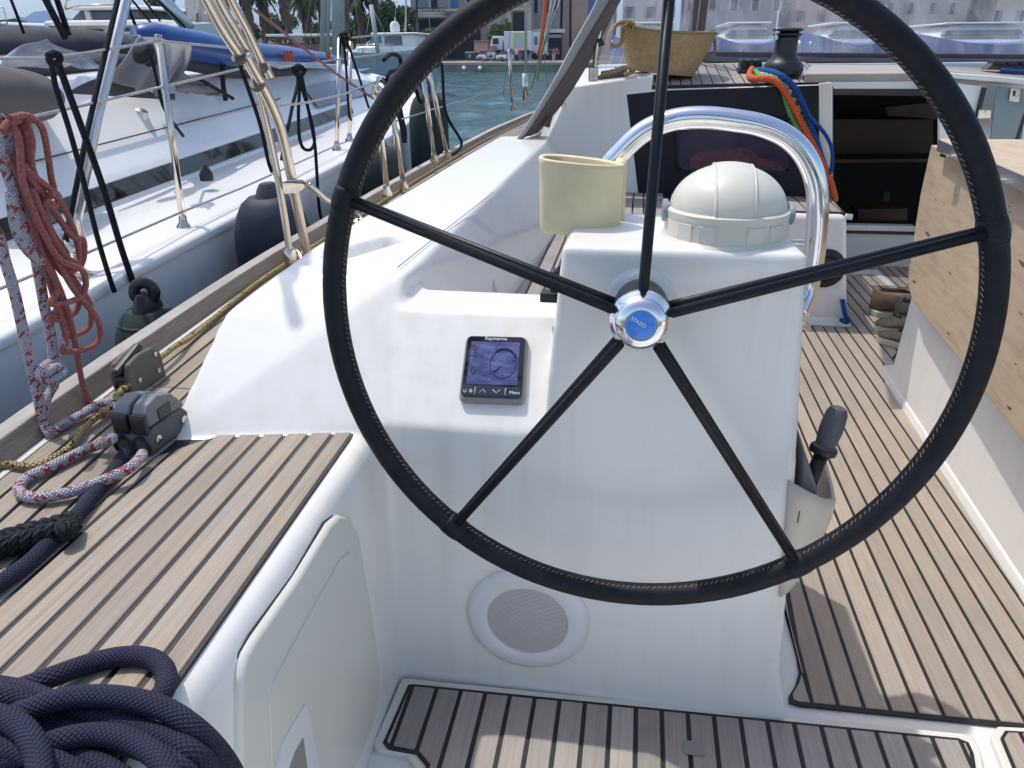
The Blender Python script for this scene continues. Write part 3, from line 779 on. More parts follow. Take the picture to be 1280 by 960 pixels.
# ------------------------------------------------------------------ stainless grab rail arching over the pedestal
gpx = [(750, 232), (757, 217), (777, 190), (806, 164), (842, 150), (880, 147), (920, 151), (955, 158), (985, 172), (1006, 194), (1019, 225), (1022, 262), (1019, 310), (1015, 355), (1013, 382)]
gr = thing('grab_rail', 'polished stainless grab rail arching over the compass', 'grab rail', (.3, .62, .8))
gp = [Yp(a, b, .63) for a, b in gpx]; gp[0] = gp[1]+np.array((-.02, 0, -.10)); gp.insert(0, gp[0]+np.array((-.005, 0, -.12)))
gp[-1] = np.array((.322, .60, .815)); gp[-2] = np.array((.338, .625, .86))
tube('tube', gp, .0205, MAT['chrome'], gr, 20, n=8)
lathe('end_flange', (.316, .585, .80), (.35, .3, .9), [(.03, -.006), (.03, .002), (.022, .008), (0, .008)], MAT['steel'], gr, 24)
lathe('side_stud', (.305, .61, .955), (1, 0, 0), [(0, -.05), (.008, -.05), (.008, .006), (0, .006)], MAT['steel'], gr, 14)

# ------------------------------------------------------------------ cream pouch on the rail
pc = thing('cup_pouch', 'cream moulded cup holder pouch with open top hung on the stainless rail', 'pouch', (-.12, .50, 1.0))
A = Yp(674, 200, .50); B = Yp(780, 207, .50); zt = 1.118; zb = .985
cx, wx = (A[0]+B[0])/2, (B[0]-A[0])/2
def ring(z, s, d, inset_=0.):
    out = []
    for k in range(48):
        t = 2*math.pi*k/48
        ex = 2.0/3.2; cxx = math.copysign(abs(math.cos(t))**ex, math.cos(t)); syy = math.copysign(abs(math.sin(t))**(2/2.4), math.sin(t))
        x = cxx*(wx-inset_)*s; dep = (d-inset_)*(1-.55*max(0, cxx)**2)
        out.append((cx+x, .505+syy*dep, z-.010*cxx*(z-.9)*3))
    return out
V, Fc = [], []
levels = [(zb+.0, .90, .030, 0), (zb+.003, .95, .037, 0), (zb+.012, .965, .041, 0), ((zb+zt)/2, .985, .044, 0), (zt-.012, 1., .046, 0), (zt-.003, 1.02, .049, 0), (zt, 1.01, .047, .002), (zt-.003, .97, .043, .006), (zt-.05, .95, .04, .007), (zb+.015, .92, .036, .007)]
for L in levels: V += ring(*L)
for i in range(len(levels)-1):
    for k in range(48): k2 = (k+1) % 48; Fc.append([i*48+k, i*48+k2, (i+1)*48+k2, (i+1)*48+k])
fm = [0]*len(Fc); fm[-96:] = [1]*96
Fc.append(list(range(48))[::-1]); fm.append(0); Fc.append([(len(levels)-1)*48+k for k in range(48)]); fm.append(1)
mesh('cup', V, Fc, None, pc, True, mats=[MAT['pouch_cream'], MAT['pouch_inner']], fmat=fm)
o = bx('rail_sleeve', (-.058, .535, .985), (-.034, .60, 1.112), MAT['pouch_cream'], pc, .01, 3)
bk = thing('clip_bracket', 'small black clip bracket on the side of the pedestal under the cream pouch', 'bracket', (-.15, .5, .85))
bx('plate', (-.152, .46, .80), (-.135, .53, .93), MAT['black_plastic'], bk, .003)
bx('arm', (-.185, .47, .855), (-.15, .50, .875), MAT['black_plastic'], bk, .003)
bx('tab', (-.166, .48, .865), (-.15, .51, .915), MAT['dark_plastic'], bk, .003)

# ------------------------------------------------------------------ instrument display on the sloping pod
pn = np.array((0, -.722, .692)); pn /= np.linalg.norm(pn); pu = np.array((0, .692, .722)); pu /= np.linalg.norm(pu)
def PL(x, y, off=0.):
    p0 = np.array((0, .335, .635))+pn*off; d = ray(x, y); return CAM+d*((p0-CAM)@pn)/(d@pn)
q00, q10, q11, q01 = PL(576, 506), PL(656, 508), PL(663, 426), PL(582, 423)
dc = (q00+q10+q11+q01)/4; dxv = (q10+q11-q00-q01); dxv /= np.linalg.norm(dxv); dxv -= pn*(dxv@pn); dxv /= np.linalg.norm(dxv); dyv = np.cross(pn, dxv)
ds = thing('sailing_instrument', 'square sailing instrument display with blue screen on the sloping white pod', 'display', dc)
DW = np.linalg.norm(q10+q11-q00-q01)/2; DH = np.linalg.norm(q01+q11-q00-q10)/2
print('display', DW, DH)
def dp(a, b, h): return dc+dxv*a*DW/2+dyv*b*DH/2+pn*h
def dpoly(w0, w1, h0, h1, r, top=0.):
    pl = roundpoly([(w0, h0), (w1, h0), (w1, h1), (w0, h1)], r, 5); return pl
def dslab(name, pl, h, th, mat, bev, par=None):
    V, Fc = prism([dp(a, b, h) for a, b in pl], -pn*th); o = mesh(name, V, Fc, mat, par or ds)
    if bev: bevel(o, bev, 3)
    return o
body = dslab('body', roundpoly([(-1, -1), (1, -1), (.97, 1), (-.97, 1)], .22, 6), .020, .020, MAT['bezel_grey'], .007)
face = dslab('face', roundpoly([(-.93, -.87), (.93, -.87), (.90, .96), (-.90, .96)], .16, 6), .0235, .004, MAT['screen_frame'], .0025)
SCR = [(-.79, -.50), (.76, -.50), (.74, .78), (-.76, .78)]
V = [dp(a, b, .0239) for a, b in SCR]
mesh('screen', V, [[0, 1, 2, 3]], MAT['lcd'], ds, uv=[(0, 0), (1, 0), (1, 1), (0, 1)])
dslab('button_strip', roundpoly([(-.90, -.83), (.90, -.83), (.90, -.56), (-.90, -.56)], .08, 4), .0242, .002, MAT['button_panel'], .0005)
HP = .0248
def dtext(s, sz, a, b, mat, h=HP): text('marking', s, sz*DH, mat, ds, dp(a, b, h), dxv, dyv, .0001)
dtext('Raymarine', .075, 0, .875, MAT['print_white']); dtext('Menu', .065, .70, -.72, MAT['print_white'])
dtext('5', .17, -.60, .42, MAT['print_dark']); dtext('kn', .07, -.40, .37, MAT['print_dark']); dtext('0', .17, -.62, -.10, MAT['print_dark']); dtext('°T', .07, -.45, -.14, MAT['print_dark'])
def dline(name, pts, w, mat, h=HP):
    tube(name, [dp(a, b, h) for a, b in pts], w, mat, ds, 5)
th_ = np.linspace(0, 2*math.pi, 41)
dline('dial', [(.28+.42*math.cos(t)*.95, .12+.42*math.sin(t)) for t in th_], .0006, MAT['print_dark'])
dline('dial_arc', [(.28+.46*math.cos(t)*.95, .12+.46*math.sin(t)) for t in np.linspace(.5, 2.2, 14)], .0013, MAT['print_dark'])
for a in (-2.4, -1.57, -.7, .3, 2.8): dline('tick', [(.28+.28*math.cos(a), .12+.28*math.sin(a)), (.28+.36*math.cos(a), .12+.36*math.sin(a))], .0006, MAT['print_dark'])
dline('needle', [(.05, -.12), (.22, .05)], .0008, MAT['print_dark'])
dline('arrow_up', [(-.36, -.75), (-.26, -.65), (-.16, -.75)], .0007, MAT['print_white']); dline('arrow_down', [(.04, -.65), (.15, -.75), (.26, -.65)], .0007, MAT['print_white'])
dline('gold_bar', [(-.50, -.80), (-.49, -.60)], .0011, MAT['print_gold']); dline('gold_bar', [(.42, -.80), (.43, -.60)], .0011, MAT['print_gold'])
dline('power_symbol', [(-.80+.04*math.cos(t), -.71+.045*math.sin(t)) for t in np.linspace(2.2, 7.2, 12)], .0006, MAT['print_white'])
dline('light_symbol', [(-.62+.035*math.cos(t), -.71+.04*math.sin(t)) for t in np.linspace(0, 6.28, 12)], .0009, MAT['print_white'])
dline('dot', [(-.71, -.62), (-.705, -.62)], .0007, MAT['print_white']); dline('dot', [(.70, -.62), (.705, -.62)], .0007, MAT['print_white'])

# ------------------------------------------------------------------ loudspeaker low on the console
sc_ = Yp(660, 772, .333)
spk = thing('loudspeaker', 'round white loudspeaker with fine mesh grille low on the console wall', 'speaker', sc_)
lathe('ring', sc_, (0, -1, 0), [(.131, -.02), (.131, .004), (.128, .010), (.118, .0145), (.092, .0165), (.086, .0135), (.085, .009), (0, .009)], MAT['gelcoat_cool'], spk, 72)
V = [(sc_[0], sc_[1]-.0125, sc_[2])]; UV = [(.5, .5)]
rings = 6
for i in range(1, rings+1):
    for k in range(48):
        t = 2*math.pi*k/48; r_ = .0855*i/rings; V.append((sc_[0]+r_*math.cos(t), sc_[1]-.0125+.003*(i/rings)**2, sc_[2]+r_*math.sin(t))); UV.append((.5+.5*i/rings*math.cos(t), .5+.5*i/rings*math.sin(t)))
Fc = [[0, 1+k, 1+(k+1) % 48] for k in range(48)]
for i in range(rings-1):
    for k in range(48): k2 = (k+1) % 48; Fc.append([1+i*48+k, 1+(i+1)*48+k, 1+(i+1)*48+k2, 1+i*48+k2])
mesh('grille', V, Fc, MAT['speaker_mesh'], spk, True, UV)

# ------------------------------------------------------------------ engine control at the side of the pedestal
tc = thing('engine_control', 'engine control lever with grey grip in a cream holder on the pedestal side', 'control lever', (.36, .42, .3))
def tshell():
    # curved open-topped shell against the pedestal flank
    V, Fc = [], []; nz = 8
    outer = [(.290, .326), (.325, .327), (.362, .338), (.388, .365), (.396, .42), (.392, .52)]
    n = len(outer)
    for j in range(nz+1):
        t = j/nz
        for i, (x, y) in enumerate(outer):
            top = .585-.055*max(0, (x-.29))/.10+(.03 if i > 4 else 0)
            z = .325+.03*(x-.29)/.1+(top-.325-.03*(x-.29)/.1)*t; sh_ = -((1-t)**1.6)*.062*(x-.29)/.10+(1-t)*.018
            V.append((x+sh_, y, z))
    for j in range(nz):
        for i in range(n-1): a = j*n+i; Fc.append([a, a+1, a+n+1, a+n])
    return V, Fc
o = mesh('holder', *tshell(), MAT['throttle_cream'], tc, True); solidify(o, .007, -1); 
hl('back_plate', [(.318, .36, .42), (.318, .50, .42), (.352, .36, .55), (.318, .36, .62), (.352, .5, .56), (.318, .50, .64)], MAT['cover_grey'], tc, .006)
l0 = np.array((.338, .40, .50)); l1 = Yp(1029, 563, .43); l2 = Yp(1048, 512, .44)
tube('lever', [l0, l1], .0165, MAT['black_plastic'], tc, 16, sx=.8)
d = (l2-l1); Ld = np.linalg.norm(d); d /= Ld
lathe('grip', l1, d, [(.0, -.004), (.021, -.004), (.0235, .002), (.0235, .009), (.0185, .012), (.0195, .02), (.0215, .04), (.0215, .055), (.0195, .078), (.015, .088), (.008, .091), (0, .0915)], MAT['grip_grey'], tc, 28)
lathe('grip_collar', l1, d, [(0, -.006), (.0245, -.005), (.026, .001), (.0245, .008), (.0, .008)], MAT['black_plastic'], tc, 28)
mesh('slot', *box((.316, .3245, .50), (.3175, .327, .525)), MAT['caulk'], tc)
# ================================================================== FORWARD COCKPIT
SZ = .57
ps = thing('cockpit_bench', 'white cockpit seat with teak planked top between pedestal and navy bulkhead', 'seat', (.2, 2, 0))
o = mesh('base', *join(box((-.50, .62, .02), (.20, 3.2, SZ-.012))), MAT['gelcoat'], ps); bevel(o, .02, 3)
o = mesh('end_block', *hull([(.20, 2.96, -.02), (1.105, 2.96, -.02), (.20, 2.95, SZ-.010), (1.005, 2.95, SZ-.010), (.2, 3.55, -.02), (1.08, 3.55, -.02), (.2, 3.55, SZ-.01), (1.03, 3.55, SZ-.01)]), MAT['gelcoat'], ps); bevel(o, .03, 4)
o = mesh('foot_flare', *hull([(.6, 2.93, -.02), (1.12, 2.93, -.02), (1.10, 2.965, .05), (.6, 2.965, .05), (.6, 3.3, -.02), (1.13, 3.3, -.02), (1.09, 3.3, .05)]), MAT['gelcoat'], ps); bevel(o, .012, 3)
outs = [(-.50, .70), (.17, .70), (.17, 2.985), (1.0, 2.985), (1.03, 3.50), (-.50, 3.50)]
mesh('caulking', *prism([(x, y, SZ-.003) for x, y in outs], (0, 0, -.012)), MAT['caulk'], ps)
ss = [-.515+.0545*k for k in range(0, 13)]
planks(ps, inset([(-.50, .70), (.17, .70), (.17, 3.49), (-.50, 3.49)], .008), ss, SZ, .010, .008, MAT['teak_dark'])
planks(ps, inset([(.173, 2.985), (1.0, 2.985), (1.03, 3.50), (.173, 3.50)], .008), [.1735+.0545*k for k in range(0, 17)], SZ, .010, .008, MAT['teak_dark'])
vr = thing('vent_ring', 'round black vent fitting on the white end of the cockpit seat', 'vent', (.9, 2.95, .3))
vc = Yp(1031, 335, 2.955)
lathe('ring', vc, (0, -1, 0), [(.098, -.02), (.098, .010), (.088, .018), (.066, .018), (.060, .004), (0, .004)], MAT['black_plastic'], vr, 36)
lathe('core', vc, (0, -1, 0), [(.052, .0), (.052, .014), (.045, .018), (0, .018)], MAT['dark_plastic'], vr, 30)
lathe('small_button', Yp(1062, 271, 2.96), (1, -.4, 0), [(.014, -.02), (.014, .012), (0, .015)], MAT['gelcoat'], ps, 14)

# ------------------------------------------------------------------ coachroof with navy bulkhead
cr = thing('coachroof', 'white coachroof end with navy bulkhead, smoked window and planked top', 'cabin', (.3, 3.4, .57))
YB = 3.42
# aft wall, white, seen to the outboard side of the navy panel
roofz = lambda y, x=0: 1.145+.110*min(max((y-3.42)/.9, 0), 1.4)+(.02 if x < -.3 else 0)
A = Yp(800, 108, 3.43); B = Yp(1034, 104, 3.43)
w = mesh('aft_wall', *hull([Yp(690, 157, 3.40), Yp(714, 107, 3.40), Yp(818, 93, 3.40), Yp(803, 110, 3.40), Yp(792, 262, 3.40), Yp(640, 262, 3.40), (-.56, 4.3, .6), (-.50, 4.3, 1.19), (-.06, 4.3, 1.20), (-.06, 4.3, .6)]), MAT['gelcoat'], cr); bevel(w, .018, 4)
w = mesh('aft_wall', *hull([Yp(785, 113, 3.401)*(1, 1, 1), Yp(1041, 105.5, 3.401), Yp(1041, 262, 3.401), Yp(785, 262, 3.401), (-.12, 4.3, .6), (A[0]-.1, 4.3, A[2]+.098), (B[0]+.02, 4.3, B[2]+.098), (1.0, 4.3, .5)]), MAT['gelcoat'], cr); bevel(w, .008, 3)
yb = 3.398
slab('navy_panel', [(783, 118), (832, 113), (1025, 106.5), (1023, 262), (800, 262)], yb, .014, MAT['navy_gel'], cr, .004)
slab('window', roundpoly([(847, 148), (985, 150), (986, 214), (849, 212)], 9, 4), yb-.050, .004, MAT['smoked_window'], cr, .001)
def cl_(u, v):
    p = Yp(862+118*u, 213-v*(34*math.sin(math.pi*min(1, .15+u*.85))*(.75+.35*noise.noise(Vector((u*6, 0, 3))))+3), yb-.014)
    return p+np.array((0, -.022*abs(noise.noise(Vector((u*14, v*8, 1)))), .004*noise.noise(Vector((u*20, v*9, 5)))))
grid('stowed_cloth', cl_, 30, 10, MAT['orange_cloth'], cr)
# things lying inside behind the smoked window
for q_ in ([(845, 146), (988, 148), (988, 150), (845, 148)], [(846, 212), (988, 214), (988, 216.5), (846, 214.5)], [(845, 146), (847, 146), (849, 214), (846, 214)], [(985, 148), (988, 148), (989, 216), (986, 216)]):
    slab('window_frame', q_, yb-.049, .05, MAT['navy_gel'], cr, .001)
# planked top
tp_px = [(806, 106), (835, 112), (1004, 104), (1036, 102)]
tz = 1.168
def rz(x, y): 
    k = (x-A[0])/(B[0]-A[0]); return A[2]+(B[2]-A[2])*k+.010+(y-3.43)*.118
poly = [(A[0]-.06, 3.412), (B[0]-.01, 3.412), (B[0]+.01, 4.12), (A[0]-.16, 4.12)]
mesh('caulking', *prism([(x, y, rz(x, y)-.003) for x, y in poly], (0, 0, -.012)), MAT['caulk'], cr)
planks(cr, inset(poly, .006), [A[0]-.06+.0545*k for k in range(-2, 22)], 0, .006, .007, MAT['teak_dark'], zf=rz)
jw = slab('corner_post', [(1024, 104), (1040, 103), (1041, 262), (1023, 262)], 3.392, .03, MAT['gelcoat'], cr, .004)
# hatch garage and sill ahead
slab('hatch_front', [(1040, 97), (1152, 93), (1300, 99), (1300, 118), (1160, 111), (1040, 111)], 3.85, .03, MAT['gelcoat'], cr, .004)
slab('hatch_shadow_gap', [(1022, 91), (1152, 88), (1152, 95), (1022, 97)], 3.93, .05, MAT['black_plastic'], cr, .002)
V, Fc = prism([Zp(1006, 92, 1.215), Zp(1148, 91, 1.215), Zp(1140, 81, 1.225), Zp(1014, 81, 1.225)], (0, 0, -.03)); o = mesh('sliding_hatch', V, Fc, MAT['teak_dark'], cr); bevel(o, .006, 2)
slab('roof_ledge', [(745, 92), (1300, 86), (1300, 77), (745, 82)], 4.20, .5, MAT['gelcoat_cool'], cr, .006)
slab('roof_far_trim', [(880, 77), (1300, 79), (1300, 74), (880, 72)], 4.24, .05, MAT['canvas_brown'], cr, .003)

# ------------------------------------------------------------------ companionway
cw = thing('companionway', 'open companionway with dark brown saloon inside and white sill', 'doorway', (1.3, 4.2, 0))
YC = 4.2
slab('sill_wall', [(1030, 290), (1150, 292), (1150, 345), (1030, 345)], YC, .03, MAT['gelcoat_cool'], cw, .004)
slab('sill', [(1036, 281), (1145, 283), (1145, 290), (1036, 288)], YC-.03, .07, MAT['gelcoat'], cw, .006)
slab('sill_seal', [(1036, 288.5), (1145, 290.5), (1145, 294), (1036, 291.5)], YC-.012, .03, MAT['black_plastic'], cw, .001)
slab('frame_side', [(1036, 108), (1042, 108), (1043, 284), (1038, 284)], 3.60, .05, MAT['black_plastic'], cw, .002)
a = Yp(1030, 100, YC+.02); b = Yp(1330, 330, YC+.02)
x0, x1, z0, z1 = a[0]-.1, b[0]-.05, -.02, a[2]-.01
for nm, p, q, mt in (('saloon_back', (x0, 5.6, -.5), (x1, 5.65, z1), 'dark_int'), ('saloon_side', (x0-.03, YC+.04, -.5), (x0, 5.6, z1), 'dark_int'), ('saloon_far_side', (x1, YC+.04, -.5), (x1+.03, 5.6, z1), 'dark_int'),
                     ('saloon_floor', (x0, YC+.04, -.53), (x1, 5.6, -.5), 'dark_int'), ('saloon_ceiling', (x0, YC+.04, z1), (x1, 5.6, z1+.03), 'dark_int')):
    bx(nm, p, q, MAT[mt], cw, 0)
slab('header', [(1040, 111), (1210, 111), (1210, 121), (1040, 118.5)], YC-.02, .06, MAT['cover_brown'], cw, .003)
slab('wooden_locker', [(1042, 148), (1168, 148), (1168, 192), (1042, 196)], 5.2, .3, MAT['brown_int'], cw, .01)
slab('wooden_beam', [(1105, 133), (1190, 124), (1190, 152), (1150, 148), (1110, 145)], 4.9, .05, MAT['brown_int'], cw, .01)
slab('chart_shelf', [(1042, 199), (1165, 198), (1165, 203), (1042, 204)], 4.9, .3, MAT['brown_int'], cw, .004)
slab('lower_step', [(1072, 262), (1135, 260), (1135, 276), (1072, 278)], 4.5, .2, MAT['brown_int'], cw, .008)
slab('green_bottle', [(1105, 240), (1112, 240), (1113, 252), (1104, 252)], 4.6, .05, MAT['fender_rib'], cw, .003)

# ------------------------------------------------------------------ open door panel and acrylic washboard beside the companionway
sb = thing('bulkhead_door', 'white bulkhead door panel with dark edge and steel hinge beside the companionway', 'door', (1.7, 3.6, .4))
slab('panel', [(1174, 101), (1231, 108), (1214, 175), (1174, 230)], 3.62, .03, MAT['gelcoat'], sb, .006)
slab('edge_seal', [(1229, 109), (1234, 110), (1218, 170), (1214, 170)], 3.60, .03, MAT['black_plastic'], sb, .002)
slab('finger_hole', roundpoly([(1196, 126), (1212, 127), (1214, 138), (1206, 150), (1196, 148)], 4, 4), 3.612, .02, MAT['black_plastic'], sb, .002)
for (p, q) in (((1224, 137), (1232, 148)), ((1232.5, 137), (1241, 148))):
    slab('hinge', [p, (q[0], p[1]+.5), q, (p[0]-2, q[1])], 3.585, .012, MAT['steel'], sb, .002)
wb = thing('washboard', 'grey tinted acrylic washboard with steel latch by the bulkhead door', 'panel', (1.9, 3.6, .4))
slab('pane', [(1246, 107), (1283, 111), (1278, 175), (1238, 175)], 3.57, .012, MAT['acrylic_grey'], wb, .002)
slab('dark_edge', [(1280, 142), (1284, 142), (1274, 176), (1269, 176)], 3.565, .02, MAT['black_plastic'], wb, .002)
slab('latch', roundpoly([(1264, 110), (1276, 111), (1274, 128), (1261, 126)], 2, 3), 3.555, .02, MAT['steel'], wb, .003)
slab('latch_slot', [(1267, 113), (1270, 113.5), (1269, 120), (1266, 120)], 3.553, .01, MAT['black_plastic'], wb, 0)
rw = thing('bulkhead', 'white bulkhead framing the acrylic washboard under the coachroof edge', 'bulkhead', (1.9, 3.7, 0))
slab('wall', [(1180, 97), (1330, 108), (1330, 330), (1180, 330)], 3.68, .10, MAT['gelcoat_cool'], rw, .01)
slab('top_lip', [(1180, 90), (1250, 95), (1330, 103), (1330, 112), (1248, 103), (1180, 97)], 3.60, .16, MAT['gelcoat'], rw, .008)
V, Fc = prism([Yp(1182, 89, 3.62), Yp(1330, 101, 3.62), Yp(1330, 89, 4.0), Yp(1182, 83, 4.0)], (0, 0, -.012)); mesh('top_board', V, Fc, MAT['teak_dark'], rw)
ol = thing('rope_organiser', 'dark clutch bank with blue line on top of the bulkhead edge', 'rope clutch', (1.9, 3.8, 1.16))
slab('base', [(1232, 87), (1242, 78), (1330, 80), (1330, 90)], 3.80, .08, MAT['clutch_olive'], ol, .006)
for k in range(4):
    slab('lever', [(1243+16*k, 76), (1256+16*k, 76.5), (1257+16*k, 82), (1244+16*k, 81.5)], 3.775, .10, MAT['black_plastic'], ol, .006)
tube('blue_line', [Yp(1250, 88, 3.76), Yp(1265, 89, 3.75), Yp(1290, 90.5, 3.75), Yp(1330, 92, 3.75)], .011, MAT['rope_blue'], ol, 8, n=4)

# ------------------------------------------------------------------ cockpit table with hanging leaf
ct = thing('cockpit_table', 'cockpit table with pale wooden drop leaf hanging over its white base', 'table', (1.2, 1.6, 0))
def lx(y): return .945+.085*(y-.95)
def LP(x, y):                                    # point of the leaf plane under a pixel
    n_ = np.array((1, -.085, 0.)); p0 = np.array((lx(.95), .95, 0)); d = ray(x, y); return CAM+d*((p0-CAM)@n_)/(d@n_)
lp = [LP(1164, 181), LP(1151, 240), LP(1134, 345), LP(1135, 358), LP(1140, 375), LP(1148, 387), LP(1204, 456), LP(1280, 555)]
bot = lp[-1]+(lp[-1]-lp[-2])*1.6; t1 = LP(1280, 234); t0 = lp[0]; topx = t1+(t1-t0)*1.3
topx[2] = t0[2]*.5+topx[2]*.5
V, Fc = prism(lp+[bot, topx], (.022, 0, 0)); o = mesh('drop_leaf', V, Fc, MAT['table_wood'], ct); bevel(o, .004, 2)
ztop = t0[2]+.012
print('table top', ztop, [tuple(np.round(p, 3)) for p in (t0, t1, topx, bot)])
Tn = Zp(1175, 173, ztop+.03); Ta = Zp(1280, 217, ztop+.03); td = Ta-Tn
Tq = Tn+td*2.0
o = mesh('table_top', *prism([Tn, Tq, Tq+np.array((.8, 0, 0)), Tn+np.array((.55, 0, 0))], (0, 0, -.026)), MAT['table_wood'], ct); bevel(o, .004, 2)
hing = [Tn+np.array((-.004, .0, -.004)), Tq+np.array((-.004, 0, -.004))]
V, Fc = prism([hing[0], hing[1], hing[1]+np.array((.018, 0, 0)), hing[0]+np.array((.018, 0, 0))], (0, 0, -.036)); mesh('edge_strip', V, Fc, MAT['alu'], ct)
hd = (hing[1]-hing[0])
for k in (.12, .42, .62):
    c = hing[0]+hd*k+np.array((-.012, 0, -.030)); bx('hinge', c-np.array((.014, .03, .006)), c+np.array((.014, .03, .006)), MAT['steel'], ct, .002)
b0 = Zp(1110, 478, 0); b1 = Zp(1250, 697, 0); bd_ = (b1-b0)/np.linalg.norm(b1-b0); bq = b0+bd_*2.4; bn = np.array((.12, 0, 0))
tpz = .80
o = mesh('base', *hull([b0, bq, b0+(.03, .0, tpz), bq+(.03, 0, tpz), b0+(.5, .1, 0), bq+(.6, 0, 0), b0+(.45, .05, tpz), bq+(.55, 0, tpz)]), MAT['gelcoat'], ct); bevel(o, .02, 4)
f0 = Zp(1103, 459, 0)
o = mesh('base_flange', *hull([f0+(0, .0, -.01), f0+(.02, .05, -.01), b0+(-.012, 0, -.01), bq+(-.014, 0, -.01), f0+(.01, 0, .012), b0+(-.004, 0, .03), bq+(-.004, 0, .03), b0+(.5, .2, -.01), bq+(.5, 0, -.01), b0+(.5, .2, .03), bq+(.5, 0, .03)]), MAT['gelcoat'], ct); bevel(o, .008, 3)
bt = Xp(1270, 649, 1.068)
lathe('base_button', bt, (-1, 0, .02), [(.024, -.02), (.024, .004), (.020, .009), (.010, .012), (0, .0125)], MAT['gelcoat'], ct, 24)
# brown stains of the leaf, each a small flat scab
rs = random.Random(4)
stains = [(1160, 293, 7, 9), (1188, 342, 3, 7), (1143, 352, 4, 6), (1186, 417, 4, 6), (1277, 328, 6, 12), (1262, 98+160, 3, 4), (1262, 510, 5, 9), (1270, 455, 3, 5), (1136, 455-100, 2, 3), (1262, 265, 5, 2), (1215, 300, 2, 3), (1225, 405, 2, 4), (1250, 425, 2, 4), (1170, 250, 2, 3), (1276, 392, 3, 6)]
for (px, py, a_, b_) in stains:
    V, Fc = [], []; o_ = 0; m = 9; V.append(LP(px, py)+np.array((-.0012, 0, 0)))
    for k in range(m):
        t = 2*math.pi*k/m; q_ = .42*rs.uniform(.55, 1.2); V.append(LP(px+a_*q_*math.cos(t)+b_*.25*math.sin(t), py+b_*q_*math.sin(t))+np.array((-.0009, 0, 0)))
    Fc += [[o_, o_+1+k, o_+1+(k+1) % m] for k in range(m)]
    mesh('stain', V, Fc, MAT['bark'], ct)

# ------------------------------------------------------------------ two pairs of deck shoes on the sole
def shoe(name, label, heel, toe, w, h, upper, low, z0=0.0):
    heel = np.array((heel[0], heel[1], z0)); toe = np.array((toe[0], toe[1], z0)); d = toe-heel; L = np.linalg.norm(d); d /= L; s = np.cross((0, 0, 1), d)
    t = thing(name, label, 'shoe', heel)
    N = 15; M_ = 16
    def wid(u): return w/2*(.72+.28*math.sin(min(u, .75)/.75*math.pi*.9))*(1 if u < .8 else math.sqrt(max(0.02, 1-((u-.8)/.21)**2)))*(math.sqrt(max(.05, 1-((.1-u)/.105)**2)) if u < .1 else 1)
    V, Fc = [], []
    for i in range(N+1):
        u = i/N; ww = wid(u); hh = h*(1.0-.0*u) if u < .42 else h*(1-.62*((u-.42)/.58)**.8)
        c = heel+d*u*L
        for k in range(M_):
            a = 2*math.pi*k/M_
            x = math.copysign(abs(math.cos(a))**.7, math.cos(a))*ww; zz = .028+(hh-.028)*(.5+.5*math.copysign(abs(math.sin(a))**.75, math.sin(a)))
            if math.sin(a) > .2: x *= (.80 if u < .5 else .9)
            V.append(c+s*x+np.array((0, 0, zz)))
    for i in range(N):
        for k in range(M_):
            k2 = (k+1) % M_; m_ = (k+.5)/M_*2*math.pi; u = (i+.5)/N
            if .06 < u < .46 and .7 < m_ < 2.45: continue       # opening
            Fc.append([i*M_+k, (i+1)*M_+k, (i+1)*M_+k2, i*M_+k2])
    Fc.append(list(range(M_))); Fc.append([N*M_+k for k in range(M_)][::-1])
    o = mesh('upper', V, Fc, MAT[upper], t, True); solidify(o, .005, 1)
    sp_ = []
    for u in np.linspace(0, 1, 18): sp_.append(heel+d*u*L+s*wid(u)*1.08)
    for u in np.linspace(1, 0, 18): sp_.append(heel+d*u*L-s*wid(u)*1.08)
    o = mesh('sole', *prism([p+np.array((0, 0, .001)) for p in sp_], (0, 0, .030)), MAT['shoe_sole'], t); bevel(o, .004, 2)
    li = [heel+d*u*L+s*wid(u)*.7*e+np.array((0, 0, h*.55)) for e, us in ((1, np.linspace(.05, .5, 6)), (-1, np.linspace(.5, .05, 6))) for u in us]
    mesh('lining', li, [list(range(12))], MAT['shoe_lining'], t)
    P = []
    for q, u in enumerate(np.linspace(.50, .74, 7)):
        hh = h*(1-.62*((u-.42)/.58)**.8)+.004; P.append(heel+d*u*L+s*(w*.22 if q % 2 else -w*.22)+np.array((0, 0, hh)))
    tube('lace', P, .004, MAT['lace'], t, 6, n=3)
    return t
h1 = Zp(1086, 392, 0); shoe('shoe', 'brown shoe with rust lining standing behind the olive shoes', h1[:2], (h1[0]+.40, h1[1]-.02), .15, .15, 'shoe_brown', 0)
h2 = Zp(1115, 405, 0); shoe('shoe', 'brown lace-up shoe between the rust-lined shoe and the olive pair', h2[:2], (h2[0]+.36, h2[1]-.25), .15, .15, 'shoe_brown', 0)
h3 = Zp(1180, 415, 0); t3 = Zp(1093, 413, 0); shoe('shoe', 'olive shoe with cream sole, the farther one of the olive pair by the table', h3[:2], t3[:2], .15, .12, 'shoe_olive', 0)
h4 = Zp(1190, 447, 0); t4 = Zp(1096, 424, 0); shoe('shoe', 'olive shoe with cream sole nearest the table base', h4[:2], t4[:2], .15, .11, 'shoe_olive', 0)
tag(tube('loose_lace', [Zp(1126, 434, .03), Zp(1122, 441, .006), Zp(1117, 447, .006)], .005, MAT['lace'], None, 6, n=4), 'dark shoe lace end trailing on the teak beside the olive shoes', 'shoe lace')
for p_ in [o for o in bpy.data.objects if o.get('category') == 'shoe']: p_['group'] = 'deck shoes on the cockpit sole'
lb = [Yp(1053, 374, 2.94), Yp(1056, 392, 2.92), Yp(1060, 402, 2.95), Yp(1052, 400, 2.9)]
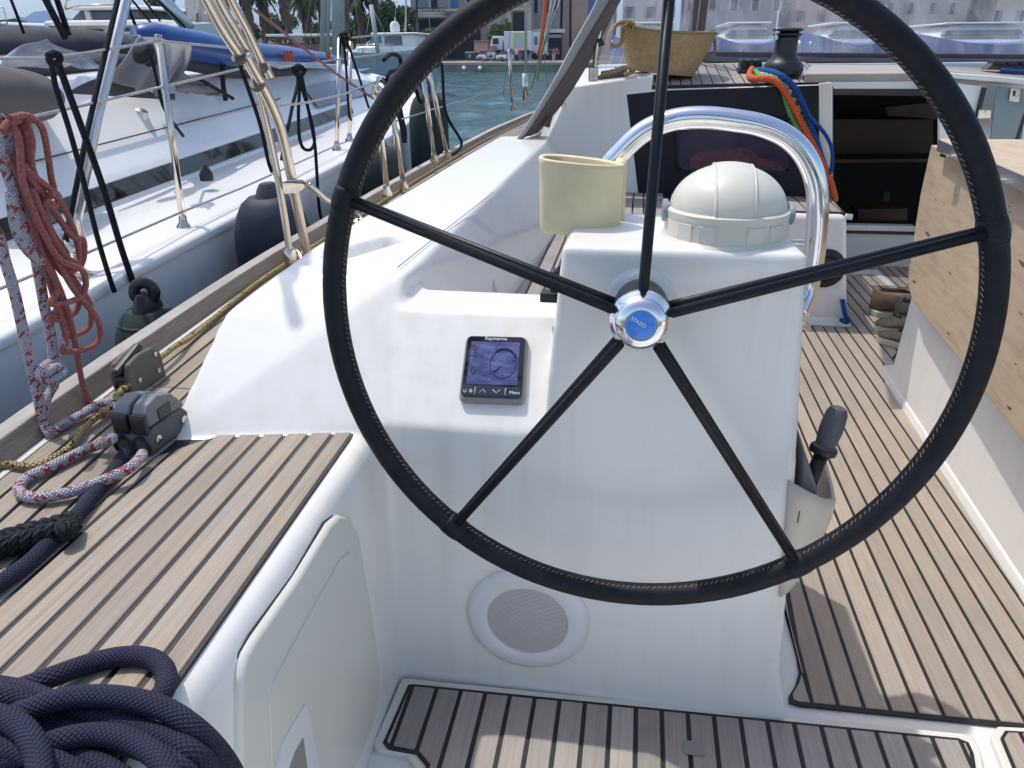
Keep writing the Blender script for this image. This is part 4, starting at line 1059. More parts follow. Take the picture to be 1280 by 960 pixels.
tag(tube('rope_end', lb, .012, MAT['rope_blue'], None, 8, n=5), 'short blue rope end at the foot of the white seat block', 'rope')

# ------------------------------------------------------------------ sprayhood
sp = thing('sprayhood', 'brown sprayhood with clear window panels over the coachroof', 'sprayhood', (.6, 4.2, 1.2))
E0 = np.array((-.66, 3.1, .862)); 
edge_c = [Yp(655, 171, 3.10), Yp(688, 120, 3.12), Yp(716, 76, 3.15), Yp(738, 40, 3.2), Yp(757, 8, 3.25), Yp(790, -50, 3.3), Yp(840, -110, 3.4)]
edge_o = [Yp(640, 184, 3.06), Yp(668, 142, 3.07), Yp(693, 100, 3.08), Yp(714, 60, 3.12), Yp(738, 18, 3.16), Yp(766, -34, 3.2), Yp(830, -110, 3.3)]
edge_i = [Yp(672, 166, 3.3), Yp(704, 128, 3.32), Yp(731, 86, 3.35), Yp(752, 46, 3.4), Yp(770, 10, 3.45), Yp(803, -46, 3.5), Yp(850, -110, 3.6)]
def ribbon(name, A_, B_, mat, th, n=5):
    A2, B2 = spline(A_, n), spline(B_, n); V = []
    m = len(A2)
    for a, b in zip(A2, B2):
        for t in (0, .33, .66, 1): V.append(a*(1-t)+b*t)
    Fc = [[4*i+j, 4*i+j+1, 4*i+j+5, 4*i+j+4] for i in range(m-1) for j in range(3)]
    UV = [(j/3, i/m) for i in range(m) for j in range(4)]
    o = mesh(name, V, Fc, mat, sp, True, UV); solidify(o, th, 0); return o
ribbon('canvas_edge', edge_o, edge_c, MAT['canvas_edge'], .012)
ribbon('canvas_side', [p+np.array((.004, .004, 0)) for p in edge_c], edge_i, MAT['canvas_brown'], .006)
tube('edge_piping', [p+np.array((0, -.004, 0)) for p in edge_c], .006, MAT['canvas_piping'], sp, 8, n=5)
tube('hood_tube', [Yp(742, 98, 3.34), Yp(746, 60, 3.34), Yp(752, 30, 3.36), Yp(764, 0, 3.4), Yp(800, -60, 3.5)], .013, MAT['steel'], sp, 10, n=4)
bx('tube_foot', Yp(738, 102, 3.34)-np.array((.01, .02, .0)), Yp(748, 84, 3.34)+np.array((.0, .02, 0)), MAT['steel'], sp, .006)
slab('strap_buckle', [(737, 52), (752, 47), (756, 56), (742, 62)], 3.33, .03, MAT['black_plastic'], sp, .004)
slab('corner_clip', [(640, 182), (648, 172), (652, 180), (644, 190)], 3.05, .02, MAT['steel'], sp, .003)
tube('clip_ring', [Yp(638+5*math.cos(t), 185+5*math.sin(t), 3.04) for t in np.linspace(0, 6.28, 14)], .006, MAT['steel'], sp, 6)
slab('pad_eye', [(701, 124), (705, 124), (706, 134), (702, 135)], 3.385, .02, MAT['steel'], sp, .002)
slab('corner_fold', [(680, 158), (690, 146), (686, 160)], 3.2, .05, MAT['canvas_brown'], sp, .003)
# clear panels: side panel leans in towards the front one
def panel(name, c00, c10, c11, c01, bow=0., nu=12, nv=10, mat='vinyl'):
    c00, c10, c11, c01 = [np.array(c, float) for c in (c00, c10, c11, c01)]
    def f(u, v):
        p = c00*(1-u)*(1-v)+c10*u*(1-v)+c11*u*v+c01*(1-u)*v
        w_ = noise.noise(Vector((u*3.1, v*2.3, c00[0]*3)))*.018*math.sin(math.pi*u)*math.sin(math.pi*v)
        return p+np.array((0, w_+bow*math.sin(math.pi*v), 0))
    return grid(name, f, nu, nv, MAT[mat], sp)
S0 = Yp(742, 96, 3.42); S1 = Yp(862, 80, 4.25); S2 = Yp(876, -80, 3.85); S3 = Yp(800, -80, 3.5)
panel('side_window', S0, S1, S2, S3)
W0 = Yp(872, 69, 4.28); W1 = Yp(1360, 72, 4.28); W2 = Yp(1330, -80, 3.95); W3 = Yp(884, -80, 3.9)
panel('front_window', W0, W1, W2, W3, .0, 20, 10)
for (pa, pb) in (((860, 84), (874, -40)), ((872, 74), (886, -40))):
    tube('window_seam', [Yp(pa[0], pa[1], 4.24), Yp((pa[0]+pb[0])/2, (pa[1]+pb[1])/2, 4.1), Yp(pb[0], pb[1], 3.93)], .022, MAT['canvas_brown'], sp, 8, n=3, sx=.35, )
def strip(name, px0, px1, y, th, h0, h1, mat):
    slab(name, [(px0, h0), (px1, h0+ (px1-px0)*.008), (px1, h1+(px1-px0)*.008), (px0, h1)], y, th, mat, sp, .004)
strip('bottom_piping', 868, 1340, 4.25, .02, 64.5, 69.5, MAT['canvas_piping'])
strip('bottom_canvas', 745, 1340, 4.26, .02, 70.3, 77, MAT['cover_grey'])
slab('side_skirt', [(735, 104), (752, 92), (784, 86), (784, 98), (745, 108)], 3.47, .02, MAT['cover_brown'], sp, .004)
tube('lashing', [Yp(752, 92, 3.33), Yp(768, 89, 3.36), Yp(782, 84, 3.4), Yp(792, 88, 3.42), Yp(780, 94, 3.42)], .012, MAT['rope_straw'], sp, 8, n=4)

# ------------------------------------------------------------------ straw basket on the coachroof
bk = thing('straw_basket', 'woven straw basket with loop handles standing on the coachroof', 'basket', (.1, 3.6, 1.17))
bl = Yp(786, 89, 3.62); br = Yp(865, 94, 3.62); tl = Yp(774, 30, 3.62); trr = Yp(895, 43, 3.62)
ns = 14
V, Fc, UV = [], [], []
cb = (bl+br)/2; ctp = (tl+trr)/2; rb = np.linalg.norm(br-bl)/2; rt = np.linalg.norm(trr-tl)/2
axx = (trr-tl)/np.linalg.norm(trr-tl); ayy = np.array((0, 1., 0)); 
rows = 17; sg = 56
for j in range(rows*3+1):
    t = j/(rows*3); r_ = rb+(rt-rb)*(t**.85)+.0075*abs(math.sin(math.pi*t*rows))
    for k in range(sg):
        a = 2*math.pi*k/sg; sag = -.012*t*math.sin(a)**2+.006*t*math.cos(2*a+.6)
        c = cb+(ctp-cb)*t
        V.append(c+axx*r_*math.cos(a)+ayy*r_*.72*math.sin(a)+np.array((0, 0, sag)))
for j in range(rows*3):
    for k in range(sg): k2 = (k+1) % sg; Fc.append([j*sg+k, j*sg+k2, (j+1)*sg+k2, (j+1)*sg+k])
Fc.append(list(range(sg))[::-1])
o = mesh('body', V, Fc, MAT['straw'], bk, True); solidify(o, .010, -1)
rimP = [V[rows*3*sg+k] for k in range(sg)]
tube('rim_braid', rimP, .0085, MAT['rope_straw'], bk, 8, True)
hl_ = [Yp(x, y, 3.50) for x, y in ((793, 31), (783, 27), (772, 30), (765, 37), (761, 45), (763, 55), (770, 58), (777, 52), (778, 42), (780, 35))]
tube('handle', hl_, .011, MAT['rope_straw'], bk, 10, n=5)
hr_ = [Yp(x, y, 3.62) for x, y in ((880, 40), (888, 42), (893, 50), (894, 60), (892, 68), (886, 69), (880, 66))]
tube('handle', hr_, .009, MAT['rope_straw'], bk, 10, n=5)
tube('knot', [Yp(x, y, 3.47) for x, y in ((786, 27), (792, 31), (789, 37), (782, 34), (786, 28))], .011, MAT['rope_straw'], bk, 8, n=4)

# ------------------------------------------------------------------ winch, clutches and sheet tails
wc = Yp(977, 100, 3.60)
wi = thing('winch', 'black self-tailing winch on the planked coachroof top', 'winch', wc)
k_ = np.linalg.norm(Yp(1000, 95, 3.60)-Yp(950, 95, 3.60))/50      # metres per photo pixel there
S_ = k_
lathe('drum', wc, (0, 0, 1), [(19.5*S_, -.01), (21*S_, 0), (21*S_, 5*S_), (24*S_, 7*S_), (25*S_, 12*S_), (24.5*S_, 18*S_), (21*S_, 22*S_), (16*S_, 27*S_), (14.3*S_, 33*S_), (13.8*S_, 44*S_), (14.2*S_, 50*S_), (12*S_, 51*S_), (0, 51*S_)], MAT['winch_black'], wi, 48)
lathe('foot_ring', wc, (0, 0, 1), [(25*S_, -.012), (25*S_, .002), (21.5*S_, 3*S_), (0, 3*S_)], MAT['black_plastic'], wi, 40)
lathe('jaw_lower', wc, (0, 0, 1), [(13*S_, 50.5*S_), (18*S_, 53*S_), (18*S_, 54.5*S_), (13*S_, 56*S_), (0, 56*S_)], MAT['black_plastic'], wi, 40)
lathe('jaw_upper', wc, (0, 0, 1), [(12*S_, 56*S_), (18.5*S_, 58*S_), (18.5*S_, 60*S_), (15*S_, 61.5*S_), (0, 61.5*S_)], MAT['black_plastic'], wi, 40)
o = hl('feeder_arm', [wc+np.array((-17*S_, -.04, 47*S_)), wc+np.array((-13*S_, -.04, 47*S_)), wc+np.array((-16*S_, -.04, 61*S_)), wc+np.array((-10*S_, -.04, 62*S_)), wc+np.array((-17*S_, -.01, 47*S_)), wc+np.array((-10*S_, -.01, 62*S_)), wc+np.array((-16*S_, -.01, 61*S_))], MAT['alu'], wi, .003)
cl = thing('rope_clutch_bank', 'bank of three dark rope clutches on the coachroof next to the winch', 'rope clutch', (.6, 3.7, 1.18))
slab('clutch_base', [(922, 92), (924, 84), (956, 84), (958, 91)], 3.72, .12, MAT['dark_plastic'], cl, .006)
for k in range(3):
    slab('clutch_lever', [(926.5+9*k, 74.5), (934+9*k, 74.5), (935+9*k, 84.5), (926+9*k, 84.5)], 3.715, .14, MAT['black_plastic'], cl, .006)
wk = thing('winch_handle_pad', 'flat black fitting at the corner of the planked coachroof top', 'fitting', (.95, 3.45, 1.16))
lathe('pad', Yp(1015, 98, 3.46), (0, 0, 1), [(.045, -.01), (.045, .012), (.035, .018), (0, .018)], MAT['black_plastic'], wk, 24, 1.0, .8)
def drape(name, label, px, y, r, mat, n=6):
    P = [Yp(a, b, y+c) for a, b, c in px]
    return tag(tube(name, P, r, MAT[mat], None, 10, n=n), label, 'rope')
drape('sheet_tail', 'orange sheet tail hanging from the clutches over the navy bulkhead', [(940, 86, .26), (937, 92, .16), (938, 97, .06), (947, 98.5, -.03), (961, 99, -.045), (972, 104, -.05), (982, 117, -.05), (992, 134, -.05), (1003, 155, -.05), (1012, 172, -.05), (1024, 196, -.06), (1034, 217, -.06), (1041, 236, -.06), (1044, 250, -.06)], 3.42, .0165, 'rope_orange')
drape('sheet_tail', 'green sheet tail lying behind the orange one on the navy bulkhead', [(945, 89, .2), (951, 95, .06), (964, 97, -.025), (974, 101, -.03), (979, 112, -.03), (984, 130, -.03), (990, 148, -.03), (1000, 165, -.03), (1016, 195, -.03), (1030, 222, -.04), (1039, 240, -.045), (1044, 252, -.045)], 3.42, .0145, 'rope_green')
drape('sheet_tail', 'white and green flecked sheet tail between the orange and blue lines', [(946, 92, .2), (954, 94, .06), (968, 97, -.015), (980, 103, -.02), (988, 115, -.025), (996, 133, -.025), (1005, 155, -.03), (1016, 180, -.03), (1028, 208, -.04), (1038, 230, -.04), (1041, 245, -.04)], 3.42, .0145, 'rope_fleck')
drape('sheet_tail', 'blue sheet tail falling straight beside the white corner of the bulkhead', [(944, 88, .24), (960, 89, .06), (975, 94, -.03), (990, 106, -.035), (1000, 122, -.04), (1009, 144, -.04), (1018, 170, -.045), (1026, 195, -.045), (1032, 213, -.05), (1040, 235, -.05)], 3.42, .0165, 'rope_blue')
drape('sheet_tail', 'thin blue line bowing out over the white corner post of the companionway', [(958, 88, .10), (978, 95, -.02), (994, 108, -.04), (1004, 128, -.05), (1012, 145, -.06), (1024, 158, -.07), (1034, 172, -.08), (1040, 188, -.08), (1040, 205, -.07), (1037, 218, -.07)], 3.42, .010, 'rope_blue')
for o in bpy.data.objects:
    if o.name.startswith('sheet_tail'): o['group'] = 'sheet tails over the bulkhead'
# ================================================================== PORT SIDE: rope work on deck
def rope(name, label, P, r, mat, seg=12, n=8, group=None, closed=False, cat='rope'):
    o = tube(name, P, r, MAT[mat], None, seg, closed, n); return tag(o, label, cat, group)
def Dk(x, y, h=.0): return Zp(x, y, DZ+h)
# big navy mooring line dropped on the helm seat
R0 = .0120
def nv(pts, h): return [Zp(x, y, DZ+R0+(h if np.isscalar(h) else h[i])) for i, (x, y) in enumerate(pts)]
navy = []
def ng(x, y, h=0.): return (x, y, h)
def strand(*pts): navy.append([Zp(x, y, DZ+R0+h) for x, y, h in pts])
# top bight over the teak
strand(ng(-120, 915), ng(-50, 885), ng(20, 862, .004), ng(60, 848, .01), ng(110, 830), ng(150, 821), ng(185, 822), ng(205, 836), ng(207, 858), ng(195, 876), ng(178, 888, .01), ng(150, 900, .004), ng(100, 930), ng(50, 960), ng(0, 1000))
# long strands sweeping over the edge of the bench
strand(ng(-80, 935, .03), ng(-20, 912, .032), ng(30, 890, .036), ng(70, 876, .038), ng(110, 870, .036), ng(160, 873, .032), ng(205, 886, .024), ng(240, 908, .010), ng(268, 934, -.02), ng(290, 965, -.06), ng(305, 1000, -.11))
strand(ng(-60, 850, .014), ng(-10, 857, .016), ng(35, 866, .02), ng(80, 884, .018), ng(120, 895, .012), ng(170, 910, .006), ng(210, 924, .004), ng(245, 944, -.004), ng(270, 970, -.05), ng(290, 1010, -.1))
strand(ng(-60, 874, .006), ng(0, 880, .008), ng(45, 896, .008), ng(90, 914, .006), ng(140, 924, .004), ng(190, 940, .002), ng(225, 962, .0), ng(250, 990, -.03), ng(265, 1020, -.08))
strand(ng(-40, 868, .034), ng(0, 868, .034), ng(30, 878, .026), ng(50, 905, .012), ng(75, 935, .004), ng(110, 960, .002), ng(150, 990, .0))
strand(ng(-60, 905, .010), ng(-10, 915, .012), ng(40, 928, .010), ng(90, 944, .006), ng(130, 960, .004), ng(170, 985, .002))
strand(ng(-60, 925, .026), ng(0, 932, .026), ng(50, 946, .022), ng(90, 965, .014), ng(120, 990, .01))
strand(ng(-60, 960, .012), ng(0, 950, .014), ng(40, 938, .024), ng(80, 924, .026), ng(125, 918, .022), ng(165, 926, .020), ng(200, 950, .018), ng(220, 985, .012))
strand(ng(-60, 890, .046), ng(-10, 893, .046), ng(25, 908, .044), ng(45, 935, .040), ng(50, 970, .036), ng(45, 1000, .034))
strand(ng(-40, 990, .0), ng(10, 975, .0), ng(60, 985, .0), ng(100, 1010, .0))
strand(ng(-50, 940, .0), ng(0, 945, 0), ng(60, 972, .0), ng(90, 1000, 0))
ml = thing('mooring_line', 'thick navy braided mooring line heaped on the teak helm seat', 'rope', Zp(120, 900, DZ))
tubes('coil', [spline(p, 12) for p in navy], R0, MAT['rope_navy'], ml, 20)

# double sheet clutch beside the console
dcx = thing('sheet_clutch', 'grey double rope clutch on the side deck against the console', 'rope clutch', Dk(180, 560))
fw = np.array((.02, 1., 0)); fw /= np.linalg.norm(fw); rt_ = np.array((fw[1], -fw[0], 0)); up_ = np.array((0, 0, 1.))
c0 = (np.array(Dk(146, 565))+np.array(Dk(200, 575)))/2; c0 = c0+fw*.005-rt_*.008
cw_ = .074
CSC = .62
def cpt(a, b, h): return c0+rt_*a*cw_/2+fw*b*CSC+up_*h*CHH
CHH = 1.0
o = hl('body', [cpt(a, b, h) for a in (-1, 1) for b, h in ((-.004, 0), (-.008, .035), (.02, .05), (.17, .05), (.20, .03), (.20, 0))], MAT['clutch_grey'], dcx, .008)
for s in (-.5, .5):
    prof = [(.010, .052), (.012, .080), (.030, .094), (.075, .100), (.135, .088), (.185, .055), (.185, .045), (.12, .05)]
    o = mesh('lever', *prism([cpt(s-.42, b, h) for b, h in prof], rt_*(.84*cw_/2)), MAT['clutch_lever'], dcx); bevel(o, .006, 3)
    prof = [(-.004, .040), (-.006, .070), (.004, .080), (.016, .078), (.018, .045)]
    o = mesh('lever_handle', *prism([cpt(s-.40, b, h) for b, h in prof], rt_*(.80*cw_/2)), MAT['black_plastic'], dcx); bevel(o, .006, 3)
    lathe('rope_eye', cpt(s, -.007, .020), -fw, [(.019, -.004), (.019, .002), (.014, .003), (.012, -.006), (0, -.006)], MAT['black_plastic'], dcx, 20)
    mesh('side_window', *box(cpt(s+.40, .06, .055)-np.array((.002, .0, 0)), cpt(s+.40, .12, .075)+np.array((.002, 0, 0))), MAT['black_plastic'], dcx)
for b in (.03, .16): lathe('bolt', cpt(1.0, b, .025), rt_, [(.008, -.002), (.008, .003), (.005, .004), (0, .004)], MAT['steel'], dcx, 12)
# single jammer by the toe rail
jx = thing('line_jammer', 'olive grey single line jammer beside the toe rail with yellow line', 'rope clutch', Dk(165, 480))
c0 = np.array(Dk(158, 494)); cw_ = .046; CSC = .66; CHH = .95
prof = [(-.01, 0), (-.015, .05), (.0, .075), (.06, .085), (.13, .083), (.165, .06), (.17, 0)]
for s in (-1, 1):
    o = mesh('cheek', *prism([cpt(s*1.0-(.0 if s > 0 else 0), b, h) for b, h in prof], rt_*(-.014*s)), MAT['clutch_olive'], jx); bevel(o, .006, 3)
    for b, h in ((.03, .03), (.13, .025), (.13, .065)): lathe('rivet', cpt(s*1.0, b, h), rt_*s, [(.006, -.002), (.006, .003), (0, .004)], MAT['steel'], jx, 10)
o = hl('body', [cpt(a, b, h) for a in (-.6, .6) for b, h in ((-.008, 0), (-.010, .045), (.15, .05), (.16, 0))], MAT['clutch_olive'], jx, .006)
o = hl('lever', [cpt(a, b, h) for a in (-.42, .42) for b, h in ((-.03, .055), (-.03, .068), (.01, .075), (.10, .100), (.115, .09), (.03, .05))], MAT['black_plastic'], jx, .006)
lathe('rope_eye', cpt(0, -.011, .022), -fw, [(.016, -.002), (.016, .002), (.012, .003), (.010, -.004), (0, -.004)], MAT['black_plastic'], jx, 18)
g = .009
rope('furling_line', 'yellow and black flecked line led along the toe rail into the olive jammer', [Dk(-60, 612, .010), Dk(0, 582, .010), Dk(40, 583, .011), Dk(66, 573, .012), Dk(88, 558, .012), Dk(102, 540, .012), Dk(118, 524, .013), Dk(136, 511, .016), Dk(146, 498, .022), Dk(152, 488, .028), (-1.075, .60, DZ+.03), (-1.105, .75, DZ+.012), (railx(1.2)+.025, 1.2, DZ+.010), (railx(1.7)+.025, 1.7, DZ+.010), (railx(2.6)+.025, 2.6, DZ+.010), (railx(3.8)+.022, 3.8, DZ+.012), (railx(5.4)+.022, 5.4, DZ+.012), (railx(7.4)+.022, 7.4, DZ+.012)], .0066, 'rope_gold')
rope('control_line', 'navy line leaving the double clutch aft over the teak', [Dk(157, 566, .022), Dk(146, 583, .014), Dk(122, 612, .012), Dk(92, 648, .012), Dk(60, 680, .012), Dk(30, 708, .012), Dk(-30, 748, .012)], .0118, 'rope_navy', 14)
# plaited black strop
S0_ = [Dk(92, 656, .022), Dk(70, 662, .02), Dk(40, 670, .02), Dk(10, 678, .02), Dk(-40, 694, .02), Dk(-90, 720, .02)]
Sp = np.array(spline(S0_, 16)); T_ = np.gradient(Sp, axis=0); T_ /= np.linalg.norm(T_, axis=1)[:, None]; B_ = np.cross(T_, (0, 0, 1.)); Q = np.cross(B_, T_)
ln = np.concatenate([[0], np.cumsum(np.linalg.norm(np.diff(Sp, axis=0), axis=1))]); strands = []
for k in range(3):
    ph = ln/.045*2*math.pi/1.+k*2*math.pi/3
    strands.append(Sp+B_*(np.sin(ph)*.0135)[:, None]+Q*(np.sin(2*ph)*.0085)[:, None])
bs = thing('plaited_strop', 'thick plaited black rope strop lying across the side deck boards', 'rope', Dk(60, 668))
tubes('plait', strands, .0105, MAT['rope_black'], bs, 12)
tubes('whipping', [[Dk(92, 650, .022), Dk(86, 660, .03), Dk(90, 668, .02)], [Dk(84, 652, .024), Dk(79, 661, .032), Dk(83, 670, .02)]], .011, MAT['rope_black'], bs, 10, 4)
# red and white flecked sheet
rw_ = .0094
rope('jib_sheet', 'red and white flecked sheet looped on the deck into the double clutch', [Dk(140, 548, .06), Dk(135, 552, .03), Dk(112, 560, .014), Dk(88, 571, .013), Dk(60, 585, .013), Dk(36, 596, .013), Dk(24, 608, .013), Dk(28, 618, .013), Dk(48, 622, .013), Dk(80, 617, .014), Dk(110, 608, .016), Dk(140, 596, .024), Dk(162, 585, .028), Dk(174, 574, .026), Dk(178, 567, .024)], rw_, 'rope_redwhite', 14)
X0 = -1.10
def H(x, y, v=X0): return Xp(x, y, v)
rope('hanging_sheet', 'red and white flecked sheet with a stopper knot hanging from the guard line', [H(-30, 150), H(-6, 146), H(6, 156), H(14, 180), H(20, 215), H(30, 258), H(40, 300), H(47, 335), H(55, 380), H(62, 412), H(66, 440), H(67, 458)], rw_*.98, 'rope_redwhite', 14)
rope('hanging_sheet', 'red and white flecked sheet hanging behind the red coil and turning along the deck', [H(-30, 265), H(-4, 290), H(6, 325), H(18, 365), H(28, 410), H(38, 455), H(47, 495), H(54, 525), Dk(62, 541, .013), Dk(72, 535, .013), Dk(92, 524, .013), Dk(112, 512, .015), Dk(128, 504, .018), Dk(140, 506, .016), Dk(150, 514, .013)], rw_*.98, 'rope_redwhite', 14)
rope('hanging_sheet', 'short bight of the flecked sheet folded over the guard line', [H(-20, 215), H(0, 205), H(10, 180), H(4, 158), H(-10, 150), H(-4, 170, X0+.02), H(4, 200, X0+.02), H(16, 235, X0+.02), H(30, 270, X0+.02), H(42, 300, X0+.02), H(54, 322, X0+.02), H(52, 326, X0+.03), H(40, 318, X0+.03), H(26, 300, X0+.03), H(18, 275, X0+.03), H(14, 240, X0+.03)], rw_, 'rope_redwhite', 14)
rope('stopper_knot', 'stopper knot tied in the red and white flecked sheet', [H(67, 452), H(58, 456), H(50, 465, X0+.02), H(54, 474, X0+.025), H(66, 474, X0+.03), H(78, 466, X0+.03), H(74, 459, X0+.02), H(62, 462, X0+.035), H(58, 472, X0+.02), H(68, 480, X0), H(64, 488), H(58, 500), H(54, 520)], rw_*.9, 'rope_redwhite', 12, 6, cat='knot')
# red coil
coil = []
rs = random.Random(11)
def loop(x0, x1, top, bot, sw, dx, v):
    return [H(x0, top+14, v), H(x0+8, top+3, v), H(x0+22, top, v), H(x1-6, top+6, v), H(x1+2, top+30, v+.01), H(x1+4+sw*.3, (top+bot)*.45, v+.01), H(x1-8+dx, (top+bot)*.6, v+.015), H(x1+6+dx+sw, bot-40, v+.01), H(x1+4+dx+sw, bot-10, v), H(x1-14+dx, bot, v-.005), H(x0+36+dx*.6, bot-22, v-.01), H(x0+30+dx*.3, (top+bot)*.58, v-.01), H(x0+22, (top+bot)*.42, v-.01), H(x0+6, top+50, v-.005)]
coil.append(loop(6, 26, 146, 400, 14, 50, X0+.02)); coil.append(loop(10, 34, 147, 440, 22, 60, X0+.03)); coil.append(loop(14, 38, 145, 340, 4, 56, X0+.035))
coil.append(loop(2, 22, 150, 380, 20, 56, X0+.045)); coil.append(loop(8, 30, 149, 420, 10, 66, X0+.01))
coil.append([H(12, 148, X0+.05), H(30, 144, X0+.05), H(44, 150, X0+.05), H(54, 164, X0+.05), H(60, 195, X0+.045), H(64, 222, X0+.04), H(67, 236, X0+.04), H(62, 246, X0+.04), H(50, 238, X0+.045), H(40, 225, X0+.05), H(30, 205, X0+.05)])
coil.append([H(26, 205, X0+.05), H(45, 222, X0+.055), H(66, 240, X0+.055), H(84, 268, X0+.05), H(94, 295, X0+.045), H(99, 320, X0+.04), H(95, 328, X0+.04), H(82, 320, X0+.045), H(68, 300, X0+.05), H(54, 270, X0+.05), H(40, 235, X0+.05)])
coil.append([H(60, 245, X0+.05), H(58, 256, X0+.05), H(68, 257, X0+.05), H(74, 248, X0+.05), H(69, 241, X0+.055), H(62, 244, X0+.06)])
coil.append([H(28, 190, X0+.03), H(38, 230, X0+.03), H(50, 280, X0+.03), H(62, 330, X0+.03), H(78, 370, X0+.03), H(90, 410, X0+.02), H(98, 455, X0+.01), H(106, 490, X0), H(118, 508, X0), Dk(135, 516, .030), Dk(152, 517, .028)])
rc = thing('rope_coil', 'coil of thin red rope hanging on the guard line', 'rope', H(50, 300))
tubes('turns', [spline(p, 10) for p in coil], .0057, MAT['rope_red'], rc, 9)
# guard line and steel frame tubes of the own boat
gl = thing('guard_rail', 'own guard rail of steel stanchions and wires along the toe rail', 'guard rail', (-1.2, 3, DZ))
def st(name, a, b, r=.0135, x=-1.185, foot=True, par=None):
    p = Xp(*a, x); q = Xp(*b, x); tube(name, [p, q], r, MAT['steel'], par or gl, 12)
    if foot: lathe('stanchion_foot', q, (q-p)*-1, [(.026, -.012), (.026, .004), (.017, .02), (.016, .04)], MAT['steel'], par or gl, 14)
st('stanchion', (470, 112), (484, 242), .0145, -1.19); st('stanchion', (487, 118), (505, 234), .0145, -1.19)
tube('stanchion', [Xp(470, 116, -1.19), Xp(469, 104, -1.19), Xp(474, 99, -1.19), Xp(482, 104, -1.19), Xp(488, 120, -1.19)], .0145, MAT['steel'], gl, 12, n=4)
st('stanchion', (529, 95), (543, 200), .0145, -1.21); st('stanchion', (537, 92), (559, 195), .0145, -1.21)
st('stanchion', (636, 62), (641, 135), .0135, -1.22)
P_w = [Xp(530, 93, -1.2), Xp(475, 105, -1.19), Xp(420, 121, -1.18), Xp(340, 142, -1.17)]
tube('guard_wire', [Xp(476, 99, -1.19), Xp(430, 118, -1.19), Xp(385, 128, -1.18), Xp(345, 133, -1.18)], .004, MAT['wire'], gl, 6)
tube('guard_wire', [Xp(532, 140, -1.2), Xp(505, 148, -1.19), Xp(470, 160, -1.18)], .004, MAT['wire'], gl, 6)
tube('guard_wire', [Xp(532, 139, -1.21), Xp(580, 126, -1.215), Xp(640, 105, -1.22)], .004, MAT['wire'], gl, 6)
ex_ = [Xp(546, 83, -1.2), Xp(551, 79, -1.2), Xp(553, 88, -1.2), Xp(554, 110, -1.2), Xp(556, 135, -1.2), Xp(562, 152, -1.18), Xp(572, 168, -1.15), Xp(577, 178, -1.14), Xp(574, 187, -1.13), Xp(566, 193, -1.15)]
rope('lanyard', 'black lanyard hanging from the gate stanchion to the toe rail', ex_, .009, 'rope_black', 10, 6)
rope('coiled_lanyard', 'loop of black line hung on the curved gate stanchion', [Xp(480, 75, -1.18), Xp(488, 68, -1.18), Xp(498, 70, -1.18), Xp(501, 80, -1.18), Xp(496, 88, -1.17), Xp(488, 90, -1.17), Xp(484, 98, -1.17), Xp(489, 110, -1.17), Xp(488, 125, -1.17), Xp(500, 150, -1.17), Xp(505, 178, -1.17)], .010, 'rope_black', 10, 6)
# folded bimini frame: bundle of tubes lashed together
bf = thing('bimini_frame', 'folded stainless bimini frame tubes strapped together above the toe rail', 'frame', (-1.15, 1.55, DZ))
def bt_(pts, r, x=-1.12, nm='frame_tube', mat='alu_cream'): return tube(nm, [Xp(a, b, x) for a, b in pts], r, MAT[mat], bf, 14, n=4)
bt_([(60, -420), (228, -60), (258, 0), (280, 40), (303, 74)], .0150); bt_([(82, -420), (246, -60), (273, 0), (293, 36), (312, 69)], .0140, -1.14)
bt_([(104, -420), (262, -60), (289, 0), (310, 40), (331, 86)], .0120, -1.15)
bt_([(306, 70), (322, 98), (333, 118), (343, 140), (352, 165), (360, 200), (368, 240), (377, 285), (386, 328)], .0165, -1.13)
bt_([(332, 84), (338, 96)], .013, -1.145); bt_([(308, 68), (316, 84), (326, 102)], .013, -1.10)
tube('second_leg', [Xp(323, 112, -1.17), Xp(332, 150, -1.17), Xp(343, 200, -1.17), Xp(354, 260, -1.165), Xp(363, 322, -1.16)], .0118, MAT['alu_cream'], bf, 14, n=4)
for (c, d_, x, r) in (((303, 75), (312, 71), -1.12, .020), ((321, 110), (338, 102), -1.13, .021), ((311, 73), (318, 68), -1.14, .019), ((333, 88), (337, 82), -1.15, .018)):
    p = Xp(c[0], c[1], x+.02); q = Xp(d_[0], d_[1], x+.02)
    m = (p+q)/2; ax_ = np.array(Xp(330, 118, x))-np.array(Xp(300, 65, x)); lathe('strap', m-np.array((.02, 0, 0)), ax_, [(r, -.007), (r+.0015, -.003), (r+.0015, .003), (r, .007)], MAT['clutch_olive'], bf, 18)
for y_ in (56, 30): pass
lathe('tube_foot', Xp(386, 326, -1.13), (0, 0, 1), [(.024, -.02), (.024, .004), (.018, .012), (0, .012)], MAT['steel'], bf, 16)
lathe('tube_foot', Xp(363, 320, -1.16), (0, 0, 1), [(.022, -.02), (.022, .02), (.016, .028), (0, .028)], MAT['steel'], bf, 16)
ob = hl('clamp', [Xp(355, 226, -1.11)+np.array((0, dy, 0)) for dy in (-.02, .02)]+[Xp(358, 241, -1.11)+np.array((0, dy, 0)) for dy in (-.02, .02)]+[Xp(375, 225, -1.10)+np.array((0, dy, 0)) for dy in (-.02, .02)]+[Xp(376, 240, -1.10)+np.array((0, dy, 0)) for dy in (-.02, .02)]+[Xp(387, 232, -1.09)], MAT['steel'], bf, .004)
tube('clamp_arm', [Xp(385, 230, -1.09), Xp(397, 240, -1.07), Xp(412, 252, -1.05), Xp(440, 258, -1.0)], .010, MAT['steel'], bf, 10, n=3)
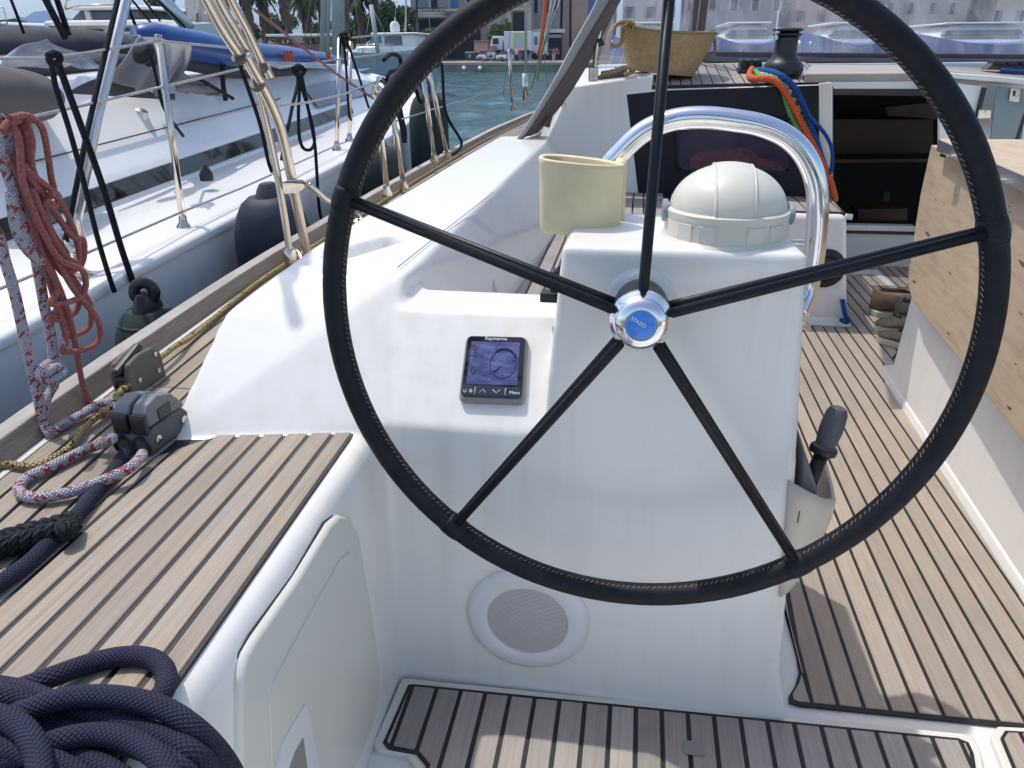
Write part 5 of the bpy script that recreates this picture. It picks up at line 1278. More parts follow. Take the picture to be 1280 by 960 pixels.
pe = thing('deck_eye', 'small steel deck eyes with shackle beside the frame foot at the toe rail', 'fitting', Dk(372, 325))
lathe('eye', Dk(372, 318, .02), (1, .4, .2), [(.016, -.003), (.022, 0), (.016, .003), (.012, 0), (.016, -.003)], MAT['steel'], pe, 20)
tube('shackle', [Dk(360, 322, .01), Dk(366, 312, .035), Dk(374, 316, .03), Dk(378, 326, .01)], .006, MAT['steel'], pe, 8, n=4)
pe = thing('deck_eye', 'steel shackle fitting on the side deck between wheel rim and coaming', 'fitting', Dk(446, 280))
tube('shackle', [Dk(440, 276, .01), Dk(446, 268, .04), Dk(452, 274, .04), Dk(456, 284, .01)], .009, MAT['steel'], pe, 8, n=4)
lathe('eye', Dk(448, 278, .01), (0, .3, 1), [(.02, -.01), (.03, 0), (.02, .012), (0, .012)], MAT['steel'], pe, 16)

# ================================================================== NEIGHBOURING YACHT
def nz(y): return .607+.0478*y            # sheer of its gunwale
ny = thing('neighbour_yacht', 'white sailing yacht moored alongside with long dark cabin window', 'yacht', (-3, 4, -1))
yy = np.linspace(-2.0, 8.95, 59)
def nx(y): return max(-1.6-(0 if y < 3.5 else .06*(y-3.5)**2), -3.38)
V = []
secs = lambda y: [(nx(y)+.003, nz(y)-.030), (nx(y)+.010, nz(y)-.09), (nx(y)+.0, nz(y)-.5), (nx(y)-.12, -.6), (nx(y)-.35, -1.1)]
def loft(name, sec, mat, par, ys_=yy, smooth=True):
    rows_ = [sec(y) for y in ys_]; m = len(rows_[0]); V = [(a, y, b) for y, r_ in zip(ys_, rows_) for a, b in r_]
    Fc = [[i*m+j, i*m+j+1, (i+1)*m+j+1, (i+1)*m+j] for i in range(len(ys_)-1) for j in range(m-1)]
    o = mesh(name, V, Fc, MAT[mat], par, smooth); return o
loft('topside', secs, 'gelcoat_far', ny)
gw_ = loft('gunwale', lambda y: [(nx(y)+.002, nz(y)-.034), (nx(y)+.010, nz(y)-.032), (nx(y)+.011, nz(y)-.012), (nx(y)+.004, nz(y)-.001), (nx(y)-.012, nz(y)+.004), (nx(y)-.06, nz(y)+.005), (nx(y)-.068, nz(y)-.003), (nx(y)-.10, nz(y)-.004)], 'gelcoat_far', ny); shade_angle(gw_, 50)
CX = -2.16
def cx_(y): return CX-(0 if y < 5 else .05*(y-5)**2)
def dk(y): return nz(y)+.0
loft('deck', lambda y: [(nx(y)-.098, nz(y)-.004), (min(cx_(y), nx(y)-.2)-.3, nz(y)+.012), (-3.4, nz(y)+.06), (-5.2, nz(y)+.01)], 'gelcoat_far', ny)
# cabin trunk
cy = np.linspace(-1.5, 6.6, 41)
fadeh = lambda y: 1. if y < 4.6 else max(.02, 1-((y-4.6)/2.05)**2)
def trunk(y):
    f = fadeh(y); z = dk(y)
    return [(cx_(y), z-.01), (cx_(y)-.02, z+.02*f), (cx_(y)-.05, z+.115*f), (cx_(y)-.07, z+.128*f), (cx_(y)-.22, z+.36*f), (cx_(y)-.30, z+.42*f), (cx_(y)-.42, z+.46*f), (-3.4, z+.55*f), (-4.4, z+.46*f), (-4.8, z)]
loft('cabin', trunk, 'gelcoat_far', ny, cy)
loft('cabin_window', lambda y: [(cx_(y)-.014, dk(y)+.026), (cx_(y)-.021, dk(y)+.028), (cx_(y)-.037, dk(y)+.094), (cx_(y)-.047, dk(y)+.097)], 'window_dark', ny, np.linspace(.3, 4.9, 24), False)
o = loft('cabin_window', lambda y: [(cx_(y)-.06+.014, dk(y)+.13*fadeh(y)), (cx_(y)-.10, dk(y)+.21*fadeh(y)), (cx_(y)-.145, dk(y)+.262*fadeh(y))], 'window_grey', ny, np.linspace(4.3, 6.0, 12), False); 
tube('trim_line', [(cx_(y)-.135+.008, y, dk(y)+.232) for y in np.linspace(-1, 3.9, 12)], .003, MAT['black_plastic'], ny, 6)
lathe('deck_eye', Xp(258, 220, -1.95), (0, 0, 1), [(.03, -.02), (.03, .01), (.02, .03), (.008, .05), (0, .05)], MAT['black_plastic'], ny, 14)
tube('cabin_handrail', [Xp(282, 125, -2.3), Xp(279, 105, -2.32), Xp(279, 85, -2.34), Xp(283, 70, -2.36)], .014, MAT['black_rope'], ny, 8, n=4)
lathe('deck_fitting', Xp(176, 141, -2.35), (.4, 0, 1), [(.035, -.02), (.03, .012), (.012, .02), (0, .02)], MAT['alu'], ny, 14)
# stanchions and wires
sN = []
def nst(a, b, x=-1.72, r=.0125):
    p = Xp(*a, x); q = Xp(*b, x); q = p+(q-p)
    s = tube('stanchion', [p, q], r, MAT['steel'], ny, 12); lathe('stanchion_foot', q, (p-q), [(.028, -.02), (.028, .004), (.016, .02), (.015, .04)], MAT['steel'], s, 14); return p, q
a1, b1 = nst((198, 47), (230, 284)); a2, b2 = nst((424, 48), (421, 186), -1.76); a3, b3 = nst((438, 52), (437, 176), -1.80)
tube('bent_pipe', [Xp(198, 50, -1.72), Xp(198, 44, -1.72), Xp(197, 46, -1.72)], .013, MAT['steel'], ny, 8)
tube('guard_wire', [Xp(-60, 74, -1.72), Xp(60, 73, -1.72), Xp(110, 66, -1.72), Xp(198, 51, -1.72), Xp(290, 60, -1.72), Xp(350, 85, -1.73), Xp(424, 74, -1.76), Xp(475, 68, -1.8), Xp(520, 66, -1.9)], .0048, MAT['wire'], ny, 7)
tube('guard_wire', [Xp(-60, 165, -1.72), Xp(40, 146, -1.72), Xp(120, 128, -1.72), Xp(210, 107, -1.72), Xp(300, 86, -1.73), Xp(330, 84, -1.73)], .0048, MAT['wire'], ny, 7)
tube('guard_wire', [Xp(-60, 384, -1.62), Xp(0, 361, -1.62), Xp(100, 320, -1.63), Xp(225, 266, -1.66), Xp(300, 236, -1.66), Xp(345, 216, -1.66), Xp(425, 180, -1.70), Xp(470, 165, -1.72)], .0045, MAT['wire'], ny, 6)
tube('guard_wire', [Xp(440, 47, -1.85), Xp(470, 44, -1.85), Xp(520, 42, -1.9)], .005, MAT['wire'], ny, 6)
tube('jackline', [Xp(318, 12, -1.5), Xp(360, 45, -1.5), Xp(420, 92, -1.5), Xp(468, 124, -1.5)], .006, MAT['rope_pink'], ny, 8)
# radar/boom support pole with line alongside
po = thing('support_pole', 'slanting bright aluminium pole with dark line rising from the neighbouring deck', 'pole', Xp(92, 285, -1.75))
tube('pole', [Xp(92, 285, -1.75), Xp(122, 140, -1.75), Xp(157, 0, -1.75), Xp(180, -90, -1.75)], .0185, MAT['alu'], po, 18)
tube('dark_line', [Xp(82, 300, -1.72), Xp(110, 160, -1.72), Xp(147, 0, -1.72), Xp(170, -90, -1.72)], .0085, MAT['rope_black'], po, 8)
lathe('pole_shoe', Xp(91, 287, -1.75), (0, 0, 1), [(.03, -.03), (.03, .03), (.024, .05), (0, .05)], MAT['steel'], po, 14)
tube('shoe_shackle', [Xp(95, 325, -1.70), Xp(105, 338, -1.70), Xp(114, 344, -1.70), Xp(104, 347, -1.70), Xp(92, 342, -1.70)], .009, MAT['steel'], po, 8, n=3)
tube('tang', [Xp(84, 292, -1.74), Xp(92, 320, -1.70)], .018, MAT['steel'], po, 8)
def line2(label, pts, x, r=.0078, grp='fender lines on the neighbouring yacht'):
    return rope('fender_line', label, [Xp(a, b, x) for a, b in pts], r, 'rope_black', 10, 5, grp)
line2('black line slanting from the guard wire down to the hull side near the green fender', [(64, 76), (70, 110), (86, 160), (104, 225), (120, 290), (134, 338), (143, 365)], -1.57, .0075)
line2('black line carrying the green fender by its eye', [(72, 76), (82, 105), (104, 165), (128, 232), (150, 305), (160, 335), (166, 352)], -1.58, .0095)
tag(tube('hitch', [Xp(a, b, -1.56) for a, b in ((60, 70), (68, 66), (75, 71), (72, 79), (63, 78), (62, 70), (72, 68))], .009, MAT['rope_black'], None, 8, n=4), 'black hitch knotted on the upper guard wire above the green fender', 'knot')
line2('doubled black line looped down from the guard wire beside the bimini frame', [(372, 86), (372, 105), (366, 130), (362, 150), (355, 180), (352, 200)], -1.62, .008)
line2('hanging bight of black line with a long tail outside the neighbouring hull', [(370, 86), (374, 110), (373, 140), (374, 170), (379, 185), (388, 187), (393, 178), (391, 160), (385, 135), (377, 108), (375, 90)], -1.60, .008)
line2('long black tail dropping past the hull side behind the wheel rim', [(376, 90), (384, 130), (391, 165), (394, 185), (396, 215), (398, 250), (402, 275), (410, 285)], -1.55, .008)
tag(tube('hitch', [Xp(a, b, -1.6) for a, b in ((366, 86), (373, 82), (380, 87), (377, 94), (369, 92), (368, 85), (376, 84))], .010, MAT['rope_black'], None, 8, n=4), 'black hitch on the guard wire beside the blue kayak end', 'knot')
line2('dark blue line slanting down from the frame to the navy fender', [(296, 70), (310, 110), (325, 155), (335, 200), (340, 215)], -1.55, .008)
line2('black line from the guard wire to the deck between the two bright stanchions', [(429, 45), (433, 90), (436, 140), (439, 150)], -1.74, .0075)
line2('black line slanting aft from the knotted stanchion to the hull', [(432, 46), (440, 70), (450, 100), (461, 135)], -1.72, .0075)
tag(tube('hitch', [Xp(a, b, -1.74) for a, b in ((426, 44), (431, 41), (434, 48), (431, 58), (428, 50), (427, 42))], .011, MAT['rope_black'], None, 8, n=4), 'black hitch on top of the bright stanchion', 'knot')

# fenders
def fender(label, px_top, px_bot, x, r, mat, cap=.25, rib=False):
    t = Xp(*px_top, x); b = np.array((t[0]-.01, t[1], px_bot)); L = t[2]-b[2]
    f = thing('fender', label, 'fender', b, 'fenders between the two hulls')
    lathe('body', b, (0, 0, 1), [(0, 0), (r*.5, .02), (r*.9, .09), (r, .18)]+[(r, L*k) for k in (.4, .6)]+[(r, L-.30), (r*.96, L-.23), (r*.86, L-.17), (r*.70, L-.125), (r*.5, L-.10)], MAT[mat], f, 36)
    lathe('neck', b+np.array((0, 0, L-.125)), (0, 0, 1), [(r*.62, -.02), (r*.52, .02), (r*.40, .055), (r*.28, .075), (0, .08)], MAT['black_plastic'] if rib else MAT['cover_dark'], f, 24, 1., .55, (1, 0, 0))
    if rib: tube('eye', [b+np.array((r*.22*math.cos(q), r*.08*math.cos(q), L-.050+r*.25*math.sin(q))) for q in np.linspace(0, 6.283, 20)[:-1]], r*.14, MAT['black_plastic'], f, 10, True)
    if rib:
        lathe('seam', b+np.array((0, 0, L-.135)), (0, 0, 1), [(r*.66, -.008), (r*.76, 0), (r*.66, .010)], MAT['fender_rib'], f, 36)
        tube('weld', [b+np.array((r*1.0*math.cos(-.9), r*1.0*math.sin(-.9), L*k)) for k in (.1, .3, .5, .72)], .004, MAT['fender_rib'], f, 6)
    return f
t_ = Xp(175, 352, -1.45)
f1 = fender('dark green fender with black rope eye hanging between the hulls', (180, 345), -.62, -1.40, .118, 'fender_green', rib=True)
f2 = fender('big navy covered fender behind the bimini frame legs', (334, 212), -.30, -1.40, .150, 'fender_navy')
f3 = fender('dark fender half hidden by the wheel rim beside the curved gate stanchion', (474, 160), -.3, -1.42, .15, 'fender_green')
f4 = fender('tall dark green fender at the gap of open water', (535, 98), -.3, -1.44, .135, 'fender_green', rib=True)
line2('black line holding the tall dark green fender', [(520, 112), (526, 128), (531, 112)], -1.42, .012)
line2('black rope end dangling between the two dark fenders', [(500, 135), (503, 150), (506, 165), (506, 178)], -1.38, .013)
# rope cloth at the foot of the tall fender
# ---- covers and gear on the neighbour's cabin
def heap(name, label, cat, fn, nu, nv, mat, thick=.01):
    o = grid(name, fn, nu, nv, MAT[mat]); solidify(o, thick, 0); return tag(o, label, cat)
def noise2(u, v, s): return noise.noise(Vector((u*s, v*s, s*1.7)))
def bag(name, label, cat, path, rad_, mat, sy=.8, wr=.12, nseg=40, sg=28, seed=0, par=None):
    P = np.array(spline(path, nseg//(len(path)-1)+1)); n = len(P)
    R_ = np.interp(np.linspace(0, 1, n), np.linspace(0, 1, len(rad_)), rad_)
    V, Fc, UV = sweep(P, R_, sg, False, True)
    T_ = np.array(V); out = []
    for k, p in enumerate(T_):
        i = min(k//(sg+1), n-1); c = P[i]; d_ = p-c
        w_ = 1+wr*noise.noise(Vector((p*6+seed).tolist()))+wr*.6*noise.noise(Vector((p*15+seed).tolist()))
        d_ = d_*w_; d_[2] *= sy; out.append(c+d_)
    o = mesh(name, out, [f[::-1] for f in Fc], MAT[mat], par, True, UV)
    return tag(o, label, cat) if par is None else o
bag('boom_cover', 'long black boom cover lying across the neighbouring cabin top', 'cover', [Xp(-40, 64, -3.0), Xp(60, 60, -3.0), Xp(120, 60, -3.0), Xp(180, 66, -2.95), Xp(215, 78, -2.9)], [.125, .125, .12, .10, .03], 'cover_dark', .75, .10)
bag('boom_cover', 'lower fold of black canvas under the boom cover', 'cover', [Xp(-40, 84, -2.8), Xp(60, 84, -2.8), Xp(140, 80, -2.8), Xp(190, 82, -2.8)], [.07, .08, .08, .03], 'cover_dark', .7, .15, seed=5)
bag('cushion_bag', 'dark taupe cushion bag on the neighbouring cockpit edge', 'bag', [Xp(-70, 118, -2.35), Xp(-10, 120, -2.35), Xp(35, 121, -2.35), Xp(62, 122, -2.35)], [.17, .175, .15, .06], 'cover_brown', .62, .06, seed=2)
bag('cushion_bag', 'upper half of the taupe cushion with a dark hollow behind it', 'bag', [Xp(-70, 98, -2.6), Xp(-10, 102, -2.6), Xp(30, 108, -2.6)], [.08, .09, .03], 'cover_brown', .6, .08, seed=3)
# folded clear window
def cp_(u, v):
    a = Xp(-10+135*u, 86-30*math.sin(math.pi*min(u*1.02, 1))**.8*v*(1-.12*math.sin(u*9))-2*v, -2.62+.12*v)
    return a+np.array((0, .07*noise2(u, v, 4.), .020*noise2(u, v, 5.)))
heap('clear_window', 'crumpled clear plastic window folded on the black boom cover', 'window panel', cp_, 26, 10, 'clear_plastic', .004)
# grey hood cloth: draped sheet with folds
pk = [(228, 45), (190, 50), (160, 65), (142, 82)]
def hood(u, v):
    top = np.array(Xp(186, 46, -2.45)); 
    bx_ = 138+82*u; by_ = (92+22*math.sin(math.pi*(u*.9+.05))+ (8 if u > .6 else 0))
    b = np.array(Xp(bx_, by_, -2.22)); t = top+np.array((0, (u-.4)*.42, -.02*abs(u-.5)))
    p = t*(1-v)+b*v
    p = p+np.array((.10*math.sin(math.pi*v)*.9+.022*math.sin(u*17+v*3)*v, .02*noise2(u, v, 5), .07*math.sin(math.pi*v)*(1-.4*u)))
    return p
heap('hood_cloth', 'grey cloth hood draped over gear on the neighbouring cabin', 'cover', hood, 40, 20, 'cover_grey', .008)
def flap(u, v):
    p = np.array(Xp(218+58*u, 88+24*u+ (26-18*u)*v, -2.26+.02*v)); return p+np.array((.015*math.sin(v*9+u*4), 0, .012*noise2(u, v, 6)))
heap('cloth_flap', 'pointed grey flap of the hood strapped forward on the white cabin', 'cover', flap, 18, 8, 'cover_grey', .006)
def dark_sheet(u, v):
    p = np.array(Xp(88+130*u, 117-30*math.sin(math.pi*min(1, u*1.2+.05))*(1-v)*.7+8*u*v, -2.28)); return p
heap('underlay', 'black sheet below the grey hood spread on the cabin', 'cover', dark_sheet, 16, 6, 'cover_dark', .008)  # thin black sheet laid below the hood
rope('hood_strap', 'black strap with buckle tying the grey flap to the cabin', [Xp(248, 98, -2.2), Xp(262, 106, -2.2), Xp(275, 114, -2.2), Xp(291, 123, -2.2)], .010, 'black_rope' if False else 'rope_black', 8, 3, cat='strap')
rope('hood_line', 'thin dark line hanging from the grey hood to the deck', [Xp(183, 60, -2.0), Xp(190, 75, -2.0), Xp(196, 100, -2.0), Xp(203, 130, -2.0), Xp(214, 150, -2.02), Xp(229, 170, -2.05)], .007, 'rope_black', 8, 4)
bag('line_bundle', 'bundle of black cord tied to the grey hood', 'rope', [Xp(174, 58, -2.05), Xp(180, 64, -2.05), Xp(186, 70, -2.05), Xp(190, 82, -2.05)], [.03, .05, .035, .02], 'black_rope', 1., .35, 24, 14, 9)
# blue inflatable kayak
ky = thing('inflatable_kayak', 'bright blue inflatable kayak lashed along the neighbouring guard rail', 'kayak', Xp(300, 70, -2.4))
kp = [Xp(166, 42, -2.5), Xp(190, 47, -2.45), Xp(240, 57, -2.4), Xp(300, 68, -2.35), Xp(360, 72, -2.35), Xp(410, 76, -2.4), Xp(424, 80, -2.4)]
bag('hull', None, None, kp, [.05, .095, .105, .10, .09, .07, .03], 'kayak_blue', .75, .015, 60, 28, 1, ky)
bag('under_shadow', None, None, [p+np.array((-.05, 0, -.085)) for p in kp[1:]], [.03, .05, .055, .05, .045, .03], 'cover_dark', .8, .03, 60, 24, 4, ky)  # dark bag standing in for the shade under the kayak
tube('grey_band', [p+np.array((.088, 0, -.045)) for p in kp[3:6]], .018, MAT['kayak_grey'], ky, 10, n=4)
for px in (357, 361, 365, 409, 412):
    c_ = Xp(px, 70, -2.22); mesh('red_mark', *box(c_-np.array((.004, .014, .030)), c_+np.array((.004, .014, .030))), MAT['cloth_red'], ky)
# ================================================================== WATER, QUAY, TOWN
WZ = -.9
QY = 86.; QH = .95
seaV = [(-6000, -300, WZ-.22), (6000, -300, WZ-.22), (6000, 9000, WZ-.22), (-6000, 9000, WZ-.22)]
w = mesh('water', seaV, [[0, 1, 2, 3]], MAT['water'], loc=(0, 0, WZ)); tag(w, kind='structure')
qz = WZ+QH
# rippled water of the basin ahead
gx = np.arange(-46, 34, .30); gy = np.concatenate([np.arange(4, 40, .26), np.arange(40, QY+.5, .42)])
XX, YY = np.meshgrid(gx, gy); rs_ = np.random.RandomState(3); ZZ = np.zeros_like(XX)
for k in range(34):
    lam = 10**rs_.uniform(-.10, .75); th = rs_.normal(1.9, .75); kx, ky = math.cos(th)*6.283/lam, math.sin(th)*6.283/lam
    ZZ += .0125*lam**.85*np.sin(kx*XX+ky*YY+rs_.uniform(0, 6.28))*(.6+.4*np.sin(.11*kx*YY-.13*ky*XX+k))
Vw = np.stack([XX, YY, WZ+ZZ*.55], -1).reshape(-1, 3); nxg = len(gx); nyg = len(gy)
ii = (np.arange(nyg-1)[:, None]*nxg+np.arange(nxg-1)[None]).ravel(); Fw = np.stack([ii, ii+1, ii+nxg+1, ii+nxg], -1).tolist()
mesh('water_ripples', Vw, Fw, MAT['water'], w, True)
quay = mesh('quay', *hull([(x, y, z) for x in (-70, 90) for y in (QY, QY+120) for z in (-3, qz)]), MAT['quay_stone'], loc=(0, QY, WZ)); tag(quay, kind='structure')
mesh('coping', *box((-70, QY-.12, qz-.22), (90, QY+1.0, qz+.03)), MAT['quay_edge'], quay)
mesh('paving', *box((-70, QY+1.0, qz+.0), (90, QY+118, qz+.02)), MAT['paving'], quay)
for k in range(26):
    x = -40+k*2.2+random.uniform(-.4, .4); mesh('quay_stone', *box((x, QY-.06, WZ-.2+.55*random.random()), (x+random.uniform(1.0, 1.9), QY+.2, WZ+.25+.4*random.random())), MAT['quay_stone'], quay)
def hills(name, pts, dist, mat):
    V = []; n = len(pts)
    for i in range(n*6-5):
        t = i/6; k = min(int(t), n-2); f = t-k; f = f*f*(3-2*f)
        x = pts[k][0]*(1-f)+pts[k+1][0]*f; y = pts[k][1]*(1-f)+pts[k+1][1]*f+noise.noise(Vector((i*.7, dist*.01, 0)))*1.3
        p = Yp(x, y, dist); V.append(p); V.append(np.array((p[0], p[1]-.06*dist, p[2]*.45))); V.append(np.array((p[0], p[1]-.14*dist, WZ-2)))
    m = n*6-5
    Fc = [[3*i+j, 3*i+j+1, 3*(i+1)+j+1, 3*(i+1)+j] for i in range(m-1) for j in range(2)]
    o = mesh(name, V, Fc, MAT[mat], None, True); return tag(o, kind='structure')
hills('hill', [(-200, 45), (-60, 33), (5, 30), (24, 20), (38, 26), (60, 30), (110, 35), (170, 48)], 2600., 'hill_near')
hills('hill', [(-200, 30), (-30, 40), (28, 24), (42, 15), (56, 13), (75, 20), (120, 33), (200, 45)], 4200., 'hill_far')

# ---------------------------------------------------------------- buildings
def px2(x0, y0, x1, y1, Y): return Yp(x0, y1, Y), Yp(x1, y0, Y)
def bslab(name, x0, y0, x1, y1, Y, th, mat, par):
    a, b = px2(x0, y0, x1, y1, Y); return mesh(name, *box((a[0], Y, a[2]), (b[0], Y+th, b[2])), MAT[mat], par)
B1 = thing('quay_building', 'mauve and beige apartment building with balconies behind the quay trees', 'building', Yp(580, 74, 104))
bslab('wall', 517, -110, 610, 76, 104.0, 14, 'wall_mauve', B1)
bslab('wall', 610, -110, 664, 76, 103.2, 14, 'wall_beige', B1)
for (x0, y0, x1, y1, mt) in ((522, -6, 532, 16, 'glass_blue'), (538, -6, 546, 12, 'dark_gap'), (562, -8, 572, 10, 'shutter_blue'), (583, -8, 594, 8, 'dark_gap'), (522, -50, 532, -26, 'glass_blue'), (545, -50, 555, -26, 'shutter_blue'), (575, -50, 586, -26, 'dark_gap')):
    s_ = bslab('window', x0, y0, x1, y1, 103.9, .3, mt, B1); bslab('window_frame', x0-1, y0-1, x0, y1+1, 103.8, .3, 'wall_cream', s_)
for (y0, y1) in ((9.5, 14.5), (-32, -27)): bslab('floor_band', 517, y0, 664, y1, 102.9, .6, 'wall_cream', B1)
bslab('balcony', 521, 15, 556, 17, 102.0, 2, 'wall_cream', B1)
rl = bslab('balcony_rail', 521, 9, 556, 10, 102.0, .1, 'dark_plastic', B1)
for k in range(12): bslab('baluster', 522+3*k, 10, 522.6+3*k, 15, 102.0, .1, 'dark_plastic', B1)
bslab('awning', 506, 17, 551, 22, 100.5, 3, 'awning', B1)
bslab('shopfront', 520, 24, 600, 74, 103.85, .3, 'dark_gap', B1)
bslab('doorway', 641, 15, 657, 40, 103.1, .3, 'dark_gap', B1); bslab('doorway', 643, 40, 657, 74, 103.1, .3, 'window_grey', B1)
bslab('pilaster', 633, 12, 639, 76, 103.0, .4, 'wall_cream', B1); bslab('pilaster', 658, 12, 664, 76, 103.0, .4, 'wall_cream', B1)
B2 = thing('quay_building', 'grey beige building with tall narrow windows beside the pink one', 'building', Yp(680, 74, 106))
bslab('wall', 664, -110, 702, 76, 106.5, 12, 'wall_mauve', B2)
for x0, x1 in ((668, 672), (682, 685.5), (693, 697)):
    bslab('window', x0, -2, x1, 16, 106.4, .3, 'dark_gap', B2)
bslab('shopfront', 672, 40, 702, 74, 106.3, .3, 'dark_gap', B2); bslab('shop_fascia', 664, 36, 706, 41, 105.8, .6, 'van_white', B2); bslab('shop_sign', 684, 43, 702, 47.5, 105.9, .3, 'wall_mauve', B2)
B3 = thing('quay_building', 'pink rendered building end behind the sprayhood edge', 'building', Yp(730, 74, 108))
bslab('wall', 702, -160, 775, 76, 107.5, 12, 'wall_pink', B3)
for x0, x1 in ((735, 745), (755, 765)):
    bslab('window', x0, -6, x1, 22, 107.4, .3, 'shutter_blue', B3)
tube('downpipe', [Yp(713, -100, 107.3), Yp(713, 60, 107.3)], .12, MAT['dark_gap'], B3, 6)
def townhouse(label, x0, x1, top, Y, mat, cols, rows, sh, tile=True):
    B = thing('quay_building', label, 'building', Yp((x0+x1)/2, 74, Y))
    bslab('wall', x0, top, x1, 76, Y, 12, mat, B)
    if tile: 
        a, b = px2(x0-3, top-9, x1+3, top, Y); mesh('roof', *hull([(a[0], Y-.5, a[2]), (b[0], Y-.5, a[2]), (a[0]+1, Y+6, b[2]+.8), (b[0]-1, Y+6, b[2]+.8), (a[0], Y+12.5, a[2]), (b[0], Y+12.5, a[2])]), MAT['roof_tile'], B)
    for i in range(cols):
        for j in range(rows):
            cx = x0+(x1-x0)*(i+.5)/cols; cy_ = top+8+(64-top)*(j+.1)/rows
            w_ = bslab('window', cx-4, cy_, cx+4, cy_+14, Y-.1, .3, 'dark_gap', B); bslab('shutter', cx-7, cy_, cx-4, cy_+14, Y-.2, .2, sh, w_); bslab('shutter', cx+4, cy_, cx+7, cy_+14, Y-.2, .2, sh, w_)
townhouse('cream quay house with blue shutters seen through the side window panel', 775, 850, -70, 108, 'wall_cream', 3, 4, 'shutter_blue')
townhouse('mauve quay house seen through the clear window near the winch', 850, 985, -90, 110, 'wall_mauve', 5, 4, 'wall_cream')
townhouse('pink quay house seen through the clear window above the companionway', 985, 1100, -60, 108, 'wall_pink', 4, 4, 'shutter_blue')
townhouse('beige quay house seen through the clear window behind the wheel rim', 1100, 1230, -80, 111, 'wall_beige', 5, 4, 'wall_cream')
townhouse('cream quay house at the end of the row behind the clear window', 1230, 1420, -60, 109, 'wall_cream', 6, 4, 'shutter_blue')
townhouse('low beige waterfront house behind the palm trunks', 300, 420, 45, 118, 'wall_cream', 4, 2, 'shutter_blue', False)
# ---------------------------------------------------------------- trees
def leafcloud(name, lobes, nleaf, size, mat, par, seed):
    r_ = random.Random(seed); V, Fc = [], []
    for (c, R_) in lobes:
        c = np.array(c, float)
        for k in range(nleaf):
            d = np.array([r_.gauss(0, 1) for _ in range(3)]); d /= np.linalg.norm(d); q = c+d*np.array(R_)*(r_.random()**.45)
            if noise.noise(Vector((q*.9).tolist())) < -.25: continue
            a = np.array([r_.gauss(0, 1) for _ in range(3)]); a /= np.linalg.norm(a); b = np.cross(a, d); b /= np.linalg.norm(b)+1e-9
            s = size*r_.uniform(.6, 1.4); o = len(V); V += [q-a*s, q+b*s*.5, q+a*s, q-b*s*.5]; Fc.append([o, o+1, o+2, o+3])
    return mesh(name, V, Fc, MAT[mat], par)
def tree(label, x, base_y, top_y, wpx, Y, mat, seed, trunk=True):
    b = Yp(x, base_y, Y); t = Yp(x, top_y, Y); h = t[2]-qz; wd = np.linalg.norm(Yp(x+wpx, base_y, Y)-b)
    T_ = thing('tree', label, 'tree', (b[0], Y, qz), 'trees along the quay')
    cc = np.array((b[0], Y, qz)); 
    tr_ = tube('trunk', [cc, cc+np.array((.1, 0, h*.3)), cc+np.array((-.1, .1, h*.6))], np.array([.22, .17, .1]), MAT['bark'], T_, 8)
    r_ = random.Random(seed); lob = []
    for k in range(9): lob.append((cc+np.array((r_.uniform(-.75, .75)*wd, r_.uniform(-.6, .6)*wd, h*r_.uniform(.38, .85))), (wd*.42, wd*.42, h*.17)))
    br = [[cc+np.array((0, 0, h*.35)), (cc+np.array((0, 0, h*.4))+l[0])/2, l[0]] for l in lob[:5]]
    tubes('limb', br, .07, MAT['bark'], T_, 6)
    leafcloud('crown', lob, 420, .26, mat, T_, seed)
tree('round green plane tree in front of the building doorway', 628, 72, 24, 17, 99, 'leaf_light', 1)
tree('dark green leafy tree beside the mauve building', 545, 74, 30, 18, 98, 'leaf_green', 2)
tree('broad green tree between the palms and the mauve building', 500, 76, -6, 26, 100, 'leaf_green', 3)
tree('taller green tree behind the motorboat with the radar dome', 466, 78, 6, 18, 104, 'leaf_light', 4)
tree('feathery tree at the edge of the pale sky above the motor yacht', 212, 70, -20, 14, 110, 'leaf_light', 5)
for k, (x_, t_, m_, l_) in enumerate(((306, 22, 'leaf_green', 'dark tree filling the gap behind the bimini tubes and first palms'), (352, 16, 'leaf_light', 'light green tree behind the palm trunks over the kayak'), (398, 26, 'leaf_green', 'dark green tree behind the slim white mast'), (444, 14, 'leaf_green', 'dark tree behind the wide grey mast'), (524, 8, 'leaf_light', 'pale green tree under the balcony of the mauve building'))):
    tree(l_, x_, 76, t_, 20, 113, m_, 20+k)
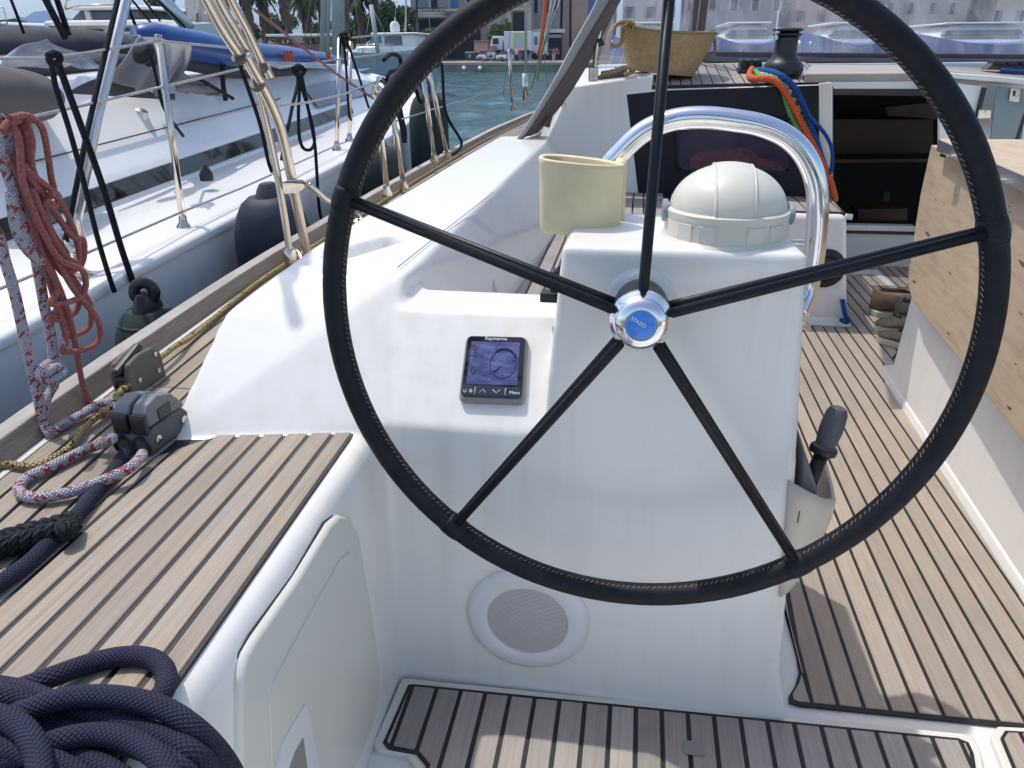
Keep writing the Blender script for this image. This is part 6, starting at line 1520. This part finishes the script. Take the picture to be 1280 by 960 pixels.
def palm(label, x, hpx, Y, seed):
    r_ = random.Random(seed); b = Yp(x, 82, Y); b = np.array((b[0], Y, qz)); t = Yp(x, hpx, Y); h = t[2]-qz
    T_ = thing('palm_tree', label, 'palm tree', b, 'palms along the quay')
    tip = b+np.array((r_.uniform(-.3, .3), 0, h)); tube('trunk', [b, (b+tip)/2+np.array((.1, 0, 0)), tip], np.array([.40, .30, .27]), MAT['bark'], T_, 10, n=4)
    V, Fc = [], []
    for k in range(150):                                   # dead leaf skirt
        a = r_.uniform(0, 6.283); z0 = r_.uniform(.35, 1.) ; r0 = .25+.75*z0*r_.uniform(.5, 1.0)
        p = b+(tip-b)*z0; d = np.array((math.cos(a), math.sin(a), 0)); s = np.array((-d[1], d[0], 0)); L = r_.uniform(1.0, 2.4)*min(1, h/7)
        o = len(V); V += [p+d*.25-s*.10, p+d*.25+s*.10, p+d*r0+s*.16-np.array((0, 0, L)), p+d*r0*.9-s*.16-np.array((0, 0, L))]; Fc.append([o, o+1, o+2, o+3])
    mesh('dead_skirt', V, Fc, MAT['skirt'], T_)
    V, Fc = [], []
    for k in range(46):
        a = r_.uniform(0, 6.283); el = r_.uniform(-.5, 1.2); L = r_.uniform(2.2, 3.2)*min(1.1, h/7+.25)
        d = np.array((math.cos(a), math.sin(a), 0)); s = np.array((-d[1], d[0], 0)); prev = None
        for q in range(6):
            t_ = q/5; p = tip+d*L*t_*math.cos(el)*(1-.15*t_)+np.array((0, 0, L*(math.sin(el)*t_-.75*t_*t_)))
            for sg_ in (-1, 1):
                if q:
                    o = len(V); w_ = .55*math.sin(math.pi*(.12+.85*t_)); V += [prev, p, p+s*sg_*w_-np.array((0, 0, w_*.5)), prev+s*sg_*w_*.8-np.array((0, 0, w_*.6))]; Fc.append([o, o+1, o+2, o+3])
            prev = p
    mesh('fronds', V, Fc, MAT['palm_leaf'], T_)
for k, (x, hp_, Y, lb_) in enumerate(((318, -28, 92, 'shaggy palm rising above the folded bimini frame'), (340, -12, 95, 'palm with hanging brown skirt second from the bimini frame'), (366, -40, 90, 'tall shaggy palm directly above the blue kayak end'), (388, -8, 96, 'short palm between two masts above the kayak end'), (410, -22, 92, 'palm with thick brown skirt beside the bright stanchion'), (436, -45, 98, 'tall palm behind the wide grey mast'), (455, -10, 102, 'low palm next to the leafy quay tree'), (474, -50, 104, 'tall palm at the end of the row near the leafy trees'), (290, -30, 98, 'palm partly hidden by the bimini tubes'), (268, -15, 101, 'small palm behind the grey masts'))):
    palm(lb_, x, hp_, Y, 30+k)
# ---------------------------------------------------------------- vehicles, bins, people on the quay
TK = thing('box_truck', 'white box truck with yellow and blue poster on its side', 'truck', Yp(660, 73, 94))
def pb(name, x0, y0, x1, y1, Y, th, mat, par, bev=.06):
    a, b = px2(x0, y0, x1, y1, Y); o = mesh(name, *box((a[0], Y, a[2]), (b[0], Y+th, b[2])), MAT[mat], par)
    if bev: bevel(o, bev, 2)
    return o
pb('cargo_box', 630, 39, 664, 64, 94, 2.4, 'van_white', TK); pb('chassis', 614, 62, 664, 66, 94.2, 2., 'tyre', TK)
a, b = px2(613, 45, 628, 63, 94)
cab_ = mesh('cab', *hull([(a[0], 94, a[2]), (b[0], 94, a[2]), (a[0], 96.2, a[2]), (b[0], 96.2, a[2]), (a[0]+.25, 94, b[2]), (b[0], 94, b[2]), (a[0]+.25, 96.2, b[2]), (b[0], 96.2, b[2]), (a[0]-.05, 94, (a[2]+b[2])/2-.2), (a[0]-.05, 96.2, (a[2]+b[2])/2-.2)]), MAT['van_white'], TK); bevel(cab_, .08, 2)
pb('cab_window', 616, 48, 623, 55, 93.95, .2, 'window_dark', TK, .02)
po_ = pb('poster', 642, 41, 659, 60, 93.93, .08, 'ad_yellow', TK, 0); pb('poster_panel', 645, 44, 653, 59, 93.90, .06, 'ad_blue', po_, 0)
for x in (618, 640, 658):
    lathe('wheel', Yp(x, 66, 93.95), (0, -1, 0), [(.42, -.3), (.42, .05), (.25, .08), (0, .06)], MAT['tyre'], TK, 18)
VN = thing('parked_van', 'white van with lettering parked next to the box truck', 'van', Yp(672, 72, 95.5))
pb('body', 665, 41, 683, 70, 95.5, 2, 'van_white', VN); pb('side_marking', 668, 46, 672, 56, 95.45, .1, 'shutter_blue', VN, 0); pb('window', 676, 45, 682, 54, 95.45, .1, 'window_dark', VN, 0)
for x in (668, 680): lathe('wheel', Yp(x, 70, 95.4), (0, -1, 0), [(.36, -.3), (.36, .05), (0, .06)], MAT['tyre'], VN, 16)
def car(label, x0, x1, y0, y1, Y, mat):
    C_ = thing('parked_car', label, 'car', Yp((x0+x1)/2, y1, Y)); a, b = px2(x0, y0, x1, y1, Y); w_ = b[0]-a[0]; h = b[2]-a[2]; z0 = a[2]
    o = mesh('body', *hull([(a[0], Y, z0+.15), (b[0], Y, z0+.15), (a[0], Y, z0+h*.52), (b[0], Y, z0+h*.52), (a[0]+.02, Y+3.6, z0+.15), (b[0]-.02, Y+3.6, z0+.15), (a[0]+.02, Y+3.6, z0+h*.55), (b[0]-.02, Y+3.6, z0+h*.55)]), MAT[mat], C_); bevel(o, .07, 3)
    o = mesh('cabin', *hull([(a[0]+.05, Y+.7, z0+h*.5), (b[0]-.05, Y+.7, z0+h*.5), (a[0]+.2, Y+1.4, z0+h), (b[0]-.2, Y+1.4, z0+h), (a[0]+.2, Y+2.9, z0+h), (b[0]-.2, Y+2.9, z0+h), (a[0]+.05, Y+3.5, z0+h*.5), (b[0]-.05, Y+3.5, z0+h*.5)]), MAT['window_dark'], C_); bevel(o, .06, 2)
    for sx_ in (a[0]+.22, b[0]-.22): lathe('headlight', (sx_, Y-.01, z0+h*.38), (0, -1, 0), [(.11, -.02), (.10, .03), (0, .04)], MAT['print_white'], C_, 12)
    mesh('grille', *box((a[0]+.35, Y-.03, z0+h*.22), (b[0]-.35, Y+.02, z0+h*.34)), MAT['tyre'], C_)
    for sx_ in (a[0]+.12, b[0]-.12): lathe('wheel', (sx_, Y+.55, z0+.26), (1, 0, 0), [(.27, -.1), (.27, .1), (0, .1)], MAT['tyre'], C_, 14)
car('white car parked nose to the water beside the dark bin', 594.5, 606.5, 64, 75.5, 90.6, 'car_white'); car('white car parked nose to the water in front of the box truck', 620, 633, 64, 75.5, 90.6, 'car_white')
car('grey car parked between the two white cars on the quay', 608, 618.5, 57, 75.5, 91.8, 'kayak_grey')
def bin_(label, x0, x1, y0, y1, Y):
    T_ = thing('rubbish_bin', label, 'bin', Yp((x0+x1)/2, y1, Y)); a, b = px2(x0, y0, x1, y1, Y)
    o = mesh('body', *hull([(a[0]+.1, Y, a[2]+.1), (b[0]-.1, Y, a[2]+.1), (a[0], Y, b[2]-.2), (b[0], Y, b[2]-.2), (a[0]+.1, Y+1, a[2]+.1), (b[0]-.1, Y+1, a[2]+.1), (a[0], Y+1.1, b[2]-.2), (b[0], Y+1.1, b[2]-.2)]), MAT['bin_dark'], T_); bevel(o, .05, 2)
    o = mesh('lid', *hull([(a[0]-.04, Y-.05, b[2]-.19), (b[0]+.04, Y-.05, b[2]-.19), (a[0]-.04, Y+1.15, b[2]-.19), (b[0]+.04, Y+1.15, b[2]-.19), (a[0]+.1, Y+.3, b[2]), (b[0]-.1, Y+.3, b[2]), (a[0]+.1, Y+.9, b[2]), (b[0]-.1, Y+.9, b[2])]), MAT['bin_dark'], T_); bevel(o, .04, 2)
    mesh('pale_sticker', *box(((a[0]+b[0])/2-.12, Y-.03, a[2]+.3), ((a[0]+b[0])/2+.06, Y+.02, a[2]+.7)), MAT['kayak_grey'], T_)
bin_('dark wheeled rubbish bin on the quay edge', 581, 594, 64, 76, 90.2)
KS = thing('kiosk', 'small terracotta kiosk on the paving behind the bins', 'kiosk', Yp(600, 65, 97)); pb('walls', 593, 52, 610, 66, 97, 2, 'wall_pink', KS, .03); pb('counter', 592, 50.5, 611, 52.5, 96.7, 2.6, 'roof_tile', KS, .03)
for k, x in enumerate((580, 600)):
    lb_ = ('white mooring buoy hung on the quay wall below the dark bin', 'white mooring buoy hung on the quay wall below the white car')[k]
    c = Yp(x, 85.5, QY-.35); B_ = thing('quay_buoy', lb_, 'buoy', c, 'buoys on the quay wall'); lathe('ball', c-np.array((0, 0, .25)), (0, 0, 1), [(0, 0)]+[(.25*math.sin(t), .25-.25*math.cos(t)) for t in np.linspace(.3, 2.8, 9)]+[(0, .5)], MAT['buoy_white'], B_, 18); tube('rope', [c+np.array((0, 0, .24)), (c[0], QY-.15, qz+.02)], .03, MAT['wire'], B_, 6)
def person(label, x, foot_y, Y, hgt, top, legs, seed, pose=0.):
    f = Yp(x, foot_y, Y); f = np.array((f[0], Y, qz+.02)); h = hgt; r_ = random.Random(seed)
    P_ = thing('person', label, 'person', f, 'people on the quay')
    bm = bmesh.new(); pts = {}; skin_r = []
    def v(p, r): skin_r.append(r); return bm.verts.new(Vector(p)-Vector(f)) 
    J = lambda x_, y_, z_: f+np.array((x_, y_, z_))*h
    sp = r_.uniform(.03, .09)
    pel = v(J(0, 0, .52), .085*h); che = v(J(0, 0, .70), .095*h); nk = v(J(0, 0, .84), .035*h); hd = v(J(0, -.01, .93), .062*h)
    for a, b in ((pel, che), (che, nk), (nk, hd)): bm.edges.new((a, b))
    for s in (-1, 1):
        hip = v(J(.05*s, 0, .48), .06*h); kn = v(J(.055*s, sp*s, .27), .042*h); an = v(J(.06*s, sp*s*1.1, .04), .028*h); to = v(J(.06*s, sp*s*1.1-.07, .02), .022*h)
        sh = v(J(.105*s, 0, .80), .040*h); el = v(J(.14*s, .02-pose*s, .62), .030*h); ha = v(J(.13*s, -.06-pose*s, .48), .022*h)
        for a, b in ((pel, hip), (hip, kn), (kn, an), (an, to), (che, sh), (sh, el), (el, ha)): bm.edges.new((a, b))
    me = bpy.data.meshes.new('body'); bm.to_mesh(me); bm.free(); o = bpy.data.objects.new('body', me); link(o); o.parent = P_; WLOC[o.name] = WLOC[P_.name]
    m = o.modifiers.new('s', 'SKIN'); 
    for sv, r0 in zip(me.skin_vertices[0].data, skin_r): sv.radius = (r0, r0)
    me.skin_vertices[0].data[0].use_root = True
    ss_ = o.modifiers.new('u', 'SUBSURF'); ss_.levels = 1; ss_.render_levels = 1
    bake(o); me = o.data; me.materials.clear()
    for mt in (top, legs, 'skin', 'hair'): me.materials.append(MAT[mt])
    for p in me.polygons:
        c = p.center/h; p.material_index = 0 if (.50 < c.z < .83 and not (abs(c.x) > .11 and c.z < .66)) else 1 if (.10 < c.z <= .50 and abs(c.x) < .115) else (3 if (c.z > .955 or (c.z > .88 and c.y > .02)) else 2)
        p.use_smooth = True
pe_ = [('person in a blue shirt standing by the box truck', 641, 'cloth_blue', 'cloth_white'), ('person in a pale top and dark trousers beside the blue shirted one', 645.5, 'cloth_white', 'cloth_dark'), ('person in a red top in front of the truck poster', 650, 'cloth_red', 'cloth_blue'), ('person all in black under the truck poster', 654, 'cloth_dark', 'cloth_dark'), ('person in dark jacket and blue trousers by the van', 660, 'cloth_dark', 'cloth_blue'), ('person in white shirt by the shopfront', 680, 'cloth_white', 'cloth_dark'), ('person in dark clothes near the shop door', 688, 'cloth_dark', 'cloth_dark'), ('person in a blue top at the sprayhood edge', 692, 'cloth_blue', 'cloth_white'), ('person in a red top and black trousers by the sprayhood edge', 696, 'cloth_red', 'cloth_dark')]
for k, (lb_, x, t_, l_) in enumerate(pe_): person(lb_, x, 78, 88.6+.4*(k % 3), 1.42+.06*(k % 3), t_, l_, k, .03*(k % 2))
OM = thing('orange_mast', 'bright orange furled sail sleeve hanging upright before the quay', 'sail cover', Yp(676, 78, 60))
tube('sleeve', [Yp(674, 70, 60), Yp(675, 60, 60), Yp(678, 40, 60), Yp(681, 15, 60), Yp(683, -20, 60), Yp(684, -60, 60)], np.array([.20, .16, .16, .15, .14, .12]), MAT['orange'], OM, 12); tube('line', [Yp(674, 70, 60), Yp(672, 88, 60), Yp(670, 98, 60)], .03, MAT['wire'], OM, 5)
# ---------------------------------------------------------------- other craft
def hullform(name, x0, x1, ydeck, ywl, Y, beam, mat, par, fine=.3):
    a = Yp(x0, ydeck, Y); b = Yp(x1, ydeck, Y); L = b[0]-a[0]; zt = a[2]; V = []; n = 17
    zw = WZ-.1
    for i in range(n):
        t = i/(n-1); w_ = beam/2*math.sqrt(max(.0, 1-abs(2*t-1)**3.0))+.02; sh_ = .12*(2*t-1)**2*abs(zt-zw)
        for (s, z, k) in ((1, zw, .7), (1, zt+sh_, 1.), (-1, zt+sh_, 1.), (-1, zw, .7)): V.append((a[0]+L*(.06+.88*t if z == zw else t), Y+beam/2*.5-w_*k*s, z))
    Fc = [[4*i+j, 4*i+(j+1) % 4, 4*i+4+(j+1) % 4, 4*i+4+j] for i in range(n-1) for j in range(4)]+[[0, 1, 2, 3], [4*(n-1)+3-j for j in range(4)]]
    o = mesh(name, V, Fc, MAT[mat], par, False); bevel(o, .05, 2); return o
def deckhouse(name, x0, x1, y0, y1, Y, th, rakeL, rakeR, mat, par, bev=.12):
    a, b = px2(x0, y0, x1, y1, Y); h = b[2]-a[2]
    o = mesh(name, *hull([(a[0], Y, a[2]), (b[0], Y, a[2]), (a[0], Y+th, a[2]), (b[0], Y+th, a[2]), (a[0]+rakeL*h, Y+.12*h, b[2]), (b[0]-rakeR*h, Y+.12*h, b[2]), (a[0]+rakeL*h, Y+th-.12*h, b[2]), (b[0]-rakeR*h, Y+th-.12*h, b[2])]), MAT[mat], par); bevel(o, bev, 3); return o
MY = thing('motor_yacht', 'white flybridge motor yacht with dark wraparound windows behind the boom cover', 'motor yacht', Yp(130, 60, 22))
hullform('hull', 52, 260, 44, 90, 22, 4, 'gelcoat', MY)
deckhouse('saloon', 66, 215, 26, 46, 22.0, 3.6, .8, .5, 'gelcoat', MY); deckhouse('upper_deck', 54, 200, 24, 33, 21.7, 4.0, .2, .3, 'gelcoat', MY)
deckhouse('saloon_windows', 88, 178, 12, 25, 22.3, 3.1, 1.4, .8, 'window_grey', MY, .04); deckhouse('hardtop', 86, 186, 6.5, 13, 22.1, 3.4, 1.6, 1.2, 'gelcoat', MY, .06)
deckhouse('side_window', 107, 126, 36, 42, 21.9, .2, .1, .1, 'window_dark', MY, .02); deckhouse('side_window', 151, 163, 35, 39, 21.9, .2, .1, .1, 'window_dark', MY, .02)
deckhouse('window_pillar', 108, 112, 13, 26, 22.2, .2, -.2, .2, 'gelcoat', MY, .02)
tube('fly_rail', [Yp(80, 14, 22), Yp(84, 0, 22), Yp(100, -3, 22), Yp(150, -4, 22)], .03, MAT['steel'], MY, 8); tube('fly_rail', [Yp(82, 12, 22), Yp(100, 7, 22), Yp(150, 6, 22)], .03, MAT['steel'], MY, 8)
tube('flag_pole', [Yp(64, 26, 22), Yp(62, -30, 22)], .025, MAT['steel'], MY, 6); deckhouse('antenna_dome', 134, 141, -6, 7, 22.6, .5, .1, .1, 'gelcoat', MY, .1)
SB_ = thing('motor_boat', 'white boat stern cut by the picture edge near the blue hills', 'motor boat', Yp(-10, 60, 30)); hullform('hull', -60, 4, 36, 60, 30, 3, 'cover_brown', SB_); deckhouse('cabin', -50, 9, 27, 33, 30, 2.5, .3, .8, 'gelcoat', SB_); tube('rail', [Yp(-40, 10, 30), Yp(0, 9, 30), Yp(5, 14, 30), Yp(9, 30, 30)], .03, MAT['steel'], SB_, 6, n=3)
MB_ = thing('motor_boat', 'white motorboat with radar dome and grey hull ahead of the kayak', 'motor boat', Yp(480, 90, 40)); hullform('hull', 405, 545, 66, 96, 40, 3.6, 'kayak_grey', MB_); deckhouse('coaming', 440, 532, 57, 68, 40.2, 3, .6, .3, 'gelcoat', MB_)
deckhouse('wheelhouse', 455, 520, 42, 60, 40.4, 2.6, 1.0, .3, 'gelcoat', MB_); deckhouse('wheelhouse_window', 458, 476, 45, 56, 40.35, .3, .9, .1, 'glass_blue', MB_, .03); deckhouse('wheelhouse_window', 480, 502, 45, 56, 40.35, .3, .1, .1, 'window_grey', MB_, .03)
deckhouse('roof_edge', 463, 522, 40.5, 43, 40.2, 3, .3, .3, 'gelcoat', MB_, .04); lathe('radar_dome', Yp(494, 40, 41), (0, 0, 1), [(.22, 0), (.26, .1), (.25, .35), (.14, .5), (0, .52)], MAT['gelcoat'], MB_, 20); tube('dome_mast', [Yp(494, 30, 41), Yp(494, 22, 41)], .03, MAT['gelcoat'], MB_, 6)
for k in range(5): tube('bow_rail', [Yp(448+9*k, 66, 40), Yp(448+9*k, 56, 40)], .02, MAT['steel'], MB_, 5)
tube('bow_rail', [Yp(446, 56, 40), Yp(492, 55, 40)], .02, MAT['steel'], MB_, 5)
GB = thing('motor_boat', 'low boat with a white awning and red side behind the kayak', 'motor boat', Yp(380, 70, 55)); hullform('hull', 330, 425, 58, 75, 55, 3, 'roof_tile', GB); deckhouse('awning', 332, 418, 42, 46, 55, 3, .1, .1, 'van_white', GB, .03)
for x in (338, 360, 388, 412): tube('awning_post', [Yp(x, 46, 55.3), Yp(x, 60, 55.3)], .04, MAT['steel'], GB, 6)
def masted(label, x, Y, top=-140, lean=0., r=.085, mat='mast_grey', base=78, boat=True):
    T_ = thing('yacht_mast', label, 'mast', Yp(x, base, Y), 'masts of moored yachts'); b = Yp(x, base, Y); t = Yp(x+lean, top, Y)
    tube('mast', [b, t], r, MAT[mat], T_, 12)
    tube('shroud', [b+np.array((-.9, .1, 0)), t], .012, MAT['wire'], T_, 5); tube('shroud', [b+np.array((.9, .1, 0)), t], .012, MAT['wire'], T_, 5); return T_
masted('wide grey mast between the palms and the leafy tree', 423, 26, lean=-2, r=.22); masted('slim white mast left of the wide grey one', 402, 30, lean=7, r=.10); masted('pair mate of the slim white mast with steps', 409, 31, lean=6, r=.08)
masted('grey mast foot beside the bimini tubes', 240, 24, lean=-6, r=.16); masted('second grey mast behind the bimini tubes', 252, 25, lean=-8, r=.14); masted('third grey mast close to the bimini tubes', 263, 26, lean=-9, r=.13)
SPAR = thing('spinnaker_pole', 'pale slanting spar resting behind the blue kayak', 'spar', Yp(233, 34, 20)); tube('spar', [Yp(237, 36, 20), Yp(205, 0, 20), Yp(160, -50, 20)], .17, MAT['alu'], SPAR, 12); tube('spar_line', [Yp(231, 34, 19.8), Yp(196, 0, 19.8), Yp(150, -48, 19.8)], .03, MAT['rope_black'], SPAR, 6)
masted('thin mast with a bent lamp head behind the motorboat', 474, 36, top=6, lean=-10, r=.10); masted('dark slim mast by the balcony of the mauve building', 521, 42, lean=0, r=.06, mat='dark_plastic'); masted('slim grey mast before the awning', 507, 44, lean=1, r=.05)
masted('thin mast in front of the box truck', 657, 30, lean=1, r=.05, base=120)
RG = thing('rigging', 'steel shrouds of the own mast crossing the quay view by the sprayhood', 'rigging', (-1.2, 6, DZ))
for (a, b) in (((668, 92), (707, -20)), ((664, 112), (700, -20)), ((672, 100), (693, -20))): tube('shroud', [Yp(a[0], a[1], 7.2), Yp(b[0], b[1], 6.8)], .008, MAT['wire'], RG, 6)
tube('chainplate', [Yp(656, 92, 7), Yp(657, 125, 7)], .03, MAT['steel'], RG, 8)
BK = thing('backstay_pair', 'pair of dark stays rising past the motor yacht', 'rigging', Xp(80, 42, -2.7)); tube('stay', [Xp(82, 48, -2.7), Xp(52, -10, -2.7), Xp(30, -55, -2.7)], .016, MAT['rope_black'], BK, 6); tube('stay', [Xp(86, 44, -2.7), Xp(68, -10, -2.7), Xp(52, -55, -2.7)], .014, MAT['rope_black'], BK, 6)
LZ = thing('lazy_lines', 'thin dark control lines slanting down to the grey hood', 'rigging', Xp(175, 50, -2.5)); tube('line', [Xp(177, 52, -2.5), Xp(157, 0, -2.5), Xp(145, -40, -2.5)], .008, MAT['rope_black'], LZ, 6); tube('line', [Xp(190, 30, -2.6), Xp(165, 0, -2.6), Xp(140, -30, -2.6)], .006, MAT['rope_black'], LZ, 6); tube('line', [Xp(200, 26, -2.6), Xp(180, 0, -2.6), Xp(158, -30, -2.6)], .006, MAT['rope_black'], LZ, 6)
tube('line', [Xp(30, 42, -2.8), Xp(14, 0, -2.8), Xp(4, -30, -2.8)], .007, MAT['rope_black'], LZ, 6)
# boats ahead, seen through the clear window panels
def cruiser(label, x0, x1, Y, yd=56, blue=True):
    T_ = thing('moored_cruiser', label, 'motor yacht', Yp((x0+x1)/2, 66, Y), 'cruisers moored ahead')
    hullform('hull', x0, x1, yd, 66, Y, 3.4, 'boat_blue' if blue else 'gelcoat', T_); w_ = x1-x0
    deckhouse('topsides', x0+w_*.02, x1-w_*.02, yd-8, yd+2, Y+.1, 3., .1, .1, 'gelcoat', T_); deckhouse('cabin', x0+w_*.2, x1-w_*.2, yd-26, yd-7, Y+.3, 2.6, 1.2, .6, 'gelcoat', T_); deckhouse('cabin_windows', x0+w_*.24, x1-w_*.24, yd-19, yd-11, Y+.22, .3, .8, .5, 'window_grey', T_, .03); deckhouse('hardtop', x0+w_*.26, x1-w_*.22, yd-29, yd-26, Y+.2, 2.8, .3, .3, 'gelcoat', T_, .03)
cruiser('white cruiser with blue hull seen through the panel by the basket', 880, 990, 17); cruiser('white cruiser with blue hull in the middle of the clear window', 1010, 1120, 19); cruiser('large white cruiser with blue hull beyond the right end of the clear window'.replace('right end', 'far end'), 1130, 1330, 18)
cruiser('small white cruiser with blue hull glimpsed beside the straw basket handle', 760, 868, 20)

# ---------------------------------------------------------------- sea air
hz = mesh('haze', *box((-2600, -30, WZ-4), (2600, 4700, 225)), None, loc=(0, 0, 0)); hz.data.materials.clear()
hm = bpy.data.materials.new('haze'); hm.use_nodes = True; hm.node_tree.nodes.clear()
ho = hm.node_tree.nodes.new('ShaderNodeOutputMaterial'); hv = hm.node_tree.nodes.new('ShaderNodeVolumePrincipled')
hv.inputs['Color'].default_value = (.36, .62, 1, 1); hv.inputs['Density'].default_value = .00026; hv.inputs['Anisotropy'].default_value = .2
hm.node_tree.links.new(hv.outputs[0], ho.inputs['Volume']); hz.data.materials.append(hm); tag(hz, kind='stuff')
